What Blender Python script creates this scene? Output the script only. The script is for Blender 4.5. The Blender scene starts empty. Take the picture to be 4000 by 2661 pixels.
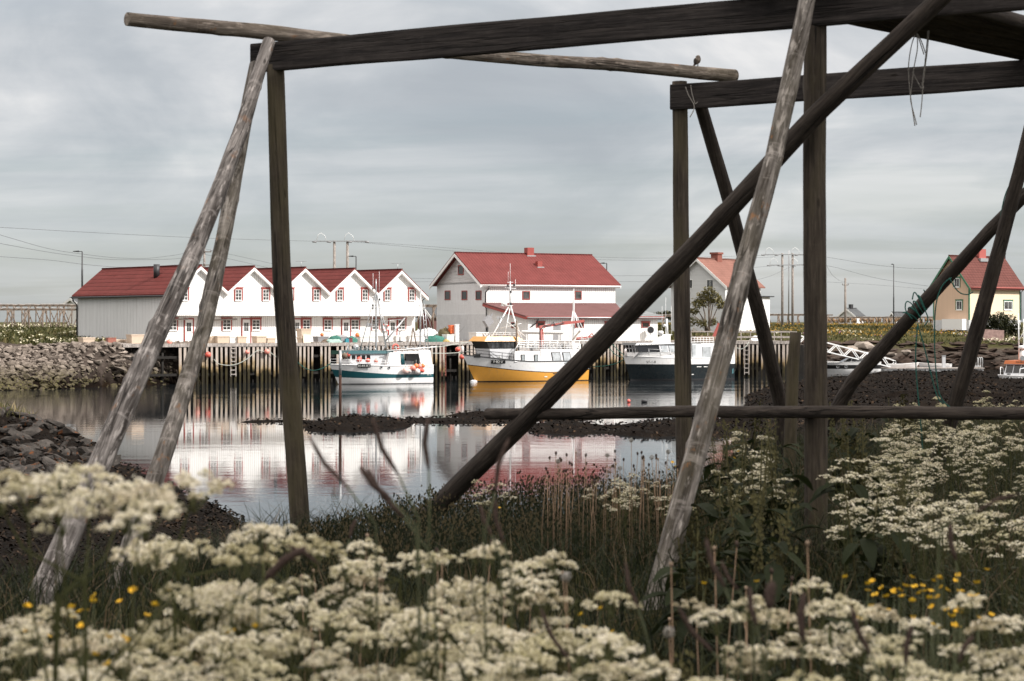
import bpy, bmesh, math, random
import numpy as np
from mathutils import Vector, Matrix, noise
R = math.radians
random.seed(7); RNG = np.random.default_rng(11)
SC = bpy.context.scene
COL = SC.collection
# ---------------------------------------------------------------- survey: focal length in photo pixels, horizon row, eye height
F, HZ, CX, EYE = 7777.8, 1256.0, 2000.0, 5.4
def P(u, v, d): return Vector(((u-CX)*d/F, d, EYE-(v-HZ)*d/F))
def G(u, d, z): return Vector(((u-CX)*d/F, d, z))
def Q(u, v, d): return P(u*1.697, v*1.697, d)          # same, in the half-size survey sheet
def interp(x, tab): return float(np.interp(x, [a for a, b in tab], [b for a, b in tab]))

# ---------------------------------------------------------------- objects
def tag(o, label=None, cat=None, group=None, kind=None):
    if label: o['label'] = label
    if cat: o['category'] = cat
    if group: o['group'] = group
    if kind: o['kind'] = kind
    return o
def link(o, parent=None):
    COL.objects.link(o)
    if parent is not None: o.parent = parent
    return o
def empty(name, loc, rz=0, label=None, cat=None, group=None):
    o = bpy.data.objects.new(name, None); o.empty_display_size = .3
    o.location = loc; o.rotation_euler = (0, 0, rz)
    link(o); return tag(o, label, cat, group)
def inst(name, me, parent=None, loc=(0,0,0), rot=(0,0,0), sc=(1,1,1)):
    o = bpy.data.objects.new(name, me); o.location = loc; o.rotation_euler = rot
    o.scale = sc if hasattr(sc, '__len__') else (sc,)*3
    return link(o, parent)
class MB:
    def __init__(s): s.v = []; s.f = []; s.m = []; s.s = []
    def add(s, vs, fs, m=0, smooth=False):
        b = len(s.v); s.v.extend([tuple(x) for x in vs])
        for f in fs:
            s.f.append([b+i for i in f]); s.m.append(m); s.s.append(smooth)
        return s
    def box(s, x0, x1, y0, y1, z0, z1, m=0):
        x0, x1 = min(x0,x1), max(x0,x1); y0, y1 = min(y0,y1), max(y0,y1); z0, z1 = min(z0,z1), max(z0,z1)
        vs = [(x,y,z) for z in (z0,z1) for y in (y0,y1) for x in (x0,x1)]
        return s.add(vs, [(0,2,3,1),(4,5,7,6),(0,1,5,4),(2,6,7,3),(0,4,6,2),(1,3,7,5)], m)
    def hexa(s, a, m=0):      # 8 corners: bottom loop 4, top loop 4
        return s.add(a, [(3,2,1,0),(4,5,6,7),(0,1,5,4),(1,2,6,5),(2,3,7,6),(3,0,4,7)], m)
    def slab(s, a, b, c, d, vec, m=0):   # quad extruded by vec
        a,b,c,d = map(Vector,(a,b,c,d)); v = Vector(vec)
        return s.hexa([a,b,c,d,a+v,b+v,c+v,d+v], m)
    def bar(s, p, q, w, h=None, m=0, up=(0,0,1)):
        p, q = Vector(p), Vector(q); h = h or w
        d = (q-p).normalized(); u = Vector(up)
        if abs(d.dot(u)) > .98: u = Vector((1,0,0))
        a = d.cross(u).normalized()*w/2; b = a.cross(d).normalized()*h/2
        return s.hexa([p-a-b,p+a-b,p+a+b,p-a+b,q-a-b,q+a-b,q+a+b,q-a+b], m)
    def tube(s, pts, r, n=8, m=0, cap=True, smooth=True):
        pts = [Vector(p) for p in pts]; k = len(pts)
        rs = r if hasattr(r,'__len__') else [r]*k
        ref = None; vs = []
        for i,p in enumerate(pts):
            d = (pts[min(i+1,k-1)]-pts[max(i-1,0)])
            d = d.normalized() if d.length > 1e-9 else Vector((0,0,1))
            if ref is None:
                ref = Vector((0,0,1)) if abs(d.z) < .9 else Vector((1,0,0))
            a = d.cross(ref)
            if a.length < 1e-4: a = d.cross(Vector((0,1,0)))
            a.normalize(); b = a.cross(d).normalized(); ref = b
            for j in range(n):
                t = 2*math.pi*j/n
                vs.append(p+(a*math.cos(t)+b*math.sin(t))*rs[i])
        fs = [(i*n+j, i*n+(j+1)%n, (i+1)*n+(j+1)%n, (i+1)*n+j) for i in range(k-1) for j in range(n)]
        s.add(vs, fs, m, smooth)
        if cap:
            b = len(s.v)-k*n
            s.f.append([b+j for j in range(n)][::-1]); s.m.append(m); s.s.append(False)
            s.f.append([b+(k-1)*n+j for j in range(n)]); s.m.append(m); s.s.append(False)
        return s
    def ball(s, c, r, n=14, k=9, m=0, sq=(1,1,1)):
        vs = []
        for i in range(k+1):
            ph = math.pi*i/k
            for j in range(n):
                t = 2*math.pi*j/n
                vs.append((c[0]+r*sq[0]*math.sin(ph)*math.cos(t), c[1]+r*sq[1]*math.sin(ph)*math.sin(t), c[2]+r*sq[2]*math.cos(ph)))
        fs = [(i*n+j, (i+1)*n+j, (i+1)*n+(j+1)%n, i*n+(j+1)%n) for i in range(k) for j in range(n)]
        return s.add(vs, fs, m, True)
    def torus(s, c, R_, r, axis='y', n=20, k=8, m=0):
        pts = []
        for i in range(n+1):
            t = 2*math.pi*i/n; a, b = R_*math.cos(t), R_*math.sin(t)
            pts.append({'y':(c[0]+a,c[1],c[2]+b),'x':(c[0],c[1]+a,c[2]+b),'z':(c[0]+a,c[1]+b,c[2])}[axis])
        return s.tube(pts, r, k, m, cap=False)
    def mesh(s, name, mats):
        me = bpy.data.meshes.new(name); me.from_pydata(s.v, [], s.f)
        for m in (mats if isinstance(mats,(list,tuple)) else [mats]): me.materials.append(m)
        me.polygons.foreach_set('material_index', s.m); me.polygons.foreach_set('use_smooth', s.s)
        me.update(); return me
    def build(s, name, mats, parent=None, loc=(0,0,0), rot=(0,0,0)):
        return inst(name, s.mesh(name, mats), parent, loc, rot)
def quads_np(name, V, k, mats, mat_idx=None, tint=None, smooth=False):
    """V: (n*k,3) loose polygons of k corners"""
    n = len(V)//k; me = bpy.data.meshes.new(name)
    me.vertices.add(n*k); me.vertices.foreach_set('co', np.asarray(V, dtype=np.float32).ravel())
    me.loops.add(n*k); me.loops.foreach_set('vertex_index', np.arange(n*k, dtype=np.int32))
    me.polygons.add(n); me.polygons.foreach_set('loop_start', np.arange(0, n*k, k, dtype=np.int32))
    try: me.polygons.foreach_set('loop_total', np.full(n, k, dtype=np.int32))
    except Exception: pass
    for m in (mats if isinstance(mats,(list,tuple)) else [mats]): me.materials.append(m)
    if mat_idx is not None: me.polygons.foreach_set('material_index', np.asarray(mat_idx, dtype=np.int32))
    if smooth: me.polygons.foreach_set('use_smooth', np.ones(n, dtype=bool))
    if tint is not None:
        a = me.attributes.new('tint', 'FLOAT', 'POINT'); a.data.foreach_set('value', np.repeat(np.asarray(tint, dtype=np.float32), k))
    me.update(calc_edges=True); return me

# ---------------------------------------------------------------- frames: a wall line surveyed from the photo
class Fr:
    def __init__(s, u, d, th):
        s.th = R(th); s.X = (u-CX)*d/F; s.Y = d; s.c = math.cos(s.th); s.si = math.sin(s.th)
    def at(s, a, t, z=0): return Vector((s.X+s.c*a-s.si*t, s.Y+s.si*a+s.c*t, z))
    def s_at(s, u, t=0):
        k = (u-CX)/F; x, y = s.X-s.si*t, s.Y+s.c*t
        return (k*y-x)/(s.c-k*s.si)
    def t_at(s, u, a=0):
        k = (u-CX)/F; x, y = s.X+s.c*a, s.Y+s.si*a
        return (k*y-x)/(-s.si-k*s.c)
    def dep(s, a, t): return s.Y+s.si*a+s.c*t
    def z(s, v, a=0, t=0): return EYE-(v-HZ)*s.dep(a,t)/F

# ---------------------------------------------------------------- materials
class NT:
    def __init__(s, name):
        s.mat = bpy.data.materials.new(name); s.mat.use_nodes = True
        s.t = s.mat.node_tree; s.n = s.t.nodes; s.l = s.t.links; s.n.clear()
        s.out = s.n.new('ShaderNodeOutputMaterial'); s.b = s.n.new('ShaderNodeBsdfPrincipled')
        s.l.new(s.b.outputs[0], s.out.inputs[0])
    def set(s, sock, val):
        if isinstance(val, bpy.types.NodeSocket): s.l.new(val, sock)
        elif isinstance(val, (int,float)) : sock.default_value = val
        else:
            v = tuple(val)
            sock.default_value = v+(1,) if len(v) == 3 and sock.type == 'RGBA' else v
    def node(s, typ, ins=None, out=0, **props):
        n = s.n.new('ShaderNode'+typ)
        for k,v in props.items(): setattr(n, k, v)
        for k,v in (ins or {}).items(): s.set(n.inputs[k], v)
        return n.outputs[out]
    def coord(s, kind='Object'): 
        n = s.n.new('ShaderNodeTexCoord'); return n.outputs[kind]
    def scale(s, vec, sc, loc=(0,0,0), rot=(0,0,0)):
        return s.node('Mapping', {'Vector':vec,'Scale':sc,'Location':loc,'Rotation':rot})
    def noise(s, vec, sc=5, det=4, rough=.55, out=0, dist=0):
        return s.node('TexNoise', {'Vector':vec,'Scale':sc,'Detail':det,'Roughness':rough,'Distortion':dist}, out)
    def vor(s, vec, sc=5, feature='F1', out='Distance'):
        n = s.n.new('ShaderNodeTexVoronoi'); n.feature = feature; s.set(n.inputs['Vector'],vec); s.set(n.inputs['Scale'],sc); return n.outputs[out]
    def ramp(s, f, stops):
        n = s.n.new('ShaderNodeValToRGB'); s.l.new(f, n.inputs[0]); e = n.color_ramp.elements
        while len(e) < len(stops): e.new(.5)
        for q,(p,c) in zip(e, stops):
            q.position = p; q.color = (c,c,c,1) if isinstance(c,(int,float)) else tuple(c)+(1,)
        return n.outputs[0]
    def mix(s, f, a, b, mode='MIX'):
        n = s.n.new('ShaderNodeMix'); n.data_type = 'RGBA'; n.blend_type = mode
        s.set(n.inputs[0], f); s.set(n.inputs[6], a); s.set(n.inputs[7], b); return n.outputs[2]
    def math(s, op, a, b=0.0, clamp=False):
        n = s.n.new('ShaderNodeMath'); n.operation = op; n.use_clamp = clamp
        s.set(n.inputs[0], a); s.set(n.inputs[1], b); return n.outputs[0]
    def sep(s, vec, i): return s.node('SeparateXYZ', {'Vector':vec}, i)
    def comb(s, x=0.0, y=0.0, z=0.0): return s.node('CombineXYZ', {'X':x,'Y':y,'Z':z})
    def bump(s, h, strength=.5, dist=.02, normal=None):
        n = s.n.new('ShaderNodeBump'); s.set(n.inputs['Strength'],strength); s.set(n.inputs['Distance'],dist); s.set(n.inputs['Height'],h)
        if normal is not None: s.l.new(normal, n.inputs['Normal'])
        s.l.new(n.outputs[0], s.b.inputs['Normal']); return n.outputs[0]
    def fin(s, col=None, rough=.6, metal=0, spec=.5):
        if col is not None: s.set(s.b.inputs['Base Color'], col)
        s.set(s.b.inputs['Roughness'], rough); s.set(s.b.inputs['Metallic'], metal); s.set(s.b.inputs['Specular IOR Level'], spec)
        return s.mat
def paint(name, col, rough=.45, wear=.12, sc=6, metal=0, dirt=(.25,.2,.15)):
    """painted or moulded surface with mottling and grime"""
    m = NT(name); c = m.coord(); a = m.noise(c, sc, 5, .6); b = m.noise(m.scale(c,(1,1,.25)), sc*2.3, 3, .6)
    f = m.ramp(a, [(.35,0),(.75,1)]); g = m.ramp(b, [(.55,0),(.8,1)])
    k = m.mix(m.math('MULTIPLY', f, wear), col, tuple(x*.72 for x in col))
    k = m.mix(m.math('MULTIPLY', g, wear*1.2), k, dirt)
    m.bump(a, .15, .01)
    return m.fin(k, m.math('ADD', m.math('MULTIPLY', a, .25), rough-.12), metal)
def boards(name, col, axis, pitch, gap, wear=.25, wearcol=(.3,.29,.28), gw=.12, rough=.7, zlim=None):
    """painted plank cladding; the joints run across the given axis"""
    m = NT(name); c = m.coord(); x = m.math('DIVIDE', m.sep(c, axis), pitch)
    fr = m.math('FRACT', x); idx = m.math('FLOOR', x)
    edge = m.ramp(m.math('MINIMUM', fr, m.math('SUBTRACT', 1.0, fr)), [(0,1),(gw,0)])
    rnd = m.node('TexWhiteNoise', {'W':idx}, 0, noise_dimensions='1D')
    if axis == 2: st = m.scale(c, (.5,.5,8))
    else: st = m.scale(c, (9 if axis==0 else 2, 9 if axis==1 else 2, .6))
    streak = m.noise(st, 1.0, 5, .65); blot = m.noise(c, .8, 4, .6)
    edge = m.math('MULTIPLY', edge, m.ramp(m.noise(st,.7,3), [(.3,.25),(.65,1)]))
    w = m.math('MULTIPLY', m.ramp(streak, [(.48,0),(.72,1)]), m.ramp(blot, [(.35,.25),(.7,1)]))
    k = m.mix(m.math('MULTIPLY', rnd, .18), col, tuple(v*.72 for v in col))
    k = m.mix(m.math('MULTIPLY', w, wear), k, wearcol)
    k = m.mix(m.math('MULTIPLY', edge, gap), k, (.10,.095,.09))
    m.bump(m.math('SUBTRACT', m.math('MULTIPLY', rnd,.3), edge), .6, .02)
    return m.fin(k, rough)
def wood(name, dark, pale, lichen=0.0, crack=.8, tone=.5, green=0.0):
    """weathered round timber: the log runs along local Z"""
    m = NT(name); c = m.coord()
    inf = m.n.new('ShaderNodeObjectInfo'); c = m.node('VectorMath', {0:c, 1:m.comb(m.math('MULTIPLY',inf.outputs['Random'],7.0),0.0,m.math('MULTIPLY',inf.outputs['Random'],13.0))}, 0, operation='ADD')
    fine = m.noise(m.scale(c,(60,60,3)), 1, 6, .7); mid = m.noise(m.scale(c,(18,18,1.6)), 1, 5, .65); blot = m.noise(m.scale(c,(6,6,3)), 1, 5, .62, dist=.6)
    k = m.mix(m.ramp(mid,[(.38,0),(.62,1)]), dark, pale)
    k = m.mix(m.ramp(blot,[(.5,0),(.68,tone)]), k, tuple(min(1,v*1.55+.02) for v in pale))
    k = m.mix(m.ramp(fine,[(.35,.7),(.6,0)]), k, tuple(v*.4 for v in dark))
    cr = m.noise(m.scale(c,(16,16,.35)), 1, 3, .5, dist=.15)
    cr = m.ramp(m.math('ABSOLUTE', m.math('SUBTRACT', cr, .5)), [(0,1),(.02,0)])
    cr = m.math('MULTIPLY', cr, m.ramp(m.noise(m.scale(c,(3,3,.8)),1,2),[(.42,0),(.56,1)]))
    k = m.mix(m.math('MULTIPLY', cr, crack), k, (.008,.007,.006))
    fl = m.ramp(m.noise(m.scale(c,(34,34,7)),1,4,.6),[(.56,0),(.66,1)])
    k = m.mix(m.math('MULTIPLY', fl, tone*.8), k, tuple(min(1,v*2.0+.03) for v in pale))
    ring = m.ramp(m.noise(m.scale(c,(2.5,2.5,11)),1,4,.7),[(.58,0),(.66,1)])
    k = m.mix(m.math('MULTIPLY', ring, tone*.45), k, tuple(v*1.7+.02 for v in pale))
    kn = m.ramp(m.vor(m.scale(c,(9,9,3.2)),1), [(.05,1),(.13,0)])
    k = m.mix(m.math('MULTIPLY', kn, .75), k, (.02,.015,.012))
    if green: k = m.mix(m.math('MULTIPLY', m.ramp(m.noise(m.scale(c,(3,3,1)),1.3,4),[(.45,0),(.65,1)]), green), k, (.10,.085,.045))
    if lichen: k = m.mix(m.math('MULTIPLY', m.ramp(m.noise(m.scale(c,(9,9,6)),1.2,4,.6),[(.62,0),(.70,1)]), lichen), k, (.28,.12,.035))
    h = m.math('SUBTRACT', m.math('ADD', m.math('MULTIPLY',fine,.5), m.math('MULTIPLY',mid,.6)), m.math('ADD', cr, m.math('MULTIPLY',kn,.4)))
    m.bump(h, .9, .012)
    return m.fin(k, .85, 0, .25)
def simple(name, col, rough=.6, metal=0, spec=.5, var=.25, sc=12):
    m = NT(name); a = m.noise(m.coord(), sc, 4, .6)
    k = m.mix(m.ramp(a,[(.3,0),(.7,1)]), tuple(v*(1-var) for v in col), tuple(min(1,v*(1+var)) for v in col))
    return m.fin(k, rough, metal, spec)
M = {}
M['white'] = paint('white_paint', (.78,.78,.77), .5, .10)
M['trim'] = paint('white_trim', (.80,.80,.79), .5, .06)
M['red'] = paint('red_trim', (.30,.055,.045), .55, .3)
M['glass'] = None
def glassmat():
    m = NT('window_glass'); a = m.noise(m.coord(), 1.4, 2)
    return m.fin(m.ramp(a,[(.35,(.02,.022,.024)),(.7,(.11,.115,.12))]), .06, 0, .6)
M['glass'] = glassmat()
M['darkglass'] = simple('tinted_glass', (.012,.012,.013), .08, 0, .6)
M['black'] = simple('black_metal', (.025,.025,.028), .5)
M['steel'] = simple('galvanised_steel', (.42,.43,.44), .38, .6)
M['whitemetal'] = paint('white_metal', (.74,.75,.75), .4, .12)
M['conc'] = None
def concrete(name, col):
    m = NT(name); c = m.coord(); a = m.noise(c, 1.2, 6, .65); b = m.noise(c, 14, 4)
    cr = m.ramp(m.vor(m.scale(c,(.5,.5,.9)),1,'DISTANCE_TO_EDGE'),[(0,1),(.012,0)])
    k = m.mix(m.ramp(a,[(.3,0),(.7,1)]), tuple(v*.82 for v in col), col)
    k = m.mix(m.math('MULTIPLY',m.ramp(b,[(.6,0),(.75,1)]),.4), k, tuple(v*.5 for v in col))
    k = m.mix(m.math('MULTIPLY',cr,.35), k, tuple(v*.3 for v in col)); m.bump(b,.4,.01)
    return m.fin(k,.85)
M['conc'] = concrete('rendered_concrete', (.62,.63,.64))
def rooftile(name, col, across, pitch, row, rowdepth=.7, rust=.2, rough=.6):
    """roof sheeting: ribs along the slope, courses at steps of height"""
    m = NT(name); c = m.coord()
    x = m.math('FRACT', m.math('DIVIDE', m.sep(c,across), pitch)); rib = m.math('ABSOLUTE', m.math('SUBTRACT', m.math('MULTIPLY',x,2.0),1.0))
    z = m.math('FRACT', m.math('DIVIDE', m.sep(c,2), row)); co = m.ramp(z,[(0,1),(.16,.15),(.9,0),(1,.6)])
    blot = m.noise(c,.9,5,.65); fine = m.noise(c,9,3)
    k = m.mix(m.ramp(blot,[(.35,0),(.7,1)]), col, tuple(v*.78 for v in col))
    k = m.mix(m.math('MULTIPLY',m.ramp(fine,[(.55,0),(.75,1)]),rust), k, tuple(v*.5+.02 for v in col))
    k = m.mix(m.math('MULTIPLY', m.math('MULTIPLY',co,rowdepth),.75), k, tuple(v*.25 for v in col))
    k = m.mix(m.math('MULTIPLY', m.ramp(rib,[(0,1),(.4,0)]), .30), k, tuple(v*.35 for v in col))
    m.bump(m.math('SUBTRACT', rib, m.math('MULTIPLY',co,rowdepth)), .8, .04)
    return m.fin(k, max(rough,.75), 0, .06)
def buoymat(name, col):
    m = NT(name); c = m.coord(); a = m.noise(c, 5, 4, .6)
    return m.fin(m.mix(m.ramp(a,[(.4,0),(.75,.5)]), col, tuple(min(1,v*1.1+.12) for v in col)), .4)
M['buoy_red'] = buoymat('red_buoy_vinyl', (.62,.10,.07)); M['buoy_pink'] = buoymat('faded_buoy_vinyl', (.68,.25,.20))
M['buoy_orange'] = buoymat('orange_buoy_vinyl', (.70,.18,.05)); M['buoy_white'] = buoymat('white_buoy_vinyl', (.72,.66,.64)); M['buoy_pale'] = buoymat('pale_buoy_vinyl', (.72,.50,.45))
M['tub'] = paint('beige_tub_plastic', (.60,.48,.37), .55, .3); M['tubwhite'] = paint('white_tub_plastic', (.72,.71,.69), .5, .2)
M['net_green'] = simple('green_net', (.05,.16,.13), .9, 0, .2, .7, 30); M['net_pale'] = simple('pale_net', (.30,.42,.38), .9, 0, .2, .5, 30)
M['net_brown'] = simple('brown_net', (.16,.12,.09), .9, 0, .2, .6, 30); M['olive'] = simple('olive_tarpaulin', (.11,.09,.045), .7, 0, .3, .5, 8)
M['bag'] = simple('white_sack', (.72,.72,.72), .7, 0, .3, .12, 6); M['rope_green'] = simple('green_rope', (.02,.095,.078), .8, 0, .2, .4, 60)
M['rope_pale'] = simple('pale_rope', (.42,.44,.40), .85, 0, .2, .3, 60); M['twine'] = simple('grey_twine', (.28,.26,.24), .9, 0, .2, .3, 60)
M['orange'] = paint('orange_plastic', (.75,.16,.05), .5, .15); M['yellowpaint'] = None
M['grey'] = simple('grey_plastic', (.25,.25,.26), .6); M['brownwood'] = wood('brown_plank', (.12,.09,.07), (.25,.20,.16), 0, .5)
M['greyplank'] = wood('grey_plank', (.26,.23,.21), (.45,.41,.38), 0, .5)
M['wire'] = simple('cable', (.10,.11,.12), .6); M['polewood'] = wood('pole_wood', (.20,.17,.15), (.38,.34,.31), 0, .6)
# ================================================================ camera, sun, sky
cam = bpy.data.cameras.new('camera'); co = link(bpy.data.objects.new('camera', cam)); SC.camera = co
co.location = (0,0,EYE); co.rotation_euler = (R(90),0,0)
cam.lens = 70; cam.sensor_width = 36; cam.sensor_fit = 'HORIZONTAL'; cam.shift_y = (HZ-1330.5)/4000.0
cam.clip_start = .2; cam.clip_end = 12000
cam.dof.use_dof = True; cam.dof.focus_distance = 48; cam.dof.aperture_fstop = 6.5
SAZ, SEL = R(-22), R(38)
sdir = Vector((math.cos(SEL)*math.cos(SAZ), math.cos(SEL)*math.sin(SAZ), math.sin(SEL)))
sl = bpy.data.lights.new('sun','SUN'); sl.energy = 5.0; sl.angle = R(.6); sl.color = (1,.955,.91)
so = link(bpy.data.objects.new('sun', sl)); so.rotation_euler = sdir.to_track_quat('Z','Y').to_euler(); so.location = sdir*500
W = bpy.data.worlds.new('World'); SC.world = W; W.use_nodes = True
wt = W.node_tree; wn, wl = wt.nodes, wt.links; wn.clear()
class WN(NT):
    def __init__(s): s.t = wt; s.n = wn; s.l = wl
w = WN()
sky = wn.new('ShaderNodeTexSky'); sky.sky_type = 'NISHITA'; sky.sun_disc = False
sky.sun_elevation = SEL; sky.sun_rotation = math.atan2(sdir.x, sdir.y); sky.altitude = 10; sky.dust_density = 1.2; sky.ozone_density = 1.5
bg1 = wn.new('ShaderNodeBackground'); wl.new(sky.outputs[0], bg1.inputs[0]); bg1.inputs[1].default_value = .09
d = w.coord('Generated'); dz = w.math('MAXIMUM', w.sep(d,2), 0.0)
q = w.math('ADD', dz, .085)
pv = w.comb(w.math('DIVIDE', w.sep(d,0), q), w.math('DIVIDE', w.sep(d,1), q), 0.0)
n1 = w.noise(w.scale(pv,(.7,.95,1),(3.1,1.7,0)), .75, 7, .58, dist=.6)
n2 = w.noise(w.scale(pv,(.3,.75,1),(9.1,4.3,0)), 1.0, 5, .55, dist=.5)
n3 = w.noise(w.scale(pv,(1.0,1.5,1),(1.0,8.0,0)), 1.6, 5, .6)
n4 = w.noise(w.scale(d,(6,6,13),(.4,2.2,.7)), 1.0, 7, .56, dist=.5)
mixn = w.math('ADD', w.math('MULTIPLY',n1,.20), w.math('ADD', w.math('MULTIPLY',n2,.14), w.math('ADD', w.math('MULTIPLY',n3,.06), w.math('MULTIPLY',n4,.60))))
cc = w.ramp(mixn, [(.39,(.39,.418,.452)),(.46,(.455,.482,.512)),(.53,(.57,.585,.605)),(.60,(.73,.725,.725))])
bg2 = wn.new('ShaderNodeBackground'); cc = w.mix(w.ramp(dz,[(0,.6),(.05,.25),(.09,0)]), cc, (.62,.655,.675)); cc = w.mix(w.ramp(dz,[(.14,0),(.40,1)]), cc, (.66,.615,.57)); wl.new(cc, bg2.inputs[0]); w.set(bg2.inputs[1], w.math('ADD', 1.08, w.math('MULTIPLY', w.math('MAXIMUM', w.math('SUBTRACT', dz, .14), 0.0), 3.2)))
low = w.ramp(dz, [(0.0,.52),(.05,.80),(.12,.95)])
gap = w.ramp(n2, [(.36,.0),(.55,1)])
cov = w.math('MULTIPLY', low, w.math('ADD', w.math('MULTIPLY',gap,.35), .65))
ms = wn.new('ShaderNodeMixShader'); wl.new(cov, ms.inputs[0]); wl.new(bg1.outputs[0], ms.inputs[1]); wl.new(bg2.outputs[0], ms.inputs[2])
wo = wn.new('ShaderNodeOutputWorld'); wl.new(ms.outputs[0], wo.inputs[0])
vs_ = SC.view_settings; vs_.view_transform = 'Standard'; vs_.look = 'None'; vs_.exposure = .12; vs_.gamma = 1
SC.cycles.use_denoising = True; SC.cycles.max_bounces = 6; SC.cycles.transparent_max_bounces = 6

# ================================================================ ground
def vnoise(x, y, seed=0):
    x = np.asarray(x,float); y = np.asarray(y,float)
    xi = np.floor(x).astype(np.int64); yi = np.floor(y).astype(np.int64); xf, yf = x-xi, y-yi
    def h(a,b):
        n = (a*374761393+b*668265263+seed*982451653) & 0x7fffffff
        n = ((n ^ (n>>13))*1274126177) & 0x7fffffff
        return ((n ^ (n>>16)) & 0xffff)/65535.0
    u, v = xf*xf*(3-2*xf), yf*yf*(3-2*yf)
    return (h(xi,yi)*(1-u)+h(xi+1,yi)*u)*(1-v)+(h(xi,yi+1)*(1-u)+h(xi+1,yi+1)*u)*v
def fbm(x, y, oct=4, seed=0):
    s = 0; a = .5
    for i in range(oct): s = s+a*(vnoise(x*2**i, y*2**i, seed+i)-.5); a *= .5
    return s
def sstep(a, b, x):
    t = np.clip((x-a)/(b-a),0,1); return t*t*(3-2*t)
EDGE = [(-500,11),(0,11),(600,11.6),(1000,13.0),(1300,13.3),(1700,14.4),(2300,15),(2700,16),(3100,20),(3600,24),(4000,27),(5000,32)]
YS = [(-60,125),(-40,112),(-26,99),(-20,88),(-17,82),(-13.1,70.7),(-6.6,51),(0,44),(4,46),(8,60),(9.8,86),(13,112),(16.5,140),(19.5,154),(24,164),(30,177),(34,189),(60,196)]
YB = [(-80,140),(-46,149),(-39,154),(-36.2,157.5),(-34.5,162),(-32,167),(-28,173),(-20,184),(0,197),(14,208),(28,210),(35,213),(48,215),(80,212)]
XI = [a for a,_ in YS]; YI = [b for _,b in YS]; XB = [a for a,_ in YB]; YBv = [b for _,b in YB]
ISLETS = [(-8.1,104,2.7,7.0,.46),(-12,107.5,2.4,1.6,.10),(-3,108,3.3,3.4,.15),(-1.9,114.5,1.7,2.4,.24),(2.5,110,3.2,2.3,.14),(2.7,100.5,2.0,5.2,.32),(8.6,99.8,3.6,7.0,.48),(14.5,104,4.5,11,.8)]
def near_mask(x, y):
    uu = x/np.maximum(y,1.5)*F+CX
    E = np.interp(uu, [a for a,_ in EDGE], [b for _,b in EDGE])
    Wd = np.interp(uu, [0,1500,2600,4000], [12,14,20,34])
    return 1-sstep(0,1,(y-E)/Wd)
def height(x, y):
    x = np.asarray(x,float); y = np.asarray(y,float)
    bed = -1.0+0*x
    inside = np.interp(x, XI, YI)-y+2.2*fbm(x*.25,y*.25,3,3)
    lump = .45*fbm(x*.45,y*.45,4,5)+.9*np.abs(fbm(x*.16,y*.16,3,9))
    beach = np.clip(.05*inside,-1,.75)+lump*sstep(-6,10,inside)
    beach = np.where((x>14)&(y>120), beach+.25*sstep(15,24,x), beach)
    # rocky spit on the left
    beach = beach+1.3*np.exp(-((y-84)/9)**2)*sstep(-14,-24,x)*sstep(-6,3,inside)
    z = np.maximum(bed, beach)
    for (ix,iy,rx,ry,h) in ISLETS:
        q_ = np.sqrt(((x-ix)/rx)**2+((y-iy)/ry)**2)*(1+.9*fbm(x*.5,y*.3,4,21))
        g = np.clip(h*(1-q_**1.5),-.6,9)+.5*h*fbm(x*1.3,y*.8,3,23)*(q_<1.1)
        z = np.maximum(z, g)
    m = near_mask(x,y)
    z = z*(1-m)+(3.78+.14*fbm(x*.5,y*.5,3,2))*m
    # far shore
    b = y-np.interp(x, XB, YBv)+1.5*fbm(x*.3,y*.3,3,31)*(np.abs(x+5)>24)
    Wr = np.interp(x, [-80,-40,-37,-35,-27,12,30,36,80],[17,14,11,4,3,3,4,20,20])
    top = np.interp(x, [-80,-31,-25,15,30,40,80],[3.4,3.3,3.05,3.05,3.0,2.6,2.4])
    far = -1+np.clip(b/Wr,0,1)*(top+1)
    far = far+np.interp(b,[0,12,20,60,110,400],[0,0,.1,2.05,2.1,1.6])*np.interp(x,[-60,-30,0,20,40],[.42,.42,.45,.8,1.0])
    far = far+1.3*sstep(-40,-50,x)*sstep(8,20,b)*(1-sstep(22,48,b))
    far = far+.35*fbm(x*.2,y*.2,4,41)*sstep(4,14,b)
    far = np.where(b>150, far*1.0-.8*sstep(150,200,b), far)
    z = np.where(b>0, np.maximum(z,far), z)
    return z
def hz(x, y): return float(height(np.array([x]),np.array([y]))[0])

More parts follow.
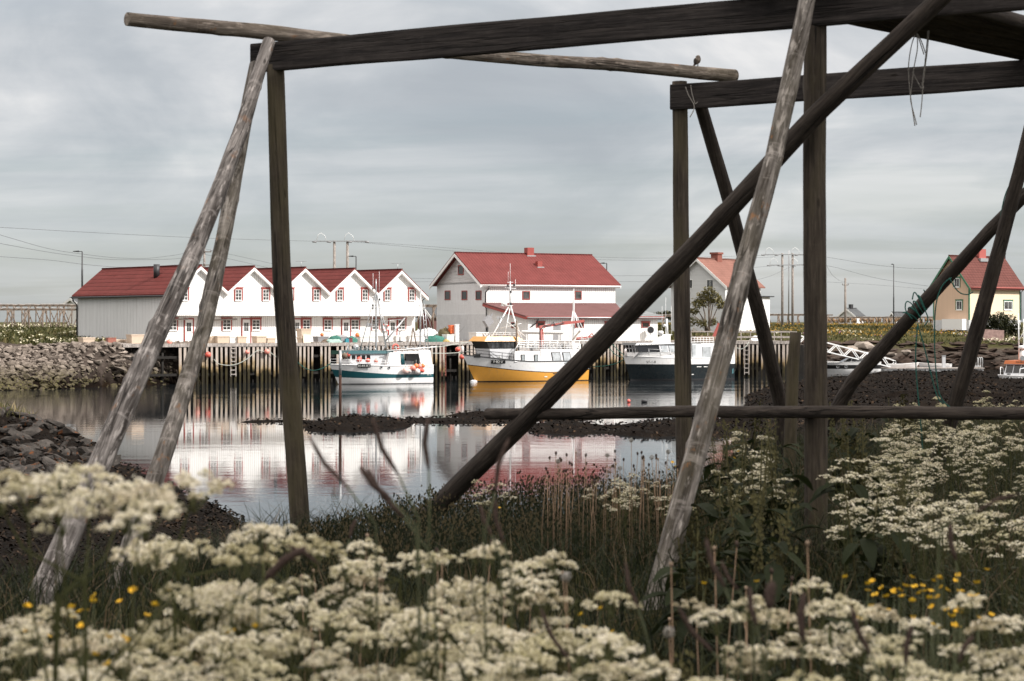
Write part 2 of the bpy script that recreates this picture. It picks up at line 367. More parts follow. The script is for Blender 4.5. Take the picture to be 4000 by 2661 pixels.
def ground_mesh():
    ys = np.concatenate([np.arange(-14,2,1.0), np.arange(2,34,.3), np.arange(34,70,.5), np.arange(70,130,.7), np.arange(130,270,.9), np.geomspace(271,6000,46)])
    t = np.linspace(-1,1,331)
    Y, T = np.meshgrid(ys, t, indexing='ij'); X = T*(9+np.maximum(Y,0)*.36)
    Z = height(X,Y)
    Z += np.where((Y>20)&(Y<230), .12*fbm(X*1.7,Y*1.7,3,77)*sstep(-.3,.3,Z), 0)
    ny, nx = X.shape
    V = np.stack([X,Y,Z],-1).reshape(-1,3)
    i = np.arange(ny*nx).reshape(ny,nx)
    Fq = np.stack([i[:-1,:-1],i[:-1,1:],i[1:,1:],i[1:,:-1]],-1).reshape(-1,4)
    me = bpy.data.meshes.new('ground'); me.from_pydata(V.tolist(), [], Fq.tolist())
    me.polygons.foreach_set('use_smooth', np.ones(len(Fq),bool))
    # zones: where turf, weed-covered shore and bare rock really lie
    b = Y-np.interp(X,XB,YBv)
    turf = np.clip(near_mask(X,Y)*2.2-.5,0,1)
    turf = np.maximum(turf, sstep(15,21,b+4*fbm(X*.3,Y*.3,3,8))*(np.abs(X+3)>25))
    turf = np.maximum(turf, sstep(13,20,b)*(np.abs(X+3)<=25))
    weed = sstep(1.35,.75,Z+.5*fbm(X*.4,Y*.4,3,6)-1.2*(b<6)*(X>-25))
    a = me.attributes.new('zone','FLOAT_VECTOR','POINT')
    a.data.foreach_set('vector', np.stack([turf,weed,0*turf],-1).reshape(-1,3).astype(np.float32).ravel())
    return me
def groundmat():
    m = NT('shore_ground'); a = m.node('Attribute', {}, 1, attribute_name='zone')
    c = m.coord(); f = m.noise(c,.7,6,.65); g = m.noise(c,11,6,.75); h = m.noise(m.scale(c,(1,1,3)),2.2,6,.7)
    grass = m.mix(m.ramp(f,[(.3,0),(.7,1)]), (.030,.034,.012), (.085,.075,.028))
    grass = m.mix(m.ramp(g,[(.5,0),(.75,.6)]), grass, (.12,.095,.045))
    rock = m.mix(m.ramp(h,[(.3,0),(.7,1)]), (.030,.024,.020), (.115,.092,.078))
    weed = m.mix(m.ramp(g,[(.38,0),(.62,1)]), (.0025,.002,.0018), (.014,.009,.006))
    weed = m.mix(m.math('MULTIPLY',m.ramp(f,[(.55,0),(.75,1)]),.35), weed, (.045,.026,.010))
    k = m.mix(m.sep(a,1), rock, weed); k = m.mix(m.sep(a,0), k, grass)
    m.bump(m.math('ADD',g,h), 1.0, .12)
    return m.fin(k, 1.0, 0, .06)
ground = inst('ground', ground_mesh()); ground.data.materials.append(groundmat()); tag(ground, kind='structure')

# ================================================================ water
def watermat():
    m = NT('harbour_water'); c = m.coord()
    n = m.noise(m.scale(c,(.35,1.0,1)), .8, 2, .5); n2 = m.noise(m.scale(c,(1.6,3.2,1)), 1.8, 3, .5)
    breeze = m.noise(m.scale(c,(.05,.11,1),(2,.7,0)),1,3,.5); far = m.node('MapRange', {0:m.sep(c,1),1:118.0,2:170.0,3:0.0,4:1.0})
    br = m.math('MULTIPLY', m.ramp(breeze,[(.42,.1),(.62,1)]), far)
    h = m.math('ADD', m.math('MULTIPLY',n,.0042), m.math('MULTIPLY', n2, m.math('ADD', m.math('MULTIPLY',br,.010), .0011)))
    m.bump(h, 1.0, 1.0)
    m.b.inputs['IOR'].default_value = 1.33
    return m.fin((.010,.013,.015), m.math('ADD', m.math('MULTIPLY',br,.05), .006), 0, .5)
w_ = MB(); w_.add([(-900,14,0),(900,14,0),(900,900,0),(-900,900,0)], [(0,1,2,3)])
water = tag(w_.build('water', watermat()), kind='structure')

# ================================================================ stones
def rockmat(name, a_, b_, lichen=None, lf=.62, moss=None):
    m = NT(name); c = m.coord(); inf = m.n.new('ShaderNodeObjectInfo'); r = inf.outputs['Random']
    geo = m.n.new('ShaderNodeNewGeometry')
    c2 = m.node('VectorMath', {0:c,1:m.comb(m.math('MULTIPLY',r,17.0),m.math('MULTIPLY',r,5.0),0.0)},0,operation='ADD')
    n = m.noise(m.scale(c2,(1.4,1.4,4)),1.5,6,.68); g = m.noise(c2,9,4,.7)
    k = m.mix(m.ramp(n,[(.3,0),(.7,1)]), a_, b_)
    k = m.mix(m.math('MULTIPLY',r,.45), k, tuple(v*.55 for v in a_))
    k = m.mix(m.ramp(g,[(.58,0),(.75,.5)]), k, tuple(min(1,v*1.6) for v in b_))
    if lichen: k = m.mix(m.ramp(m.noise(c2,2.6,5,.62),[(lf,0),(lf+.06,.9)]), k, lichen)
    # weed and wetness below the tide line
    zt = m.sep(geo.outputs['Position'],2)
    wet = m.ramp(m.math('ADD', zt, m.math('MULTIPLY',n,.8)), [(.9,1),(1.0,0)]) if moss else None
    if moss:
        wet = m.node('MapRange',{0:m.math('ADD',zt,m.math('MULTIPLY',n,1.0)),1:1.1,2:2.7,3:1.0,4:0.0})
        k = m.mix(m.math('MULTIPLY',wet,.85), k, m.mix(m.ramp(g,[(.45,0),(.62,1)]), (.035,.026,.018), moss))
    m.bump(m.math('ADD',n,m.math('MULTIPLY',g,.6)), 1.0, .09)
    return m.fin(k,.95,0,.12)
def stone_mesh(name, mats, seed, flat=.5, n=16, pieces=1):
    rr = random.Random(seed); bm = bmesh.new()
    for i in range(n):
        v = Vector((rr.gauss(0,1),rr.gauss(0,1),rr.gauss(0,1))).normalized()*rr.uniform(.75,1.05)
        bm.verts.new((v.x*rr.uniform(.8,1.1)*.5, v.y*.42, v.z*flat*.5))
    r = bmesh.ops.convex_hull(bm, input=bm.verts[:])
    dead = [e for e in r['geom_interior']+r['geom_unused'] if isinstance(e,bmesh.types.BMVert)]
    bmesh.ops.delete(bm, geom=list(set(dead)), context='VERTS')
    me = bpy.data.meshes.new(name); bm.to_mesh(me); bm.free(); me.materials.append(mats); return me
M['rubble'] = rockmat('rubble_stone', (.060,.048,.040), (.33,.28,.24), moss=(.09,.085,.02))
M['boulder'] = rockmat('slate_boulder', (.019,.017,.0155), (.088,.078,.070), (.13,.05,.02), .59)
M['ledge'] = rockmat('ledge_stone', (.022,.016,.013), (.105,.074,.058))
M['wallstone'] = rockmat('wall_stone', (.16,.135,.115), (.42,.36,.31), moss=(.03,.022,.015))
rub = [stone_mesh('rubble_stone', M['rubble'], i, .62) for i in range(8)]
bou = [stone_mesh('shore_boulder', M['boulder'], 40+i, .42, 34) for i in range(10)]
led = [stone_mesh('ledge_stone', M['ledge'], 80+i, .33, 18) for i in range(6)]
wst = [stone_mesh('wall_stone', M['wallstone'], 120+i, .40, 18) for i in range(6)]
def merged(name, meshes, places, mat):
    """many stones nobody could count, as one mesh"""
    mb = MB()
    for (me,(x,y,z),s,rz,tl) in places:
        mt = Matrix.Translation((x,y,z)) @ Matrix.Rotation(rz,4,'Z') @ Matrix.Rotation(tl,4,'X') @ Matrix.Diagonal((s,s,s,1))
        mb.add([mt@v.co for v in me.vertices], [tuple(p.vertices) for p in me.polygons])
    return mb.build(name, mat)
rr = random.Random(5)
pl = []
while len(pl) < 2300:
    x = rr.uniform(-60,-27.5); yb = float(np.interp(x,XB,YBv)); y = yb+rr.uniform(-2.5,13.5)
    if x > -32.5 and y-yb > 7: continue
    if x < -48 and y-yb > 12: continue
    pl.append((rr.choice(rub),(x,y,hz(x,y)+.14),rr.uniform(.50,.95)*(1.25 if rr.random()<.12 else 1),rr.uniform(0,6.3),rr.uniform(-.7,.7)))
pl.sort(key=lambda p: -p[2])
small = []
while len(small) < 5200:
    x = rr.uniform(-60,-29.5); yb = float(np.interp(x,XB,YBv)); y = yb+rr.uniform(-3,14)
    if x > -33 and y-yb > 4.5: continue
    if x < -48 and y-yb > 12: continue
    small.append((rr.choice(rub),(x,y,0),rr.uniform(.22,.46),rr.uniform(0,6.3),rr.uniform(-.8,.8)))
zs_s = height(np.array([p[1][0] for p in small]), np.array([p[1][1] for p in small]))
small = [(p[0],(p[1][0],p[1][1],float(z)+.10),p[2],p[3],p[4]) for p,z in zip(small,zs_s)]
for p in pl[:270]:
    tag(inst('rubble_stone', p[0], None, p[1], (p[4],0,p[3]), p[2]*1.05), 'angular grey-brown stone in the rubble bank left of the wharf', 'stone', 'stones of the rubble bank')
tag(merged('rubble', rub, pl[270:1500]+small, M['rubble']), 'small broken stones filling the rubble bank', 'rubble', kind='stuff')
n_ = 0
for i in range(9000):
    if n_ >= 290: break
    x = rr.uniform(-29,-9); y = rr.uniform(48,97)
    u = x/y*F+CX; v = HZ+(EYE-max(hz(x,y),0))*F/y
    lim = interp(v,[(1600,60),(1640,140),(1700,300),(1770,395),(1830,440),(1900,380),(1960,230),(2010,30)])
    if u > lim+rr.uniform(-25,25) or u < -60: continue
    s = rr.choice([.35,.4,.45,.5,.55,.6,.7,.8,1.1])*rr.uniform(.75,1.0)
    tag(inst('shore_boulder', rr.choice(bou), None, (x,y,hz(x,y)+.12*s), (rr.uniform(-.7,.7),rr.uniform(-.6,.6),rr.uniform(0,6.3)), (s*1.25,s,s)),
        'dark slate boulder with orange lichen on the left shore', 'boulder', 'boulders of the left shore'); n_ += 1
# layered ledges behind the floating pier
for i in range(290):
    x = rr.uniform(31,62); yb = float(np.interp(x,XB,YBv)); y = yb+rr.uniform(6,21.5)
    s = rr.choice((.5,.6,.7,.8,1.0,1.3,1.8))*rr.uniform(.9,1.1)
    tag(inst('ledge_stone', rr.choice(led), None, (x,y,hz(x,y)+.10*s), (rr.uniform(-.3,.3),rr.uniform(-.2,.2),rr.uniform(-.9,.9)), (s*1.4,s,s*1.15)),
        'layered brown rock on the far right shore below the meadow', 'rock', 'rocks of the far right shore')
for (u,v,dd,s) in [(3372,1352,226,4.2),(3330,1366,224,2.6),(3480,1384,223,2.2),(3440,1376,223,1.8),(3540,1378,224,2.4)]:
    p = P(u,v,dd); tag(inst('ledge_stone', rr.choice(wst), None, p, (.1,0,rr.uniform(0,3)), (s,s*.8,s*.9)), 'pale pinkish boulder on the far right shore', 'rock', 'pale boulders beside the gangway')
# ---------------------------------------------------------------- seaweed on everything the tide covers
def weedmat():
    m = NT('wet_seaweed'); a = m.node('Attribute', {}, 2, attribute_name='tint')
    return m.fin(m.ramp(a,[(0,(.003,.0025,.002)),(.6,(.015,.0095,.006)),(1,(.050,.031,.018))]), .9, 0, .12)
def make_weed():
    N = 150000
    y = np.concatenate([24+RNG.random(90000)*172, 12+RNG.random(60000)*46])
    x = (RNG.random(N)*2-1)*(y*.29+2)
    z = height(x,y); keep = (z>-.04)&(z<1.6)&(near_mask(x,y)<.55)&(y-np.interp(x,XB,YBv)<3)&(np.abs(x)<y*.29+1)
    x,y,z = x[keep],y[keep],z[keep]; n = len(x)
    s = (.030+.055*RNG.random(n))*np.clip(y/60,.55,1.35)
    an = RNG.random(n)*6.28; ti = RNG.normal(0,.5,n)
    ca,sa = np.cos(an),np.sin(an)
    ax = np.stack([ca,sa,.55*np.sin(ti)],-1)*s[:,None]; bx = np.stack([-sa,ca,.9*np.sin(ti*1.7)],-1)*s[:,None]*.7
    c = np.stack([x,y,z+.05+.05*RNG.random(n)],-1)
    V = np.stack([c-ax-bx*.3,c+bx*-1,c+ax,c+bx],1).reshape(-1,3)
    return quads_np('seaweed', V, 4, weedmat(), tint=np.clip(RNG.random(n)**2.6*(1+2.2*fbm(x*.35,y*.25,3,61)),0,1))
tag(inst('seaweed', make_weed()), 'dark brown seaweed covering the shore and islets at low tide', 'seaweed', kind='stuff')

# ---------------------------------------------------------------- unseen cluster of white puffs, added out of view to shade the near bank
def shade_cloud():
    mb=MB(); rg=random.Random(2); c=Vector((2,10,3.8))+sdir*(240/math.sin(SEL))
    for i in range(46):
        a=rg.uniform(0,6.28); q=math.sqrt(rg.random()); p=c+Vector((30*q*math.cos(a),17.5*q*math.sin(a),rg.uniform(-3,5)*(1.1-q)))
        mb.ball(tuple(p), rg.uniform(5,8.5)*(1.15-.45*q), 14, 9, 0, (1.2,1,.65))
    return mb.build('shade_cloud', simple('shade_cloud_white',(.85,.85,.86),1,0,0,.03,.1))
tag(shade_cloud(), 'unseen white puffs added to shade the near bank', kind='structure')
# ================================================================ buildings
def wbox(mb, mp, a0,a1, b0,b1, z0,z1, m=0):
    p = mp(a0,b0); q = mp(a1,b1); mb.box(p[0],q[0],p[1],q[1],z0,z1,m)
def front(t0): return lambda a,b: (a, t0-b)
def leftw(s0): return lambda a,b: (s0-b, a)
def window(root, mp, a0,a1,z0,z1, casing, cols=2, rows=3, cw=.11, sash='trim', sill=True, name='window', glass='glass', sw=.06):
    f = MB()
    wbox(f,mp,a0,a0+sw,0,.05,z0,z1); wbox(f,mp,a1-sw,a1,0,.05,z0,z1)
    wbox(f,mp,a0+sw,a1-sw,0,.05,z0,z0+sw); wbox(f,mp,a0+sw,a1-sw,0,.05,z1-sw,z1)
    for i in range(1,cols):
        a = a0+(a1-a0)*i/cols; wbox(f,mp,a-.022,a+.022,0,.042,z0+sw,z1-sw)
    for i in range(1,rows):
        z = z0+(z1-z0)*i/rows; wbox(f,mp,a0+sw,a1-sw,0,.036,z-.02,z+.02)
    o = f.build(name, M[sash], root)
    g = MB(); wbox(g,mp,a0+.03,a1-.03,.004,.018,z0+.03,z1-.03); g.build('pane', M[glass], o)
    if casing:
        k = MB()
        wbox(k,mp,a0-cw,a0-.002,0,.075,z0-.04,z1+cw); wbox(k,mp,a1+.002,a1+cw,0,.075,z0-.04,z1+cw)
        wbox(k,mp,a0-cw-.05,a1+cw+.05,0,.10,z1+cw+.002,z1+cw+.09)
        wbox(k,mp,a0-.002+.002,a1,0,.07,z1+.002,z1+cw)
        k.build('casing', M[casing], o)
        if sill:
            k = MB(); wbox(k,mp,a0-.03,a1+.03,0,.11,z0-.07,z0-.002); k.build('sill', M['trim'], o)
    return o
def door(root, mp, a0,a1,z0,z1, casing='red', mat='trim', pane=True):
    f = MB(); wbox(f,mp,a0,a1,0,.05,z0,z1)
    o = f.build('door', M[mat], root)
    if pane:
        g = MB(); w_ = a1-a0; zz = z1-.3
        for i in range(2):
            for j in range(2):
                wbox(g,mp,a0+.2*w_+i*.31*w_,a0+.2*w_+i*.31*w_+.28*w_,.05,.056,zz-.38*(j+1)-.02*j,zz-.38*j-.02*j)
        g.build('pane', M['glass'], o)
    h = MB(); wbox(h,mp,a1-.14,a1-.06,.05,.11,z0+1.0,z0+1.05); h.build('handle', M['steel'], o)
    if casing:
        k = MB(); wbox(k,mp,a0-.12,a0-.002,0,.075,z0,z1+.12); wbox(k,mp,a1+.002,a1+.12,0,.075,z0,z1+.12); wbox(k,mp,a0,a1,0,.074,z1+.002,z1+.12)
        k.build('casing', M[casing], o)
    return o
def downpipe(root, pts, r=.055, name='downpipe'):
    MB().tube(pts, r, 8).build(name, M['black'], root)

# ---------------------------------------------------------------- the long white warehouse with five gables
M['wareboard'] = boards('white_boards_front', (.84,.84,.83), 0, .22, .80, .28)
M['wareside'] = boards('white_boards_side', (.72,.73,.74), 1, .26, .90, .35, (.42,.41,.40), .15)
M['waretile'] = rooftile('red_pantiles', (.170,.045,.041), 1, .30, .36, 1.0, .2)
fa = Fr(776, 178, 41)
sa = [fa.s_at(u) for u in (776,986,1182,1377,1560)]; per = (sa[4]-sa[0])/4; sa = [sa[0]+per*i for i in range(5)]
za = fa.z(1042); zv = fa.z(1141, per/2); zs = fa.z(1233); zd = 3.42
s0, s1 = sa[0]-per/2, sa[4]+per/2
La = fa.t_at(303,s0); rec = 1.15
A = empty('warehouse', fa.at(0,0,0), fa.th, 'long white boarded warehouse with five red tiled gables on the wharf', 'warehouse')
wl_ = MB()
for a in sa:
    b0, b1 = a-per/2, a+per/2
    for t,fl in ((0,1),(La,-1)):
        pts = [(b0,t,zs),(b1,t,zs),(b1,t,zv),(a,t,za),(b0,t,zv)]
        wl_.add(pts, [tuple(range(5)) if fl>0 else tuple(range(5))[::-1]], 0)
wl_.add([(s1,0,zs),(s1,La,zs),(s1,La,zv),(s1,0,zv)],[(0,1,2,3)],1)
wl_.add([(s0,La,zs),(s0,0,zs),(s0,0,zv),(s0,La,zv)],[(0,1,2,3)],1)
wl_.add([(s0,0,zs),(s0,La,zs),(s1,La,zs),(s1,0,zs)],[(0,1,2,3)],2)
wl_.build('upper_wall', [M['wareboard'],M['wareside'],M['white']], A)
lw = MB(); lw.add([(s0,rec,2.6),(s1,rec,2.6),(s1,rec,zs),(s0,rec,zs)],[(0,1,2,3)],0)
lw.add([(s0,La,2.6),(s0,rec,2.6),(s0,rec,zs),(s0,La,zs)],[(0,1,2,3)],1); lw.add([(s1,rec,2.6),(s1,La,2.6),(s1,La,zs),(s1,rec,zs)],[(0,1,2,3)],1)
lw.build('lower_wall', [M['wareboard'],M['wareside']], A)
rf = MB(); th = .13; oh = .40
for i,a in enumerate(sa):
    for sg in (-1,1):
        e = a+sg*per/2; ze = zv
        if (i==0 and sg<0) or (i==4 and sg>0):
            e2 = a+sg*(per/2+.45); ze = zv-(za-zv)*.45/(per/2); e = e2
        k0 = [(a,-oh,za+.02),(a,La+.3,za+.02),(e,La+.3,ze+.02),(e,-oh,ze+.02)]
        rf.slab(*(k0 if sg>0 else k0[::-1]), (0,0,th), 0)
    rf.bar((a,-oh,za+.17),(a,La+.3,za+.17),.2,.1,0)
roof = rf.build('roof', M['waretile'], A)
for i,a in enumerate(sa):
    bb = MB()
    for sg in (-1,1):
        e = a+sg*per/2; ze = zv
        if (i==0 and sg<0) or (i==4 and sg>0): e = a+sg*(per/2+.45); ze = zv-(za-zv)*.45/(per/2)
        bb.hexa([(a,-oh-.03,za-.26),(e,-oh-.03,ze-.26),(e,-.002-.01,ze-.26),(a,-.012,za-.26),(a,-oh-.03,za+.015),(e,-oh-.03,ze+.015),(e,-.012,ze+.015),(a,-.012,za+.015)],0)
    bb.build('bargeboard', M['trim'], A)
gt = MB(); gs = s0-.45; gz = zv-(za-zv)*.45/(per/2)
gt.tube([(gs-.03,-oh,gz-.05),(gs-.03,La+.3,gz-.05)],.09,8); gt.build('gutter', M['black'], A)
downpipe(A, [(gs-.03,La+.1,gz-.1),(gs+.0,La+.05,gz-.35),(s0-.08,La-.02,gz-.75),(s0-.08,La-.02,2.8)],.07)
downpipe(A, [(s1+.3,-.2,zv-.3),(s1+.1,.1,zv-.6),(s1+.1,.1,zs)],.05)
def upw(u0,u1): window(A, front(-.001), fa.s_at(u0), fa.s_at(u1), fa.z(1177,fa.s_at(u0)), fa.z(1128,fa.s_at(u0)), 'red')
def fit(a0,a1,w_): 
    c = (a0+a1)/2; return c-w_/2, c+w_/2
for a in sa:                                   # two windows to each gable, as the photo's spacing shows
    for k in (-1,1):
        c = a+k*per*.255; c += (.06 if k>0 else -.03)
        window(A, front(-.001), c-.34, c+.34, fa.z(1174,c), fa.z(1131,c), 'red', 2, 3, .12)
def loww(u0,u1,fn):
    a0,a1 = fa.s_at(u0,rec),fa.s_at(u1,rec); return a0,a1
zw0, zw1 = fa.z(1290,sa[1],rec), fa.z(1249,sa[1],rec)
for (u0,u1) in [(660,690),(783,813),(869,901),(984,1015),(1182,1211),(1265,1294),(1371,1401),(1452,1478),(1554,1582)]:
    a0,a1 = fa.s_at(u0,rec),fa.s_at(u1,rec); window(A, front(rec-.001), a0,a1, zw0,zw1, 'red', 2, 3, .12)
for (u0,u1) in [(946,976),(1148,1173),(1336,1366),(1519,1547),(722,752)]:
    a0,a1 = fa.s_at(u0,rec),fa.s_at(u1,rec); door(A, front(rec-.001), a0,a1, zd, zw1+.02)
# eaves lamps, roof vents, aerials
for (s_,t_) in [(sa[0]-1.2,5.2),(sa[2]-1.7,2.0)]:
    z_ = za-abs(s_-sa[0 if s_<sa[1]-2 else 2])*(za-zv)/(per/2)
    MB().tube([(s_,t_,z_),(s_,t_,za+(.30 if t_>3 else .12))],.28 if t_>3 else .16,12).build('roof_vent', M['black'], A)
for (s_,wd) in [(sa[2],.5),(sa[4]+.05,.7)]:
    an = MB(); an.tube([(s_,.3,za),(s_,.3,za+.75)],.025,6); an.bar((s_-wd,.3,za+.7),(s_+wd,.3,za+.7),.03)
    for k in range(-3,4): an.bar((s_+k*wd/3.4,.05,za+.7),(s_+k*wd/3.4,.55,za+.7),.02)
    an.build('roof_aerial', M['steel'], A)
# pipes and planks slung under the overhang
for (u0,u1,dz) in [(668,735,-.36),(815,870,-.42),(870,925,-.36),(1300,1330,-.28),(1405,1500,-.36)]:
    MB().tube([(fa.s_at(u0,.6),.6,zs+dz),(fa.s_at(u1,.6),.6,zs+dz+.04)],.07,8).build('slung_pole', M['greyplank'], A)

# ---------------------------------------------------------------- the big red-roofed house with its lean-to
fb = Fr(1899, 202, 27); S = fb.s_at(2403.6); T = fb.t_at(1707); Tl = -fb.t_at(2062); S2 = fb.s_at(2569,-Tl)
zb0 = 2.4; zbe = fb.z(1107); zbr = fb.z(992,0,T/2)
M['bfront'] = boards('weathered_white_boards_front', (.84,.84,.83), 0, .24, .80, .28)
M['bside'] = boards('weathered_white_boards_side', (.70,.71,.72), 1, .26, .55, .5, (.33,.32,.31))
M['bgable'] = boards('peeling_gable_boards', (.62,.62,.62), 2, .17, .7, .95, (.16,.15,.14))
M['bshed'] = boards('lean_to_boards', (.70,.70,.69), 1, .24, .5, .35)
M['bcorr'] = rooftile('red_corrugated_sheet', (.165,.046,.043), 0, .34, 3.6, .12, .12, .55)
M['bold'] = rooftile('faded_red_roofing', (.17,.085,.083), 0, .5, .12, .45, .7, .65)
M['bfelt'] = rooftile('grey_felt', (.22,.235,.24), 0, 1.0, .3, .15, .2, .8)
B = empty('fish_house', fb.at(0,0,0), fb.th, 'big white two storey wharf building with red corrugated roof and low lean-to', 'building')
zc = fb.z(1228); zg = fb.z(1100)
bw = MB()
bw.add([(0,0,zb0),(S,0,zb0),(S,0,zbe),(0,0,zbe)],[(0,1,2,3)],0)
bw.add([(S,0,zb0),(S,T,zb0),(S,T,zbe),(S,T/2,zbr),(S,0,zbe)],[(0,1,2,3,4)],1)
bw.add([(S,T,zb0),(0,T,zb0),(0,T,zbe),(S,T,zbe)],[(0,1,2,3)],0)
bw.add([(0,T,zc),(0,0,zc),(0,0,zg),(0,T,zg)],[(0,1,2,3)],1)
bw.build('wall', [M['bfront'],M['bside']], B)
zz = lambda t: zbe+(zbr-zbe)*(1-abs(t-T/2)/(T/2))
g_ = MB(); tl = T*(zg-zbe)/(2*(zbr-zbe)) if zg>zbe else 0
g_.add([(-.03,T-tl,zg),(-.03,tl,zg),(-.03,T/2,zbr)],[(0,1,2)]); g_.add([(0,T,zg),(0,0,zg),(0,0,zbe),(0,T,zbe)] if zg<zbe else [(0,T,zbe),(0,0,zbe),(0,tl,zg),(0,T-tl,zg)],[(0,1,2,3)])
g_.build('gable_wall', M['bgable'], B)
MB().box(-.05,.0,0,T,zb0,zc).build('concrete_base', M['conc'], B)
rf = MB(); o1 = .75; o2 = .30; zo = (zbr-zbe)/(T/2)*o2
for sg in (0,1):
    te = -o2 if sg==0 else T+o2
    k0 = [(-o1,T/2,zbr+.03),(S+.5,T/2,zbr+.03),(S+.5,te,zbe-zo+.03),(-o1,te,zbe-zo+.03)]
    rf.slab(*(k0[::-1] if sg==0 else k0), (0,0,.12), 0)
rf.bar((-o1,T/2,zbr+.17),(S+.5,T/2,zbr+.17),.3,.08)
roof = rf.build('roof', M['bcorr'], B)
for sg in (0,1):
    te = -o2 if sg==0 else T+o2
    bb = MB(); bb.hexa([(-o1-.04,T/2,zbr-.28),(-o1-.04,te,zbe-zo-.28),(-o1+.04,te,zbe-zo-.28),(-o1+.04,T/2,zbr-.28),(-o1-.04,T/2,zbr+.02),(-o1-.04,te,zbe-zo+.02),(-o1+.04,te,zbe-zo+.02),(-o1+.04,T/2,zbr+.02)])
    bb.build('bargeboard', M['trim'], B)
MB().box(-o1,S+.5,-o2-.02,-o2+.03,zbe-zo-.22,zbe-zo+.02).build('fascia', M['trim'], B)
MB().tube([(-o1+.2,-o2-.08,zbe-zo-.05),(S+.45,-o2-.08,zbe-zo-.05)],.075,8).build('gutter', M['trim'], B)
downpipe(B, [(.15,-o2-.05,zbe-zo-.1),(.1,-.4,zbe-zo-.4),(-.12,-.1,zbe-zo-.75),(-.12,-.1,fb.z(1188)+.15)],.07)
for (u0,u1,v0,v1,t_) in [(2054,2084,968,1010,T/2),(2096,2117,1021,1044,T*.29)]:
    a0,a1 = fb.s_at(u0,t_),fb.s_at(u1,t_); h = MB(); w_=(a1-a0)*.85
    h.box(a0,a0+w_,t_-w_/2,t_+w_/2,zz(t_)-.4,fb.z(v0,a0,t_)); c_ = h.build('chimney', M['red'], roof)
    MB().box(a0-.12,a0+w_+.12,t_-w_/2-.2,t_+w_/2+.1,zz(t_-w_/2)-.02,zz(t_-w_/2)+.16).build('flashing', M['steel'], roof)
for (u0,u1) in [(2040,2070),(2244,2272)]:
    a0,a1 = fb.s_at(u0),fb.s_at(u1); window(B, front(-.001), a0,a1, fb.z(1171,a0), fb.z(1137,a0), None, 1, 1, .1, 'red', False, sw=.09)
for (u0,u1) in [(1738,1760),(1804,1826),(1859,1881)]:
    t1,t0 = fb.t_at(u0),fb.t_at(u1); zt = fb.dep(0,t0); window(B, leftw(-.001), t0,t1, EYE-(1172-HZ)*zt/F, EYE-(1135-HZ)*zt/F, None, 1, 1, .1, 'red', False, glass='darkglass',sw=.09)
t1,t0 = fb.t_at(1791),fb.t_at(1813); zt = fb.dep(0,t0); window(B, leftw(-.032), t0,t1, EYE-(1074-HZ)*zt/F, EYE-(1035-HZ)*zt/F, None, 1, 1, .1, 'red', False, glass='darkglass',sw=.1)
# lean-to
zh = fb.z(1188); zl = fb.z(1238,0,-Tl)
an = MB()
an.add([(0,0,zb0),(0,-Tl,zb0),(0,-Tl,zl),(0,0,zh)],[(0,1,2,3)],1); an.add([(0,-Tl,zb0),(S2,-Tl,zb0),(S2,-Tl,zl),(0,-Tl,zl)],[(0,1,2,3)],0)
an.add([(S2,-Tl,zb0),(S2,0,zb0),(S2,0,zh),(S2,-Tl,zl)],[(0,1,2,3)],1)
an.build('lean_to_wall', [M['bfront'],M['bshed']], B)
lr = MB(); sp = S*.80; zq = (zh-zl)/Tl*.4
lr.slab((-.4,-Tl-.4,zl-zq+.02),(S*.72,-Tl-.4,zl-zq+.02),(S*.72,-.01,zh+.02),(-.4,-.01,zh+.02),(0,0,.12),0)
lr.slab((S*.72+.01,-Tl-.4,zl-zq+.03),(S2+.5,-Tl-.4,zl-zq+.03),(S2+.5,3.0,zh-.2),(S+.05,-.01,zh+.03),(0,0,.12),1)
lr.add([(S*.72+.01,-Tl-.4,zl-zq+.151),(S+.05,-.01,zh+.151),(S*.72+.01,-.01,zh+.151)],[(0,1,2)],0)
lr.add([(S*.72+.01,-Tl-.4,zl-zq+.02),(S+.05,-.01,zh+.02),(S*.72+.01,-.01,zh+.02)],[(0,2,1)],0)
lr.build('lean_to_roof', [M['bold'],M['bfelt']], B)
MB().box(-.4,S2+.5,-Tl-.45,-Tl-.40,zl-zq-.15,zl-zq+.12).build('lean_to_fascia', M['red'], B)
MB().tube([(-.3,-Tl-.52,zl-zq-.02),(S2+.45,-Tl-.52,zl-zq-.02)],.07,8).build('gutter', M['steel'], B)
bb = MB(); bb.hexa([(-.44,-.01,zh-.22),(-.44,-Tl-.4,zl-zq-.2),(-.36,-Tl-.4,zl-zq-.2),(-.36,-.01,zh-.22),(-.44,-.01,zh+.01),(-.44,-Tl-.4,zl-zq+.01),(-.36,-Tl-.4,zl-zq+.01),(-.36,-.01,zh+.01)]); bb.build('bargeboard', M['red'], B)
downpipe(B, [(-.3,-.2,zh-.1),(-.16,-.35,zh-.45),(-.12,-.3,2.9)],.06)
downpipe(B, [(.9,-Tl-.5,zl-zq-.05),(.85,-Tl-.3,zl-zq-.5),(.3,-Tl-.1,zl-zq-.9)],.06)
for (u0,u1) in [(2096,2126),(2247,2278),(2363,2394),(2507,2536)]:
    a0,a1 = fb.s_at(u0,-Tl),fb.s_at(u1,-Tl); window(B, front(-Tl-.001), a0,a1, fb.z(1280,a0,-Tl), fb.z(1260,a0,-Tl), 'red', 1, 1, .05, 'red', False, glass='darkglass')
t1,t0 = fb.t_at(1998),fb.t_at(2021)
window(B, leftw(-.001), t0,t1, fb.z(1282,0,t0), fb.z(1259,0,t0), None, 1, 1, .05, 'red', False, glass='darkglass')
a0,a1 = fb.s_at(2162,-Tl),fb.s_at(2187,-Tl); door(B, front(-Tl-.001), a0,a1, 3.45, fb.z(1266,a0,-Tl), None, 'grey', False)
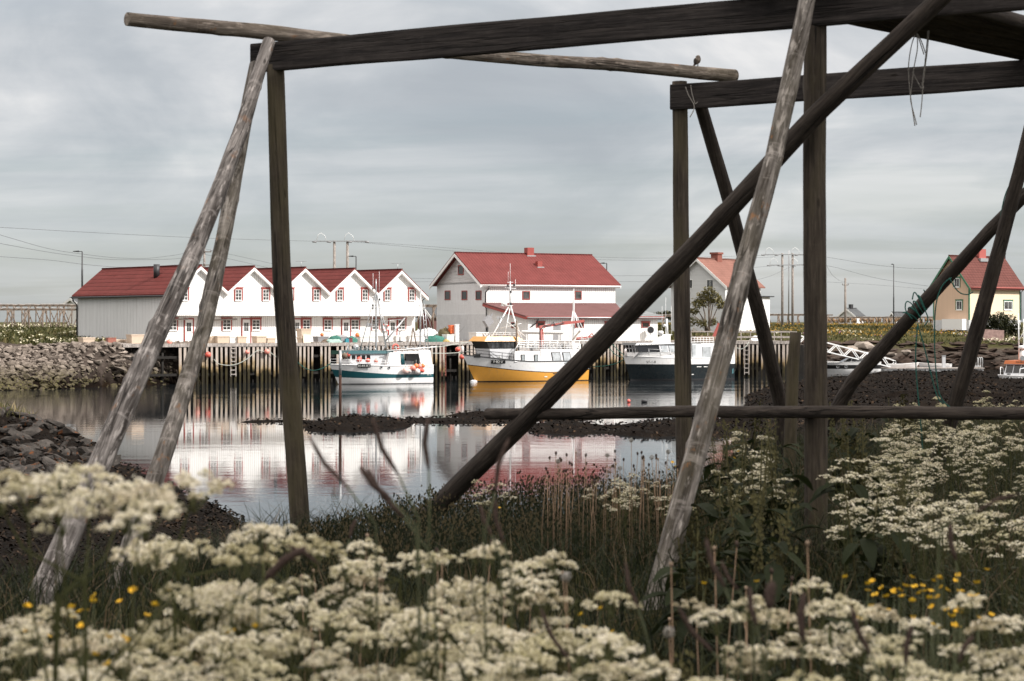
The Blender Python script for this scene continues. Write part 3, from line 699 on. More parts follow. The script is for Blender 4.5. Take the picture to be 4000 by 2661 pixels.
a0,a1 = fb.s_at(2190,-Tl),fb.s_at(2222,-Tl); door(B, front(-Tl-.001), a0,a1, 3.45, fb.z(1266,a0,-Tl), None, 'trim', False)
p = fb.at(fb.s_at(2531,-Tl),-Tl-.5,fb.z(1290,0,-Tl)); lp = MB(); lp.tube([(0,0,-2.0),(0,0,-.2)],.06,8,0); lp.tube([(0,.1,0),(0,-.28,0)],[.30,.38],14,0); lp.tube([(0,-.281,0),(0,-.30,0)],[.33,.30],14,1)
tag(lp.build('floodlight', [M['whitemetal'],M['black']], None, p), 'round floodlight on a white post beside the lean-to', 'floodlight')

# ---------------------------------------------------------------- smaller houses
def gable_house(name, label, fr, S, T, zb, ze, zr, front_m, side_m, roof_m, trim, oh=.45, og=.45, base=None):
    H = empty(name, fr.at(0,0,0), fr.th, label, 'house')
    b = MB(); b.add([(0,0,zb),(S,0,zb),(S,0,ze),(0,0,ze)],[(0,1,2,3)],0); b.add([(S,T,zb),(0,T,zb),(0,T,ze),(S,T,ze)],[(0,1,2,3)],0)
    b.add([(0,T,zb),(0,0,zb),(0,0,ze),(0,T/2,zr),(0,T,ze)],[(0,1,2,3,4)],1); b.add([(S,0,zb),(S,T,zb),(S,T,ze),(S,T/2,zr),(S,0,ze)],[(0,1,2,3,4)],1)
    b.build('wall', [front_m,side_m], H)
    r = MB(); zo = (zr-ze)/(T/2)*oh
    for sg in (0,1):
        te = -oh if sg==0 else T+oh; k0 = [(-og,T/2,zr+.02),(S+og,T/2,zr+.02),(S+og,te,ze-zo+.02),(-og,te,ze-zo+.02)]
        r.slab(*(k0[::-1] if sg==0 else k0),(0,0,.14),0)
    r.bar((-og,T/2,zr+.2),(S+og,T/2,zr+.2),.3,.1); ro = r.build('roof', roof_m, H)
    for sg in (0,1):
        te = -oh if sg==0 else T+oh; bb = MB()
        bb.hexa([(-og-.06,T/2,zr-.24),(-og-.06,te,ze-zo-.24),(-og+.02,te,ze-zo-.24),(-og+.02,T/2,zr-.24),(-og-.06,T/2,zr+.14),(-og-.06,te,ze-zo+.14),(-og+.02,te,ze-zo+.14),(-og+.02,T/2,zr+.14)])
        bb.build('bargeboard', trim, H)
    return H, ro
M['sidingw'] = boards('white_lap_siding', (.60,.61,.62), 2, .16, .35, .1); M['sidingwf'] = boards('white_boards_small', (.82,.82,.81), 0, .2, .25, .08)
M['oldtile'] = rooftile('lichened_slate_roof', (.25,.125,.10), 0, .45, .3, .45, .9, .8)
fc = Fr(2833, 250, 54); Sc = fc.s_at(2971); Tc = fc.t_at(2622)
zcb = fc.z(1258); zce = fc.z(1112); zcr = fc.z(1013,0,Tc/2)
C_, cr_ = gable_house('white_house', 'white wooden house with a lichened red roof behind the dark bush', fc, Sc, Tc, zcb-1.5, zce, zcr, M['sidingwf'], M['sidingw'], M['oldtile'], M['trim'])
for (u0,u1,v0,v1) in [(2761,2787,1124,1092),(2682,2706,1127,1092)]:
    t1,t0 = fc.t_at(u0),fc.t_at(u1); dd = fc.dep(0,t0); window(C_, leftw(-.001), t0,t1, EYE-(v0-HZ)*dd/F, EYE-(v1-HZ)*dd/F, None, 2, 1, .1, 'trim', False)
t_ = Tc/2; a0 = fc.s_at(2790,t_); a1 = a0+1.15; zt = fc.z(986,a0,t_)
ch = MB(); ch.box(a0,a1,t_-.5,t_+.5,zcr-.6,zt-.25); ch.box(a0-.12,a1+.12,t_-.62,t_+.62,zt-.25,zt)
M['brick'] = simple('old_brick', (.22,.085,.065), .9, 0, .2, .35, 20); ch.build('chimney', M['brick'], cr_)
ax = MB(); a0 = Sc+.003; a1 = fc.s_at(3007,1.0); ax.box(a0,a1,1.0,Tc-1,zcb-1.5,fc.z(1161,a1,1.0)); ax.build('annex', M['sidingwf'], C_)
MB().box(a0,a1+.5,.6,Tc-.6,fc.z(1161,a1,1.0),fc.z(1157,a1,1.0)).build('annex_roof', M['black'], C_)
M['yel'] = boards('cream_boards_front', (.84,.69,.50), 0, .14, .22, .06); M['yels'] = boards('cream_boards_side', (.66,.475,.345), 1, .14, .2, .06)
M['green'] = paint('green_trim', (.04,.16,.09), .5, .15); M['gtile'] = rooftile('red_concrete_tiles', (.145,.058,.050), 0, .62, .34, .9, .3)
M['redpaint'] = paint('red_chimney_paint', (.36,.085,.072), .6, .15)
fd = Fr(3786, 262, 40); Sd = fd.s_at(3984); Td = fd.t_at(3647)
zdb = fd.z(1251); zde = fd.z(1110); zdr = fd.z(1003,0,Td/2)
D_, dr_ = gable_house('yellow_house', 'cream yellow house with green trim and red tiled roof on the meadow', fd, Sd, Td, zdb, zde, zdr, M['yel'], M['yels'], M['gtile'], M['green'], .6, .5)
MB().box(-.06,Sd+.06,-.06,Td+.06,zdb-2.0,zdb+.02).build('foundation', M['conc'], D_)
cb = MB()
for (s_,t_) in [(-.05,-.05),(-.05,Td-.1),(Sd-.1,-.05)]: cb.box(s_,s_+.17,t_,t_+.17,zdb+.02,zde)
cb.build('corner_board', M['green'], D_)
for (u0,u1,v0,v1) in [(3736,3759,1211,1175),(3727,3749,1122,1086)]:
    t1,t0 = fd.t_at(u0),fd.t_at(u1); dd = fd.dep(0,t0); window(D_, leftw(-.001), t0,t1, EYE-(v0-HZ)*dd/F, EYE-(v1-HZ)*dd/F, 'green', 2, 1, .1, 'trim', True, sw=.1)
for (u0,u1) in [(3827,3856),(3921,3954)]:
    a0,a1 = fd.s_at(u0),fd.s_at(u1); window(D_, front(-.001), a0,a1, fd.z(1211,a0), fd.z(1176,a0), 'green', 2, 1, .1, 'trim', True, sw=.12)
t_ = Td/2; a0 = fd.s_at(3815,t_); a1 = fd.s_at(3841,t_); MB().box(a0,a1,t_-.45,t_+.45,zdr-.8,fd.z(973,a0,t_)).build('chimney', M['redpaint'], dr_)
MB().box(a0-.1,a1+.1,t_-.75,t_+.55,zdr-.55,zdr-.1).build('flashing', M['steel'], dr_)
a0 = fd.s_at(3926,t_); p_ = MB(); p_.tube([(a0,t_,zdr-.1),(a0,t_,zdr+.55),(a0,t_,zdr+.56),(a0,t_,zdr+.8)],[.07,.07,.15,.15],10); p_.build('vent_pipe', M['black'], dr_)
MB().tube([(-.3,-.68,zde-.45),(Sd+.4,-.68,zde-.45)],.08,8).build('gutter', M['redpaint'], D_)
downpipe(D_, [(Sd+.2,-.6,zde-.5),(Sd+.1,-.12,zde-1.0),(Sd+.1,-.12,zdb)],.06)
st = MB(); st.box(-1.1,-.02,.3,3.6,zdb-1.3,zdb+.15); st.build('porch', M['white'], D_)
M['darkroof'] = rooftile('dark_felt_roof', (.10,.105,.11), 0, .8, .3, .3, .2); M['barnred'] = boards('barn_red_boards', (.16,.03,.025), 1, .2, .5, .2)
for (nm,lab,u,dd,th,u_r,u_l,vb,ve,vr,wm,rm) in [
    ('far_house','distant white gabled house left of the warehouse',303,300,50,345,262,1260,1182,1168,M['sidingwf'],M['darkroof']),
    ('far_house','distant low white house with a dark dormer roof beyond the far racks',3342,430,35,3372,3279,1262,1233,1207,M['sidingwf'],M['darkroof']),
    ('far_house','distant dark roofed house beside the far lamp post',3500,440,20,3563,3478,1262,1238,1222,M['sidingwf'],M['darkroof']),
    ('red_barn','dark red barn glimpsed between the two big wharf buildings',1690,262,30,1730,1632,1300,1235,1196,M['barnred'],M['darkroof'])]:
    fr = Fr(u,dd,th); S_ = fr.s_at(u_r); T_ = abs(fr.t_at(u_l))
    H, ro = gable_house(nm, lab, fr, S_, T_, fr.z(vb)-2, fr.z(ve), fr.z(vr,0,T_/2), wm, wm, rm, M['trim'], .4, .4)
    if u==3342:
        window(H, leftw(-.001), T_*.25,T_*.75, fr.z(1252), fr.z(1240), None, 3, 1, .1, 'trim', False)
        a0 = S_*.3; MB().box(a0,a0+.7,T_/2-.35,T_/2+.35,fr.z(vr,0,T_/2)-.5,fr.z(vr,0,T_/2)+1.0).build('chimney', M['black'], ro)

# ---------------------------------------------------------------- poles, lamps and wires
def lamp(u, vt, vb, dd, arm, label, group='lamp posts'):
    b = P(u,vb,dd); t = P(u,vt,dd); h = t.z-b.z
    o = empty('street_lamp', b, 0, label, 'street lamp', group)
    MB().tube([(0,0,-2),(0,0,h*.45),(0,0,h*.46),(0,0,h)],[.10,.095,.075,.06],10).build('post', M['black'], o)
    MB().bar((0,0,h),(arm,0,h+.02),.07).build('arm', M['black'], o)
    k = MB(); x0 = arm*.45; k.hexa([(x0,-.14,h-.06),(arm*1.25,-.12,h-.02),(arm*1.25,.12,h-.02),(x0,.14,h-.06),(x0,-.14,h+.1),(arm*1.25,-.12,h+.05),(arm*1.25,.12,h+.05),(x0,.14,h+.1)]); k.build('lamp_head', M['black'], o)
lamp(321,983,1110,208,-.75,'dark street lamp rising behind the left end of the warehouse roof')
lamp(1391,1002,1100,225,-.7,'dark street lamp behind the fourth warehouse gable beside the pylon')
lamp(2370,1029,1110,230,-.6,'short dark street lamp showing above the right slope of the big red roof')
lamp(3491,1033,1266,290,-.3,'tall dark lamp post standing alone on the meadow')
def pole(u, vt, vb, dd, label, arms, r=.13, name='utility_pole', group=None, thin=None):
    """arms: (pole offset list, row, half width)"""
    b = P(u,vb,dd); h = P(u,vt,dd).z-b.z; o = empty(name, b, 0, label, 'power pole', group)
    return o, b, h
def single_pole(u,vt,vb,dd,label,r=.13,arms=((.35,.9),),ins=2):
    o,b,h = pole(u,vt,vb,dd,label,arms)
    MB().tube([(0,0,-1.5),(0,0,h)],[r*1.15,r*.85],10).build('post', M['polewood'], o)
    for (dz,w_) in arms:
        MB().bar((-w_,-.1,h-dz),(w_,-.1,h-dz),.1).build('cross_arm', M['brownwood'], o)
        for k in range(ins):
            x = -w_+2*w_*k/max(1,ins-1); MB().tube([(x,-.1,h-dz+.05),(x,-.1,h-dz+.15),(x,-.1,h-dz+.3)],[.05,.09,.05],8).build('insulator', M['grey'], o)
single_pole(798,966,1110,212,'wooden power pole glimpsed between the two leaning braces',.13,((.5,.75),(1.9,.75)),3)
single_pole(3302,1086,1266,335,'slim pale wooden pole standing alone on the meadow',.20,((1.2,.5),),2)
def h_frame(us, vt, vb, dd, label, arm_rows, half, extra=None):
    b = P(sum(us)/len(us),vb,dd); h = P(us[0],vt,dd).z-b.z; o = empty('power_pylon', b, 0, label, 'pylon')
    for u in us:
        x = (u-sum(us)/len(us))*dd/F; MB().tube([(x,0,-1.5),(x,0,h)],[.19,.15],10).build('post', M['polewood'], o)
    for (v,hw) in arm_rows:
        z = EYE-(v-HZ)*dd/F-b.z
        MB().bar((-hw,-.2,z),(hw,-.2,z),.12).build('cross_arm', M['steel'], o)
        for x in (-hw,-hw*.45,hw*.35,hw):
            MB().tube([(x-.25,-.2,z-.06),(x+.25,-.2,z-.1)],[.09,.09],8).build('insulator', M['grey'], o)
        for x in (-hw*.75,hw*.3):
            MB().tube([(x-.55,-.2,z),(x-.35,-.2,z+.75),(x,-.2,z+1.0),(x+.5,-.2,z+.6),(x+.65,-.2,z)],.03,6).build('jumper_cable', M['whitemetal'], o)
    if extra:
        x = (extra[0]-sum(us)/len(us))*dd/F; MB().tube([(x,.3,-1),(x,.3,EYE-(extra[1]-HZ)*dd/F-b.z)],.08,8).build('mast', M['steel'], o)
    return o
h_frame([1306,1357],940,1230,235,'two legged wooden pylon behind the warehouse roof',[(943,3.1)],3.1)
h_frame([3056,3096],990,1256,275,'two legged wooden pylon with two cross arms right of the white house',[(995,3.4),(1036,2.6)],3.4,(3082,978))
def wire(pts, label, r_=0, r=.019, name='power_line'):
    out = []
    ps = [P(*p) for p in pts]
    for i in range(len(ps)-1):
        for k in range(8): out.append(ps[i].lerp(ps[i+1],k/8))
    out.append(ps[-1])
    # smooth through the surveyed points
    for _ in range(6): out = [out[0]]+[(out[i-1]+out[i]*2+out[i+1])/4 for i in range(1,len(out)-1)]+[out[-1]]
    tag(MB().tube(out, r, 5, cap=False).build(name, M['wire']), label, 'cable')
wire([(-40,906,150),(200,977,175),(423,1006,190),(560,1012,198),(695,996,206),(798,972,212)],'uppermost sagging cable left of the wharf buildings')
wire([(-40,944,150),(200,988,175),(423,1016,190),(690,1013,206),(798,994,212)],'second sagging cable left of the wharf buildings')
wire([(-40,1000,150),(200,1016,175),(330,1034,186),(480,1046,196),(700,1035,206),(798,1014,212)],'lowest sagging cable crossing behind the left roof')
wire([(798,972,212),(900,994,220),(1059,1029,232),(1120,1046,236)],'upper cable running down right from the pole behind the braces')
wire([(798,994,212),(900,1012,220),(1045,1046,232)],'lower cable running down right from the pole behind the braces')
wire([(-40,886,170),(400,911,200),(800,931,220),(1280,944,235)],'faint high cable reaching the left pylon')
wire([(1384,943,235),(1700,964,245),(2000,990,255),(2500,1012,268),(3030,996,275)],'high cable strung between the two pylons')
wire([(1384,945,235),(1700,974,245),(2000,1003,255),(2500,1020,268),(3030,1004,275)],'lower of the high cables strung between the two pylons')
wire([(1600,1087,235),(1700,1089,240),(2420,1077,250),(2560,1078,252),(3048,1036,275)],'cable passing behind the big red roof to the right pylon')
wire([(1600,1101,235),(1700,1101,240),(2420,1100,250),(2650,1102,255)],'thicker cable joining the gap between the big buildings')
wire([(3110,996,275),(3230,1004,275),(3400,1034,272),(3550,1049,268),(3700,1050,263)],'cable sloping from the right pylon to the yellow house')
wire([(3110,1036,275),(3232,1035,278),(3420,1088,272),(3625,1118,262)],'lower cable sloping to the eaves of the yellow house')
wire([(2800,1125,262),(3000,1085,270),(3100,1036,275),(3160,1030,278)],'cable from the white house to the right pylon')
wire([(3230,1040,275),(3250,1075,295),(3280,1098,320),(3300,1100,335)],'short slack cable reaching the slim pole')
wire([(3230,1102,300),(3400,1111,320),(3625,1130,330)],'nearly level cable behind the slim pole')

# ---------------------------------------------------------------- far drying racks
def far_rack(label, fr, L, Wd, H, bays, fish=False, seed=1):
    rr = random.Random(seed); o = empty('drying_rack', fr.at(0,0,0), fr.th, label, 'drying rack', 'distant fish drying racks')
    for i in range(bays+1):
        x = L*i/bays
        for t in (0,Wd):
            MB().tube([(x+rr.uniform(-.1,.1),t,fr.zg-1),(x,t,fr.zg+H)],.09,6).build('post', M['brownwood'], o)
        MB().tube([(x-1.0,-.6,fr.zg-.5),(x+.3,0,fr.zg+H)],.07,6).build('brace', M['brownwood'], o)
        MB().tube([(x+1.1,Wd+.5,fr.zg-.5),(x-.2,Wd,fr.zg+H)],.07,6).build('brace', M['brownwood'], o)
    for t in (0,Wd): MB().bar((-1,t,fr.zg+H+.08),(L+1,t,fr.zg+H+.08),.1,.2).build('beam', M['brownwood'], o)
    pm = MB()
    for k in range(int(L/.9)):
        x = k*.9+rr.uniform(-.2,.2); pm.tube([(x,-.8,fr.zg+H+.24),(x,Wd+.8,fr.zg+H+.24+rr.uniform(-.08,.08))],.055,5)
    p_ = pm.build('drying_pole', M['greyplank'], o); tag(p_, kind='stuff')
    if fish:
        fm = MB()
        for k in range(int(L/.15)):
            x = k*.15+rr.uniform(-.06,.06); z = fr.zg+H+rr.uniform(-.1,.12); t = rr.choice((-.2,.3,Wd*.5)); l = rr.uniform(.55,.9)
            fm.tube([(x,t,z),(x+.02,t,z-.2),(x,t,z-l*.6),(x+.02,t,z-l)],[.04,.11,.15,.07],5)
        tag(fm.build('hanging_fish', M['fish'], o), kind='stuff')
    return o
M['fish'] = simple('dried_fish', (.26,.17,.10), .8, 0, .2, .6, 3)
for (lab,u,dd,th,L,Wd,H,bays,vt,fish,sd) in [
    ('distant timber fish rack, nearest of those left of the warehouse',-40,232,8,14,5,2.9,7,1205,False,1),
    ('distant timber fish rack behind the nearest one left of the warehouse',-60,262,4,17,6,3.0,9,1190,False,2),
    ('distant timber fish rack glimpsed between the two big wharf buildings',1640,238,20,5,5,2.6,3,1192,False,3),
    ('distant rack hung with dried fish behind the slim meadow pole',3215,345,4,12,5,2.6,9,1239,True,4),
    ('distant rack hung with dried fish beside the yellow house',3470,352,-2,9,5,2.6,7,1238,True,5),
    ('distant bare fish rack right of the white house behind the right pylon',3000,330,6,10,6,2.6,6,1228,False,6),
    ('distant bare fish rack far behind the lean-to end',2590,285,10,6,6,2.6,4,1231,False,7)]:
    fr = Fr(u,dd,th); fr.zg = P(u,vt,dd).z-H-.2; far_rack(lab,fr,L,Wd,H,bays,fish,sd)
# ================================================================ wharves
def plankmat():
    m = NT('wharf_plank'); c = m.coord(); z = m.sep(c,2)
    inf = m.n.new('ShaderNodeObjectInfo'); r = inf.outputs['Random']
    n = m.noise(m.scale(c,(6,6,.7)),1,5,.65); b = m.noise(c,1.1,4,.6); zz = m.math('ADD', z, m.math('MULTIPLY', m.math('SUBTRACT',b,.5), 1.6))
    zz = m.math('ADD', zz, m.math('MULTIPLY', m.math('SUBTRACT',r,.5), .9))
    dry = m.mix(m.ramp(n,[(.3,0),(.7,1)]), (.30,.265,.235), (.56,.50,.45))
    dry = m.mix(m.math('MULTIPLY',r,.35), dry, (.30,.22,.16))
    mid = m.mix(m.ramp(n,[(.35,0),(.7,1)]), (.17,.115,.055), (.36,.26,.13))
    wet = m.mix(m.ramp(n,[(.4,0),(.75,1)]), (.010,.008,.006), (.055,.045,.015))
    k = m.mix(m.ramp(m.node('MapRange',{0:zz,1:1.3,2:2.3,3:0.0,4:1.0}),[(0,0),(1,1)]), mid, dry)
    k = m.mix(m.node('MapRange',{0:zz,1:.95,2:1.5,3:0.0,4:1.0}), wet, k)
    m.bump(n,.6,.02); return m.fin(k,.85,0,.25)
M['plank'] = plankmat(); M['deckwood'] = wood('deck_board', (.22,.19,.165), (.44,.39,.34), 0, .4); M['wetwood'] = simple('wet_dark_timber', (.012,.010,.008), .7, 0, .3, .6, 4)
ZD = 3.42
def wharf(label, fr, sA, sB, depth, sp, seed, skip=(), planks=True):
    rr = random.Random(seed); o = empty('wharf', fr.at(0,0,0), fr.th, label, 'wharf')
    dk = MB(); n = int((depth+.2)/.25)
    dk.box(sA,sB,-.1,depth,ZD-.10,ZD-.0); dk.build('deck', M['deckwood'], o)
    MB().box(sA,sB,-.24,-.102,ZD-.22,ZD+.08).build('edge_beam', M['greyplank'], o)
    wl = MB(); wl.box(sA,sB,.0,.14,2.2,2.42); wl.box(sA,sB,.0,.14,.7,.92); wl.build('waler', M['wetwood'], o)
    MB().box(sA,sB,2.9,3.1,-.5,ZD-.11).build('back_wall', M['wetwood'], o)
    s = sA+1.2
    while s < sB:
        MB().tube([(s,.4,-1),(s,.4,ZD-.11)],.14,8).build('pile', M['wetwood'], o); s += 2.6
    s = sA+.1; k = 0
    while planks and s < sB-.1 and k < 98:
        w_ = rr.uniform(.17,.26); lean = rr.uniform(-.04,.04); bot = -.5 if rr.random()<.8 else rr.uniform(.2,1.3)
        if not any(a<s<b for a,b in skip):
            p = MB(); t0 = -.10-rr.uniform(0,.03)
            p.hexa([(s+lean,t0-.07,bot),(s+w_+lean,t0-.07,bot),(s+w_+lean,t0,bot),(s+lean,t0,bot),(s,t0-.07,ZD-.23),(s+w_,t0-.07,ZD-.23),(s+w_,t0,ZD-.23),(s,t0,ZD-.23)])
            p.build('plank', M['plank'], o); k += 1
        s += sp*rr.uniform(.9,1.1)
    return o
fw = Fr(691,171,33); sm = fw.s_at(1722); se = fw.s_at(2592)
s_l = fw.s_at(477); W0 = wharf('dark open landing of the wharf left of the planking, roofing over a black boat bay', fw, s_l, -.02, 9, .42, 1, planks=False)
W1 = wharf('left wharf front of tall pale planks below the long warehouse', fw, 0, sm, 16, .425, 2, skip=((fw.s_at(1230),fw.s_at(1246)),(fw.s_at(1288),fw.s_at(1303))))
W2 = wharf('middle wharf front of tall planks behind the yellow and dark boats', fw, sm+.02, se, 16, .425, 3, skip=((sm+.3,sm+1.5),))
fw2 = Fr(2596,194,3); W3 = wharf('right wharf front with a white railing behind the dark hulled boat', fw2, 0, fw2.s_at(3116), 14, .42, 4)
def ladder(par, fr, u0,u1, z0,z1, mat, t=-.3, rungs=7, name='ladder'):
    a0,a1 = fr.s_at(u0,t),fr.s_at(u1,t); l = MB()
    for a in (a0,a1): l.bar((a,t,z0),(a,t,z1),.07)
    for i in range(rungs): 
        z = z0+(z1-z0)*(i+.5)/rungs; l.bar((a0,t,z),(a1,t,z),.06,.09)
    l.build(name, mat, par)
ladder(W1,fw,901,921,.6,ZD-.2,M['greyplank'],-.26); ladder(W2,fw,1726,1741,.3,ZD-.1,M['brick'],-.1,11)
ladder(W3,fw2,2908,2925,.2,ZD-.2,M['greyplank'],-.26)
rl = MB()                                             # white railing of the right wharf
for (u0,u1,t) in [(2872,3112,.3),(2700,3090,8)]:
    a0,a1 = fw2.s_at(u0,t),fw2.s_at(u1,t)
    for z in (ZD+.42,ZD+.95): rl.bar((a0,t,z),(a1,t,z),.06,.12)
    n=int((a1-a0)/1.5)
    for i in range(n+1): a=a0+(a1-a0)*i/n; rl.bar((a,t+.06,ZD),(a,t+.06,ZD+1.02),.09)
rl.build('railing', M['greyplank'], W3)
# dry-stone wall left of the boat bay
sw_n = 0; rr = random.Random(17)
for row in range(9):
    z = .5+row*.33; u = 335+rr.uniform(0,30)
    while u < 500:
        s = rr.uniform(.55,1.25); p = G(u, 168.5-.02*(u-335)+rr.uniform(-.15,.15)+row*.10, z)
        if not (u > 470+8*row*0 and row<2):
            tag(inst('wall_stone', rr.choice(wst), None, p, (rr.uniform(-.15,.15),rr.uniform(-.15,.15),rr.uniform(-.5,.5)), (s*1.15,s,s*.9)), 'flat stone of the dry stone wall beside the dark boat bay', 'stone', 'stones of the dry wall')
        u += s*1.05*46
# ================================================================ things on the wharf
def at_w(u, t, dz=0, fr=None): 
    f_ = fr or fw; s = f_.s_at(u,t); return f_.at(s,t,ZD+dz)
def tubbox(u, t, w_, d_, h, mat, label, rz=.6, group='fish tubs on the wharf', cat='fish tub', dz=0, lid=False):
    o = empty('fish_tub', at_w(u,t,dz), rz, label, cat, group); b = MB()
    w2,d2 = w_/2,d_/2; k=.93
    lo=[(-w2*k,-d2*k,.10),(w2*k,-d2*k,.10),(w2*k,d2*k,.10),(-w2*k,d2*k,.10)]; hi=[(-w2,-d2,h),(w2,-d2,h),(w2,d2,h),(-w2,d2,h)]
    i_=[(-w2+.08,-d2+.08,h),(w2-.08,-d2+.08,h),(w2-.08,d2-.08,h),(-w2+.08,d2-.08,h)]; f_=[(-w2+.12,-d2+.12,.2),(w2-.12,-d2+.12,.2),(w2-.12,d2-.12,.2),(-w2+.12,d2-.12,.2)]
    b.add(lo+hi+i_+f_,[(3,2,1,0)]+[(j,(j+1)%4,4+(j+1)%4,4+j) for j in range(4)]+[(4+j,4+(j+1)%4,8+(j+1)%4,8+j) for j in range(4)]+[(8+j,8+(j+1)%4,12+(j+1)%4,12+j) for j in range(4)]+[(12,13,14,15)])
    b.build('tub_body', mat, o)
    r = MB(); 
    for (x0,x1,y0,y1) in [(-w2-.03,w2+.03,-d2-.03,-d2+.04),(-w2-.03,w2+.03,d2-.04,d2+.03),(-w2-.03,-w2+.04,-d2+.04,d2-.04),(w2-.04,w2+.03,-d2+.04,d2-.04)]: r.box(x0,x1,y0,y1,h-.09,h+.012)
    r.build('rim', mat, o)
    f2 = MB()
    for x in (-w2*.75,0,w2*.75): f2.box(x-.09,x+.09,-d2*.9,d2*.9,0,.12)
    f2.build('skid', mat, o)
    if lid: MB().box(-w2-.02,w2+.02,-d2-.02,d2+.02,h+.015,h+.07).build('lid', mat, o)
    return o
T_, TW = M['tub'], M['tubwhite']
for a in [(338,1.2,1.05,1.1,.62,T_,'beige fish tub at the far left, half sunk in the grass'),
          (528,1.0,1.15,1.15,.86,T_,'tall beige fish tub at the corner of the warehouse side wall'),
          (463,2.6,.95,1.0,.42,T_,'low beige fish tub left of the tall corner tub'),
          (828,1.3,.75,1.0,.66,T_,'beige fish tub with a dark strap, leftmost under the second gable'),
          (862,.8,1.15,1.1,.72,T_,'wide beige fish tub beside the strapped tub'),
          (903,1.2,.75,1.0,.66,TW,'white fish tub between two beige tubs'),
          (937,1.0,.85,1.0,.66,T_,'pale beige fish tub nearest the white door'),
          (1012,.9,.95,1.0,.68,T_,'beige fish tub right of the white door'),
          (1052,.9,.8,.9,.52,T_,'small beige fish tub with scraps piled on it')]:
    tubbox(*a)
tubbox(1187,1.0,.95,.9,.55,T_,'dark brown stacked tub carrying a pale tub',group=None); tubbox(1187,1.0,1.0,.95,.75,T_,'pale beige tub standing on top of another tub',dz=.57,group=None)
tubbox(1253,1.6,1.1,1.0,.62,M['grey'],'grey fish tub heaped with floats and rope',group=None)
tubbox(1428,2.6,1.7,1.0,.62,TW,'long white fish tub under the orange float',group=None)
tubbox(1512,2.4,1.35,1.1,.66,TW,'white fish tub behind the mast of the white boat',group=None); tubbox(1560,2.2,1.35,1.1,.66,TW,'middle white fish tub in the row behind the white boat',group=None); tubbox(1612,2.0,1.5,1.1,.68,TW,'white fish tub at the right end of the row behind the white boat',group=None)
tubbox(1870,1.2,1.4,1.3,.95,TW,'big white fish tub at the foot of the concrete wall',group=None)
l_ = MB(); l_.slab((-.36,0,0),(.36,0,0),(.36,.35,.82),(-.36,.35,.82),(0,-.06,.02)); tag(l_.build('tub_lid', T_, None, at_w(1199,.25), (0,.12,.5)), 'beige tub lid leaning against the stacked tubs', 'tub lid')
def heap(name, u, t, w_, d_, h, mat, label, cat, seed, dz=0, rough=.35, rz=.58, fr=None, group=None):
    rr = random.Random(seed); n,k = 20,9; vs=[]; ox,oy = rr.uniform(0,50),rr.uniform(0,50)
    for i in range(k+1):
        ph = (math.pi/2)*i/k
        for j in range(n):
            th = 2*math.pi*j/n; q = 1+rough*noise.noise((ox+2*math.cos(th)*math.cos(ph)*1.4,oy+2*math.sin(th)*1.4,ph*2.2))+rough*.5*noise.noise((ox+5*math.cos(th),oy+5*math.sin(th),ph*5))
            vs.append((w_/2*math.cos(ph)**.7*math.cos(th)*q, d_/2*math.cos(ph)**.7*math.sin(th)*q, h*math.sin(ph)*q))
    mb = MB(); mb.add(vs,[(i*n+j,i*n+(j+1)%n,(i+1)*n+(j+1)%n,(i+1)*n+j) for i in range(k) for j in range(n)],0,True); mb.add([(x,y,0.0) for x,y,z in vs[:n]],[tuple(range(n))[::-1]])
    return tag(mb.build(name, mat, None, at_w(u,t,dz,fr), (0,0,rz)), label, cat, group)
heap('net_pile',1300,.5,1.7,1.0,.36,M['net_pale'],'pale green net pile draped over the wharf edge','net',1)
heap('net_pile',1276,.7,1.1,.9,.34,M['net_brown'],'brown net pile left of the pale green net','net',2)
heap('net_pile',1312,1.5,1.6,1.0,.62,M['net_green'],'dark green net heap behind the pale net','net',3)
heap('net_pile',1372,1.6,1.3,1.0,.55,M['net_green'],'green net heap in front of the white door','net',4)
heap('net_pile',1700,.9,2.2,1.3,.62,M['net_green'],'big heap of green rope netting before the white sacks','net',5,rough=.25)
heap('tarpaulin',1740,2.0,1.7,1.3,1.25,M['olive'],'crumpled olive tarpaulin over a crate','tarpaulin',6)
heap('coiled_rope',1742,.5,.8,.6,.28,simple('yellow_rope',(.38,.28,.10),.9),'small yellowish coil of rope at the wharf edge','rope',7)
for i,(u,t,w_,h,dz) in enumerate([(1642,2.6,1.0,.75,0),(1662,3.0,1.1,.95,0),(1680,2.4,1.1,.85,0),(1655,2.8,.9,.55,.6),(1675,3.1,1.0,.6,.7),(1700,2.8,1.0,.8,0),(1690,2.9,.9,.5,.7),(1633,2.4,.7,.6,.5)]):
    heap('white_sack',u,t,w_,.9,h,M['bag'],'bulging white sack in the heap between the two big buildings','sack',20+i,dz,.45,group='white sacks between the buildings')
for i,(u,t,w_,h) in enumerate([(1893,1.0,.8,.55),(1910,1.1,.8,.62),(1885,.8,.6,.4)]):
    heap('white_sack',u,t,w_,.8,h,M['bag'],'small white sack beside the big tub behind the yellow boat','sack',40+i,0,.45,group='small sacks by the big tub')
heap('white_sack',2320,.6,1.2,.8,.5,M['net_pale'],'pale sack pile against the white lean-to wall','sack',45)
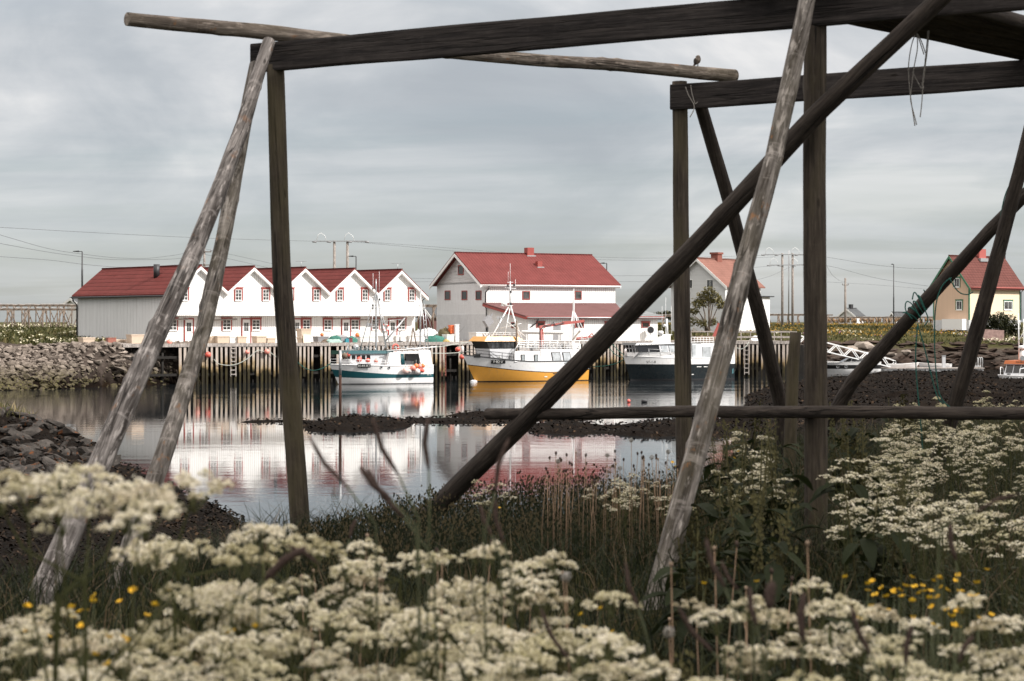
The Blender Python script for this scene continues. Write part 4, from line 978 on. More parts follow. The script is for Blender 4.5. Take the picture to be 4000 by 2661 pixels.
def stack(u,t,n,w_,h,mat,label,name,cat,dz=0):
    o = empty(name, at_w(u,t,dz), .5, label, cat)
    for i in range(n):
        b = MB(); k=.9; z=i*h
        b.hexa([(-w_/2*k,-w_/2*k,z),(w_/2*k,-w_/2*k,z),(w_/2*k,w_/2*k,z),(-w_/2*k,w_/2*k,z),(-w_/2,-w_/2,z+h*.97),(w_/2,-w_/2,z+h*.97),(w_/2,w_/2,z+h*.97),(-w_/2,w_/2,z+h*.97)])
        b.box(-w_/2-.02,w_/2+.02,-w_/2-.02,w_/2+.02,z+h*.80,z+h*.93); b.build('crate', mat, o)
stack(1783,1.0,6,.40,.29,M['whitemetal'],'tall stack of white buckets beside the concrete wall','bucket_stack','buckets')
stack(1766,1.4,2,.55,.40,M['orange'],'orange fish crates stacked above the olive tarpaulin','crate_stack','crates',.85)
tubbox(1751,.9,.8,.8,.75,TW,'upright white box under the olive tarpaulin',group=None)
def sphere_thing(name,p,r,mat,label,cat,group=None,cord=.5):
    o = empty(name,p,0,label,cat,group); MB().ball((0,0,0),r,16,10).build('float', mat, o)
    MB().tube([(0,0,r*.96),(0,0,r*1.14)],[r*.22,r*.13],8).build('eye', M['rope_pale'], o)
    if cord: MB().tube([(0,0,r*1.12),(0,.1,r*1.12+cord)],.015,5).build('cord', M['rope_pale'], o)
    return o
def on_wharf(u,v,t=-.45): s = fw.s_at(u,t); return fw.at(s,t,fw.z(v,s,t))
for (u,v,r,m_,lab) in [(771,1392,.27,'buoy_pink','faded pink buoy hanging lowest and leftmost on the wharf planks'),(813,1386,.26,'buoy_red','red buoy hanging beside the faded leftmost buoy'),
                       (966,1376,.20,'buoy_pink','small pink buoy hanging right of the wharf ladder'),(1043,1374,.24,'buoy_pink','pink buoy hanging at the end of the drooping rope'),
                       (1788,1365,.24,'buoy_red','red buoy hanging on the wharf ahead of the yellow bow'),(1804,1395,.24,'buoy_red','red buoy hanging lowest against the yellow boat bow')]:
    sphere_thing('buoy', on_wharf(u,v,-.5 if u<1700 else -2.6), r, M[m_], lab, 'buoy', cord=.7)
o = empty('fender', on_wharf(1806,1365,-1.8), 0, 'long white fender hanging beside the red buoys', 'fender'); MB().tube([(0,0,-.32),(0,0,-.24),(0,0,.22),(0,0,.32)],[.05,.14,.14,.05],12).build('float',M['buoy_white'],o); MB().tube([(0,0,.3),(0,.2,.9)],.015,5).build('cord',M['rope_pale'],o)
for (u,t,dz,r,m_,lab) in [(1258,1.5,.78,.17,'buoy_orange','orange float on the heaped grey tub'),(1396,2.4,.74,.21,'buoy_orange','big orange float on the long white tub'),(662,2.2,.2,.24,'buoy_pink','faded pink float lying on the open landing')]:
    sphere_thing('buoy', at_w(u,t,dz), r, M[m_], lab, 'buoy', cord=0)
lb = empty('lifebuoy', fa.at(fa.s_at(1505,rec-.15),rec-.15,fa.z(1280,20,rec)), fa.th, 'red and white lifebuoy hung on the warehouse wall', 'lifebuoy')
MB().torus((0,0,0),.34,.09,'y',28,8).build('ring', M['trim'], lb)
for a in (20,110,200,290):
    b = MB(); b.tube([(.34*math.cos(R(a+i*7)),0,.34*math.sin(R(a+i*7))) for i in range(5)],.096,8,cap=False); b.build('red_band', M['buoy_red'], lb)
pt = empty('pallet_truck', at_w(1563,1.6), .5, 'black handled pallet truck standing by the last door', 'pallet truck')
MB().tube([(0,0,.1),(0,.1,1.05)],.03,6).build('shaft',M['black'],pt); MB().torus((0,.1,1.2),.17,.025,'y',16,6).build('handle',M['black'],pt); MB().box(-.25,.25,-.1,.9,.08,.16).build('fork',M['black'],pt)
bx = MB(); bx.box(-.4,.4,-.35,.35,0,.55); bx.slab((-.42,-.37,.552),(.42,-.37,.552),(.42,.37,.72),(-.42,.37,.72),(0,0,.04)); tag(bx.build('metal_box',M['grey'],None,at_w(1336,1.5),(0,0,.6)),'grey metal box with sloping lid in front of the white door','box')
tc = MB(); tc.box(-.16,.16,-.15,.15,0,.42); tc.tube([(0,0,.42),(0,0,.5)],[.05,.05],8); tag(tc.build('jerrycan',simple('teal_plastic',(.03,.22,.28),.5),None,at_w(1355,.6),(0,0,.5)),'teal jerrycan beside the green net heap','jerrycan')
tc = MB(); tc.box(-.2,.2,-.18,.18,0,.5); tc.box(-.22,.22,-.2,.2,.44,.5); tag(tc.build('crate',simple('maroon_plastic',(.14,.03,.035),.6),None,at_w(1366,.7),(0,0,.5)),'dark maroon crate beside the teal jerrycan','crate')
pl_ = MB(); 
for k in range(5): pl_.box(-.6,.6,-.5+k*.25,-.36+k*.25,.11,.135)
for x in (-.55,0,.55): pl_.box(x-.05,x+.05,-.5,.62,0,.108)
for k,(u,lab) in enumerate([(430,'weathered pallet lying left of the low beige tub'),(1240,'pale pallet lying in front of the leaning lid')]):
    tag(pl_.build('pallet', M['deckwood'], None, at_w(u,1.6 if k==0 else .6,.0), (0,0,.5)), lab, 'pallet')
tc = MB(); tc.box(-.35,.35,-.3,.3,0,.45); tc.box(-.37,.37,-.32,.32,.38,.44); tag(tc.build('crate',simple('terracotta_plastic',(.30,.11,.08),.6),None,at_w(434,2.2,.14),(0,0,.5)),'terracotta crate beside the weathered pallet','crate')
wp = MB()
for k in range(5): wp.bar((-1.6+.1*k,.12*k,.05+.03*k),(1.7,.12*k+.05,.05),.16,.06)
tag(wp.build('timber_pile', M['greyplank'], None, at_w(455,.3,.02),(0,0,.58)),'loose grey planks lying along the landing edge','planks')
ch_ = empty('winch_chute', at_w(1908,3.2), .5, 'grey diamond shaped steel chute against the lean-to corner', 'chute'); b = MB(); b.slab((0,0,1.4),(.62,0,1.95),(.15,0,2.6),(-.45,0,2.05),(0,.5,0)); b.build('hopper',M['grey'],ch_); MB().bar((0,.25,0),(.05,.25,1.7),.1).build('stand',M['black'],ch_); MB().bar((.3,.25,2.3),(.55,.25,2.75),.12).build('spout',M['grey'],ch_)
gp = MB(); gp.tube([(-2.2,0,1.0),(2.6,0,.95)],.13,8); gp.tube([(-2.2,.3,.85),(2.6,.3,.8)],.1,8)
for x in (-1.6,.5,2.0): gp.bar((x,.1,0),(x,.1,.95),.08)
tag(gp.build('pipe_rack', M['whitemetal'], None, at_w(2115,1.2),(0,0,.5)),'long pale pipes on trestles along the lean-to front','pipes')
rm = MB(); rm.bar((-1.1,0,.35),(1.2,0,.5),.14); rm.bar((-1.0,.3,.2),(1.3,.2,.3),.12); rm.tube([(.3,.1,.45),(.7,.1,.8),(1.0,.1,.45)],.06,6); tag(rm.build('crane_grab', M['redpaint'], None, at_w(2290,.6),(0,0,.5)),'red steel crane arm lying on the wharf edge','crane part')
# ropes and moorings
def rope(pts, mat, label, r=.03, name='mooring_rope', cat='rope', n=7):
    ps=[Vector(p) for p in pts]; out=[]
    for i in range(len(ps)-1):
        for k in range(n): out.append(ps[i].lerp(ps[i+1],k/n))
    out.append(ps[-1])
    for _ in range(8): out=[out[0]]+[(out[i-1]+out[i]*2+out[i+1])/4 for i in range(1,len(out)-1)]+[out[-1]]
    return tag(MB().tube(out,r,6).build(name,mat),label,cat)
rope([on_wharf(u,v,-.4) for u,v in [(836,1404),(850,1422),(890,1429),(930,1423),(970,1400),(1008,1364),(1030,1375),(1050,1372),(1078,1395)]],M['rope_pale'],'pale rope drooping along the wharf planks past the ladder',.035)
rope([on_wharf(1156,1409,-.3),on_wharf(1190,1440,-.8),P(1225,1450,170),P(1260,1440,170),P(1292,1420,170)],M['rope_green'],'pale green mooring rope sagging to the white boat bow',.04)
rope([P(1684,1358,175),P(1740,1352,178),P(1790,1342,181),on_wharf(1832,1338,-.2)],M['rope_pale'],'upper mooring rope from the white boat stern',.035)
rope([P(1684,1380,175.5),P(1740,1381,178),P(1800,1378,180),P(1840,1371,181)],M['rope_pale'],'lower mooring rope reaching the yellow boat bow',.035)
rope([P(2318,1432,186),P(2360,1431,184),P(2410,1421,183),P(2449,1396,182)],M['rope_green'],'green mooring rope linking the yellow and dark boats',.04)
rope([P(2375,1352,189),P(2400,1385,187),P(2425,1395,184),P(2452,1397,182)],M['rope_green'],'slack green rope from the wharf to the dark boat bow',.035)
rope([P(2390,1343,189),P(2420,1375,186),P(2448,1393,182)],M['rope_green'],'taut green rope from the wharf to the dark boat bow',.035)
rope([P(2876,1358,193.5),P(2895,1366,193.4),P(2915,1355,193.4),P(2925,1336,193.6)],M['rope_pale'],'pale loop of rope hanging on the right wharf',.04)
# channel marker on the islet
mk = empty('marker_post', G(1329,104.5,0), 0, 'steel channel marker post with a small green board on the islet', 'marker post')
zt = P(0,1368,104.5).z; zr_ = P(0,1466,104.5).z
MB().tube([(0,0,-.3),(0,0,zr_)],.072,12).build('rusty_base', simple('rusted_steel',(.05,.025,.018),.9,0,.2,.5,30), mk); MB().tube([(0,0,zr_),(0,0,zt)],.072,12).build('post', M['steel'], mk)
MB().box(-.47,-.07,-.03,.03,zt-.22,zt-.02).build('board', simple('dark_green_board',(.006,.035,.022),.5), mk)
for (u,v,m_,lab,nm) in [(2456,1568,'buoy_red','small red mooring float on the open water','buoy'),(2517,1568,None,'dark floating drum on the open water','drum')]:
    dd = EYE*F/(v+4-HZ); p = G(u,dd,.02)
    if m_: sphere_thing('buoy',p+Vector((0,0,.08)),.12,M[m_],lab,'buoy',cord=0)
    else: 
        b = MB(); b.tube([(-.2,0,.06),(-.16,0,.06),(.16,0,.06),(.2,0,.06)],[.06,.1,.1,.06],10); tag(b.build('drum',M['black'],None,p),lab,'float')

# ================================================================ boats
class Hull:
    def __init__(s, L, B, sheer, rake=.9, wlk=.9, full=.42, tran=.9):
        s.L,s.B,s.sh,s.rake,s.wlk,s.full,s.tran = L,B,sheer,rake,wlk,full,tran
    def hb(s, x, z):
        p = min(max(x/s.L,0),1)
        dk = s.B*(1-(1-min(p/s.full,1))**2.2)**.8; wl = s.B*s.wlk*(1-(1-min(p/(s.full+.2),1))**1.7)
        tp = 1-(1-s.tran)*max(0,(p-.6)/.4)**2
        f = min(max(z/s.sh(x),0),1)**.8
        r = (wl+(dk-wl)*f)*tp
        return r*(1+.55*z) if z < 0 else r
    def xo(s, x, z):
        p = x/s.L; f = z/s.sh(x); return x-s.rake*f*(1-p)**3
    def build(s, root, bands, mats, n=26, deckdrop=.3, deckmat=None, railm=None, keel=-.55, rail_r=.05):
        xs = [s.L*(i/n)**1.25 for i in range(n+1)]; rows = []
        rowf = [(lambda x:keel,0),(lambda x:0.0,0)]
        prev = lambda x:0.0
        for bi,b in enumerate(bands+[s.sh]):
            for q in (.5,1.0): rowf.append(((lambda x,b=b,pv=prev,q=q: pv(x)+(b(x)-pv(x))*q), bi))
            prev = b
        mb = MB(); m_ = len(rowf)
        for sg in (-1,1):
            vs = []
            for x in xs:
                for (fn,_) in rowf:
                    z = fn(x); y = max(s.hb(x,z),.015); vs.append((s.xo(x,z), sg*y, z))
            base = len(mb.v); mb.v.extend(vs)
            for i in range(n):
                for j in range(m_-1):
                    f = [base+i*m_+j,base+(i+1)*m_+j,base+(i+1)*m_+j+1,base+i*m_+j+1]
                    mb.f.append(f if sg<0 else f[::-1]); mb.m.append(rowf[j+1][1]); mb.s.append(True)
        o = n*m_; tot = (n+1)*m_
        for j in range(m_-1):
            mb.f.append([o+j, tot+o+j, tot+o+j+1, o+j+1]); mb.m.append(rowf[j+1][1]); mb.s.append(False)
        hull = mb.build('hull', mats, root)
        d = MB(); vs=[]
        for x in xs:
            z = s.sh(x)-deckdrop; y = max(s.hb(x,z)-.03,.01)
            vs += [(s.xo(x,z)+.03,-y,z),(s.xo(x,z)+.03,y,z)]
        d.add(vs,[(2*i,2*i+2,2*i+3,2*i+1) for i in range(n)]); d.build('deck', deckmat or M['grey'], root)
        for sg in (-1,1):
            MB().tube([(s.xo(x,s.sh(x)),sg*s.hb(x,s.sh(x)),s.sh(x)) for x in xs],rail_r,6).build('gunwale', railm or M['white'], root)
        return hull
def text(root, body, size, mat, loc, rot, name='lettering', ext=.006, align='CENTER', font_shear=0):
    c = bpy.data.curves.new(name,'FONT'); c.body = body; c.size = size; c.extrude = ext; c.align_x = align; c.align_y = 'CENTER'; c.shear = font_shear
    t = bpy.data.objects.new(name+'_src', c); COL.objects.link(t); me = bpy.data.meshes.new_from_object(t); bpy.data.objects.remove(t); bpy.data.curves.remove(c)
    me.materials.clear(); me.materials.append(mat); me.name = name
    return inst(name, me, root, loc, rot)
def hullrot(h, x, z): 
    dx = .1; sl = (h.hb(x+dx,z)-h.hb(x-dx,z))/(2*dx); fl = (h.hb(x,z+.05)-h.hb(x,z-.05))/.1
    return (R(90)+math.atan(fl), 0, -math.atan(sl))
def plate(root, h, x, z, w_, hh, body, size, bgm, fgm, frame=None, nm='name_plate'):
    y = -h.hb(x,z)-.06; r = hullrot(h,x,z); xx = h.xo(x,z)
    o = None
    if bgm:
        o = MB().box(-w_/2,w_/2,-hh/2,hh/2,-.012,.012).build(nm, bgm, root, (xx,y,z), r)
    par = o or root
    text(par, body, size, fgm, (0,0,.03) if o else (xx,y-.06,z), (0,0,0) if o else r)
def rails(root, pts, h, mat, rows=2, r=.025, name='railing', posts=True):
    mb = MB()
    for k in range(rows): mb.tube([(x,y,z+h*(k+1)/rows) for x,y,z in pts], r, 6)
    if posts:
        for x,y,z in pts: mb.tube([(x,y,z),(x,y,z+h)], r, 6)
    return mb.build(name, mat, root)
def housebox(root, name, x0,x1,y,z0,z1, mat, fr_rake=.2, bk_rake=0, tumble=.06):
    mb = MB(); mb.hexa([(x0,-y,z0),(x1,-y,z0),(x1,y,z0),(x0,y,z0),(x0+fr_rake,-y+tumble,z1),(x1-bk_rake,-y+tumble,z1),(x1-bk_rake,y-tumble,z1),(x0+fr_rake,y-tumble,z1)])
    return mb.build(name, mat, root)
M['teal'] = paint('teal_paint', (.010,.082,.098), .35, .15); M['boatwhite'] = paint('boat_white', (.80,.80,.80), .35, .32, 3, 0, (.45,.36,.25))
M['boatyellow'] = paint('boat_yellow', (.70,.34,.06), .35, .3, 2); M['boatdark'] = paint('boat_slate', (.009,.0145,.0175), .3, .15); M['boatorange'] = paint('boat_orange', (.52,.14,.035), .4, .15)
M['bootblack'] = simple('antifouling', (.02,.02,.022), .6); M['ltgrey'] = paint('light_grey_paint', (.55,.56,.58), .45, .1); M['platew'] = simple('white_lettering', (.8,.8,.78), .5, 0,.5,.02); M['plateb'] = simple('black_plate', (.012,.012,.012), .5)

# ---- white and teal coastal boat
f1 = Fr(1322,171.4,27); L1 = f1.s_at(1692,-1.4); b1 = empty('fishing_boat', f1.at(0,0,0), f1.th, 'white fishing boat with a teal stripe and pink buoys on its side', 'fishing boat')
sh1 = lambda x: 1.72-.13*min(x,4)/4 if x<5 else 1.59
H1 = Hull(L1,1.65,sh1,.85,.92,.40,.92)
H1.build(b1,[lambda x:.05,lambda x:.50+.02*(x/L1)+.12*max(0,1-x/3)**2,lambda x:.82+.46*max(0,1-x/(L1*.62))**1.5],[M['bootblack'],M['boatwhite'],M['teal'],M['boatwhite']],deckdrop=.28,railm=M['boatwhite'])
x0 = f1.s_at(1508,-1.5); yw = 1.5
def x1_(u,y=1.5): return f1.s_at(u,-y)
aft = MB(); xa,xb,xc = x1_(1508),x1_(1564),x1_(1640); xe = L1-.1; zt_ = 2.72
# aft shelter: side walls with the open hauling hatch
for sg in (-1,1):
    y0,y1 = sg*1.58,sg*1.46
    aft.add([(xa,y0,1.45),(xb,y0,1.45),(xb+.0,y1,zt_),(xa+.35,y1,zt_)],[(0,1,2,3)]); aft.add([(xc+.12,y0,1.45),(xe,y0,1.45),(xe-.2,y1,zt_+.18),(xc-.15,y1,zt_+.1)],[(0,1,2,3)])
    aft.add([(xb,y1-.0*sg,zt_-.12),(xc-.13,y1,zt_-.12),(xc-.15,y1,zt_+.1),(xb,y1,zt_)],[(0,1,2,3)])
aft.add([(xa+.35,-1.46,zt_),(xb,-1.46,zt_),(xc-.15,-1.46,zt_+.1),(xe-.2,-1.46,zt_+.18),(xe-.2,1.46,zt_+.18),(xc-.15,1.46,zt_+.1),(xb,1.46,zt_),(xa+.35,1.46,zt_)],[(0,1,6,7),(1,2,5,6),(2,3,4,5)])
aft.add([(xa,-1.58,1.45),(xa,1.58,1.45),(xa+.35,1.46,zt_),(xa+.35,-1.46,zt_)],[(0,1,2,3)]); aft.add([(xe,-1.58,1.45),(xe,1.58,1.45),(xe-.2,1.46,zt_+.18),(xe-.2,-1.46,zt_+.18)],[(3,2,1,0)])
aft.build('aft_shelter', M['boatwhite'], b1)
MB().box(xb+.1,xc-.3,-.5,.9,1.35,1.95).build('sorting_table', M['ltgrey'], b1)
cu = MB()
for k in range(4): cu.tube([(xb+.06+.07*k,-1.49,zt_-.14),(xb+.10+.08*k,-1.50,2.0),(xb+.16+.07*k,-1.5,1.5)],.04,6)
cu.build('teal_curtain', M['teal'], b1)
xw0,xw1 = x1_(1368,1.1),x1_(1512,1.1)
wh = housebox(b1,'wheelhouse',xw0,xw1+.5,.98,1.5,2.62,M['ltgrey'],.12,0,.05)
g = MB()
for k in range(5):
    xx = xw0+.22+k*.46
    if k<4: g.box(xx,xx+.32,-.985,-.94,2.12,2.50)
for y in (-.75,-.2,.35): g.box(xw0+.06,xw0+.11,y,y+.40,2.12,2.5)
g.build('pane', M['darkglass'], wh)
MB().hexa([(xw0-.18,-1.1,2.622),(xw1+.6,-1.1,2.622),(xw1+.6,1.1,2.622),(xw0-.18,1.1,2.622),(xw0-.05,-1.05,2.90),(xw1+.6,-1.05,2.86),(xw1+.6,1.05,2.86),(xw0-.05,1.05,2.90)]).build('wheelhouse_roof', M['teal'], b1)
ro_ = MB().tube([(xw0+.1,-.8,2.95),(xw1+.4,-.8,2.95)],.02,5)
d_ = MB(); 
for i in range(26): 
    a,b_ = random.uniform(xw0+.2,xw1+.4),random.uniform(-.9,.9); d_.bar((a,b_,2.9),(a+random.uniform(-.5,.5),b_+random.uniform(-.4,.4),2.95+random.uniform(.05,.45)),.05)
d_.build('roof_gear', M['steel'], b1)
MB().ball((xw0+.9,-.2,3.18),.28,12,8).build('line_hauler', M['steel'], b1)
zz1 = lambda v,x,y: f1.z(v,x,-y)
xm = f1.s_at(1469,0)
MB().tube([(xm,0,1.4),(xm,0,3.6),(xm,0,zz1(1119,xm,0)),(xm,0,zz1(1090,xm,0))],[.09,.085,.06,.03],10).build('mast', M['steel'], b1)
st_ = MB(); zt2 = zz1(1150,xm,0)
for (dx,dy) in [(-1.15,-.9),(-1.15,.9),(1.05,-.9),(1.3,.8),(.75,-.7)]: st_.tube([(xm+dx,dy,2.85),(xm+dx*.06,dy*.08,zt2)],.035,6)
for k in range(8):
    f_ = .15+.1*k; st_.tube([(xm+1.05*(1-f_*.94),-.9*(1-f_*.92),2.85+(zt2-2.85)*f_),(xm+.75*(1-f_*.94),-.7*(1-f_*.9),2.85+(zt2-2.85)*f_)],.022,5)
st_.build('mast_stay', M['steel'], b1)
ae = MB(); 
for (dx,zv_) in [(-.28,1068),(.30,1061)]: ae.tube([(xm+dx,0,zt2-.2),(xm+dx,0,zz1(zv_,xm,0))],.014,5)
ae.bar((xm-.4,0,zt2-.2),(xm+.4,0,zt2-.2),.05); ae.build('whip_aerial', M['whitemetal'], b1)
for (dx,v) in [(-.35,1128),(-.35,1194),(-.35,1205),(.3,1170)]:
    z = zz1(v,xm,0); b = MB(); b.tube([(xm+dx,-.1,z-.1),(xm+dx,-.1,z+.1)],.07,8); b.bar((xm+dx,-.1,z),(xm,0,z),.03); b.build('mast_light', M['black'], b1)
fl = MB(); z=zz1(1268,xm,0); fl.box(xm-.95,xm-.65,-.35,-.2,z-.12,z+.12); fl.bar((xm-.8,-.25,z),(xm,0,z-.05),.05); fl.bar((xm-1.0,-.3,z-.2),(xm-.3,-.1,z-.2),.06); fl.build('floodlight', M['steel'], b1)
xq0,xq1 = f1.s_at(1504,.3),f1.s_at(1580,.3)
MB().tube([(xq0,.2,zz1(1333,xq0,0)),(xq1,.2,zz1(1243,xq1,0))],[.075,.065],8).build('boom', M['steel'], b1)
MB().tube([(xm,0,zz1(1260,xm,0)),(xq1,.2,zz1(1245,xq1,0))],.02,5).build('boom_wire', M['steel'], b1)
a2 = f1.s_at(1612,.4); z0_ = 2.85
am = MB(); zA = zz1(1280,a2,.4); am.tube([(a2-.35,.3,z0_),(a2,.3,zA)],.055,7); am.tube([(a2+.4,.3,z0_),(a2,.3,zA)],.055,7); am.build('a_frame', M['brownwood'], b1)
a3 = f1.s_at(1645,0); zl_ = zz1(1187,a3,0); ml = MB(); ml.tube([(a3-.1,0,2.85),(a3-.05,0,zl_+1.3)],.07,8); ml.tube([(a3+.45,0,2.9),(a3+.1,0,zl_)],.035,6); ml.tube([(a3+.75,0,2.9),(a3+.32,0,zl_)],.035,6)
for k in range(11): f_=k/11; ml.tube([(a3+.45-.35*f_,0,2.95+(zl_-2.95)*f_),(a3+.75-.43*f_,0,2.95+(zl_-2.95)*f_)],.025,5)
ml.tube([(a3,0,zl_+.3),(a3+1.9,.2,2.9)],.02,5); ml.tube([(a3,0,zl_+.3),(a3-1.4,.2,2.85)],.02,5); ml.build('ladder_mast', M['steel'], b1)
MB().tube([(xa+.1,-1.5,2.86),(xe+.4,-1.35,3.18)],.05,8).build('spar', M['whitemetal'], b1)
rails(b1,[(xx,-1.40,zt_+.02) for xx in np.linspace(xa+.5,xe-.3,8)],.42,M['steel'],2,.022)
gear = MB()
for i in range(30): a=random.uniform(xa+.6,xe-.4); b_=random.uniform(-1,1); gear.bar((a,b_,zt_+.1),(a+random.uniform(-.4,.4),b_,zt_+random.uniform(.2,.6)),.07)
gear.build('deck_gear', M['net_brown'], b1)
lb2 = MB().torus((f1.s_at(1545,-1.2),-1.2,zt_+.42),.27,.07,'y',20,8).build('life_ring', M['buoy_red'], b1)
bp = [(H1.xo(x,sh1(x)),-H1.hb(x,sh1(x)),sh1(x)) for x in (.05,.5,1.1,1.8,2.6,3.4,4.2,xa)]
rails(b1,bp,.46,M['whitemetal'],2,.022,'bow_rail')
for u,v in [(1487,1435),(1517,1437)]:
    xx = f1.s_at(u,-1.5); z = zz1(v,xx,1.5); y=-H1.hb(xx,z); MB().torus((xx,y-.02,z),.10,.03,'y',16,6).build('porthole', M['steel'], b1); MB().tube([(xx,y+.03,z),(xx,y-.025,z)],.09,12).build('porthole_glass', M['darkglass'], b1)
xx = f1.s_at(1436,-1.5); plate(b1,H1,xx,zz1(1429,xx,1.45),1.12,.34,'N-44-RT',.29,M['plateb'],M['platew'])
text(b1,'REX TO',.12,M['platew'],(f1.s_at(1676,-1.5),-H1.hb(L1*.97,.75)-.03,.74),(R(90),0,0))
for (u,v,r,m_) in [(1346,1390,.25,'net_brown'),(1361,1386,.18,'buoy_red'),(1402,1404,.26,'buoy_red'),(1436,1408,.22,'buoy_red'),(1468,1410,.20,'buoy_pink')]:
    xx = f1.s_at(u,-.9); sphere_thing('buoy', f1.at(xx,-.9,max(zz1(v,xx,.9),sh1(xx)-.28+r*.9)), r, M[m_], {1346:'brown grey float at the bow of the white boat',1361:'small red float at the bow of the white boat',1402:'big red float on the foredeck of the white boat, leftmost of three',1436:'red float in the middle of three on the white boat foredeck',1468:'pale pink float nearest the wheelhouse wall on the white boat'}[u], 'buoy', cord=0)
for (u,v,r,m_,lab) in [(1580,1448,.29,'buoy_pale','big pale pink buoy, leftmost of the cluster on the white boat'),(1599,1449,.22,'buoy_white','white buoy with blue marks beside the big pale buoy'),(1609,1438,.25,'buoy_pink','pink buoy above the two leftmost buoys of the cluster'),(1624,1430,.21,'buoy_orange','orange buoy on top of the cluster'),(1638,1431,.21,'buoy_pink','pink buoy between the two orange ones of the cluster'),
                       (1650,1429,.19,'buoy_orange','small orange buoy at the upper right of the cluster'),(1626,1451,.25,'buoy_white','large white buoy at the bottom of the cluster'),(1638,1445,.18,'buoy_red','small red buoy right of the large white one'),(1648,1448,.19,'buoy_red','red buoy at the lower right end of the cluster')]:
    xx = f1.s_at(u,-1.75); y = 1.85+(.12 if r>.24 else -.02); sphere_thing('buoy', f1.at(xx,-y,zz1(v,xx,y)), r, M[m_], lab, 'buoy', cord=.3)

# ---- yellow and white boat
f2 = Fr(1856,178.6,30); L2 = f2.s_at(2300,-1.8); b2 = empty('fishing_boat', f2.at(0,0,0), f2.th, 'yellow and white fishing boat with dark wheelhouse windows and a red deck crane', 'fishing boat')
sh2 = lambda x: 1.80+.62*max(0,1-x/5.2)**1.5
H2 = Hull(L2,2.05,sh2,1.25,.90,.42,.93)
H2.build(b2,[lambda x:.06,lambda x:.76+.72*max(0,1-x/(L2*.66))**1.7+.22*max(0,(x/L2-.6)/.4)**2,lambda x:.83+.72*max(0,1-x/(L2*.66))**1.7+.22*max(0,(x/L2-.6)/.4)**2],[M['bootblack'],M['boatyellow'],M['plateb'],M['boatwhite']],deckdrop=.5,railm=M['black'])
X2 = lambda u,y=1.8: f2.s_at(u,-y)
Z2 = lambda v,x,y=1.8: f2.z(v,x,-y)
xs0,xs1,xs2 = X2(2007),X2(2108),X2(2262)
s_ = MB()
for (xa_,xb_,za_,zb_) in [(xs0,xs1,Z2(1373,xs0),Z2(1372,xs1)),(xs1+.002,L2-.15,Z2(1362,xs1),Z2(1366,L2))]:
    ya = 1.98; s_.hexa([(xa_,-ya,1.77),(xb_,-ya,1.77),(xb_,ya,1.77),(xa_,ya,1.77),(xa_+.05,-ya+.08,za_),(xb_-.05,-ya+.08,zb_),(xb_-.05,ya-.08,zb_),(xa_+.05,ya-.08,za_)])
s_.build('deckhouse', M['boatwhite'], b2)
for u in (2039,2090):
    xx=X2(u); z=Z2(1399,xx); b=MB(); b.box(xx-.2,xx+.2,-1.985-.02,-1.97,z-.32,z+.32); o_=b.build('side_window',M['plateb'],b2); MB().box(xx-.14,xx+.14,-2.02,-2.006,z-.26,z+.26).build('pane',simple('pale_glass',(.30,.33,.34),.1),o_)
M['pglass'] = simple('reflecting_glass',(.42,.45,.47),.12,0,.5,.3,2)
for (u0,u1) in [(2150,2191),(2193,2230)]:
    xa_,xb_=X2(u0),X2(u1); z0,z1=Z2(1422,xa_),Z2(1376,xa_); w_=xb_-xa_
    b=MB(); b.hexa([(xa_+.16,-2.01,z0),(xb_,-2.01,z0),(xb_,-1.9,z0),(xa_+.16,-1.9,z0),(xa_,-1.99,z1),(xb_-.2,-1.99,z1),(xb_-.2,-1.88,z1),(xa_,-1.88,z1)]); o_=b.build('side_window',M['plateb'],b2)
    b=MB(); b.hexa([(xa_+.21,-2.025,z0+.05),(xb_-.06,-2.025,z0+.05),(xb_-.06,-1.95,z0+.05),(xa_+.21,-1.95,z0+.05),(xa_+.06,-2.01,z1-.05),(xb_-.25,-2.01,z1-.05),(xb_-.25,-1.93,z1-.05),(xa_+.06,-1.93,z1-.05)]); b.build('pane',M['pglass'],o_)
xw0,xw1 = X2(1898,1.3),X2(2013,1.3); yb=1.35
MB().hexa([(xw0+.55,-yb,1.8),(xw1,-yb,1.8),(xw1,yb,1.8),(xw0+.55,yb,1.8),(xw0+.35,-yb,Z2(1363,xw0,1.3)),(xw1,-yb,Z2(1363,xw0,1.3)),(xw1,yb,Z2(1363,xw0,1.3)),(xw0+.35,yb,Z2(1363,xw0,1.3))]).build('wheelhouse', M['ltgrey'], b2)
zA,zB = Z2(1363,xw0,1.3),Z2(1334,xw0,1.3)
wl2 = MB().hexa([(xw0+.35,-yb-.01,zA+.002),(xw1,-yb-.01,zA+.002),(xw1,yb+.01,zA+.002),(xw0+.35,yb+.01,zA+.002),(xw0,-yb-.04,zB),(xw1+.05,-yb-.04,zB),(xw1+.05,yb+.04,zB),(xw0,yb+.04,zB)]).build('window_band', M['plateb'], b2)
g=MB(); nW=6
for k in range(nW):
    xx=xw0+.55+k*(xw1-xw0-.6)/nW; g.hexa([(xx,-yb-.022,zA+.10),(xx+.30,-yb-.022,zA+.10),(xx+.30,-yb,zA+.10),(xx,-yb,zA+.10),(xx-.04,-yb-.05,zB-.1),(xx+.26,-yb-.05,zB-.1),(xx+.26,-yb-.02,zB-.1),(xx-.04,-yb-.02,zB-.1)])
g.build('pane',M['glass'],wl2)
zC = Z2(1315,xw0,1.3)
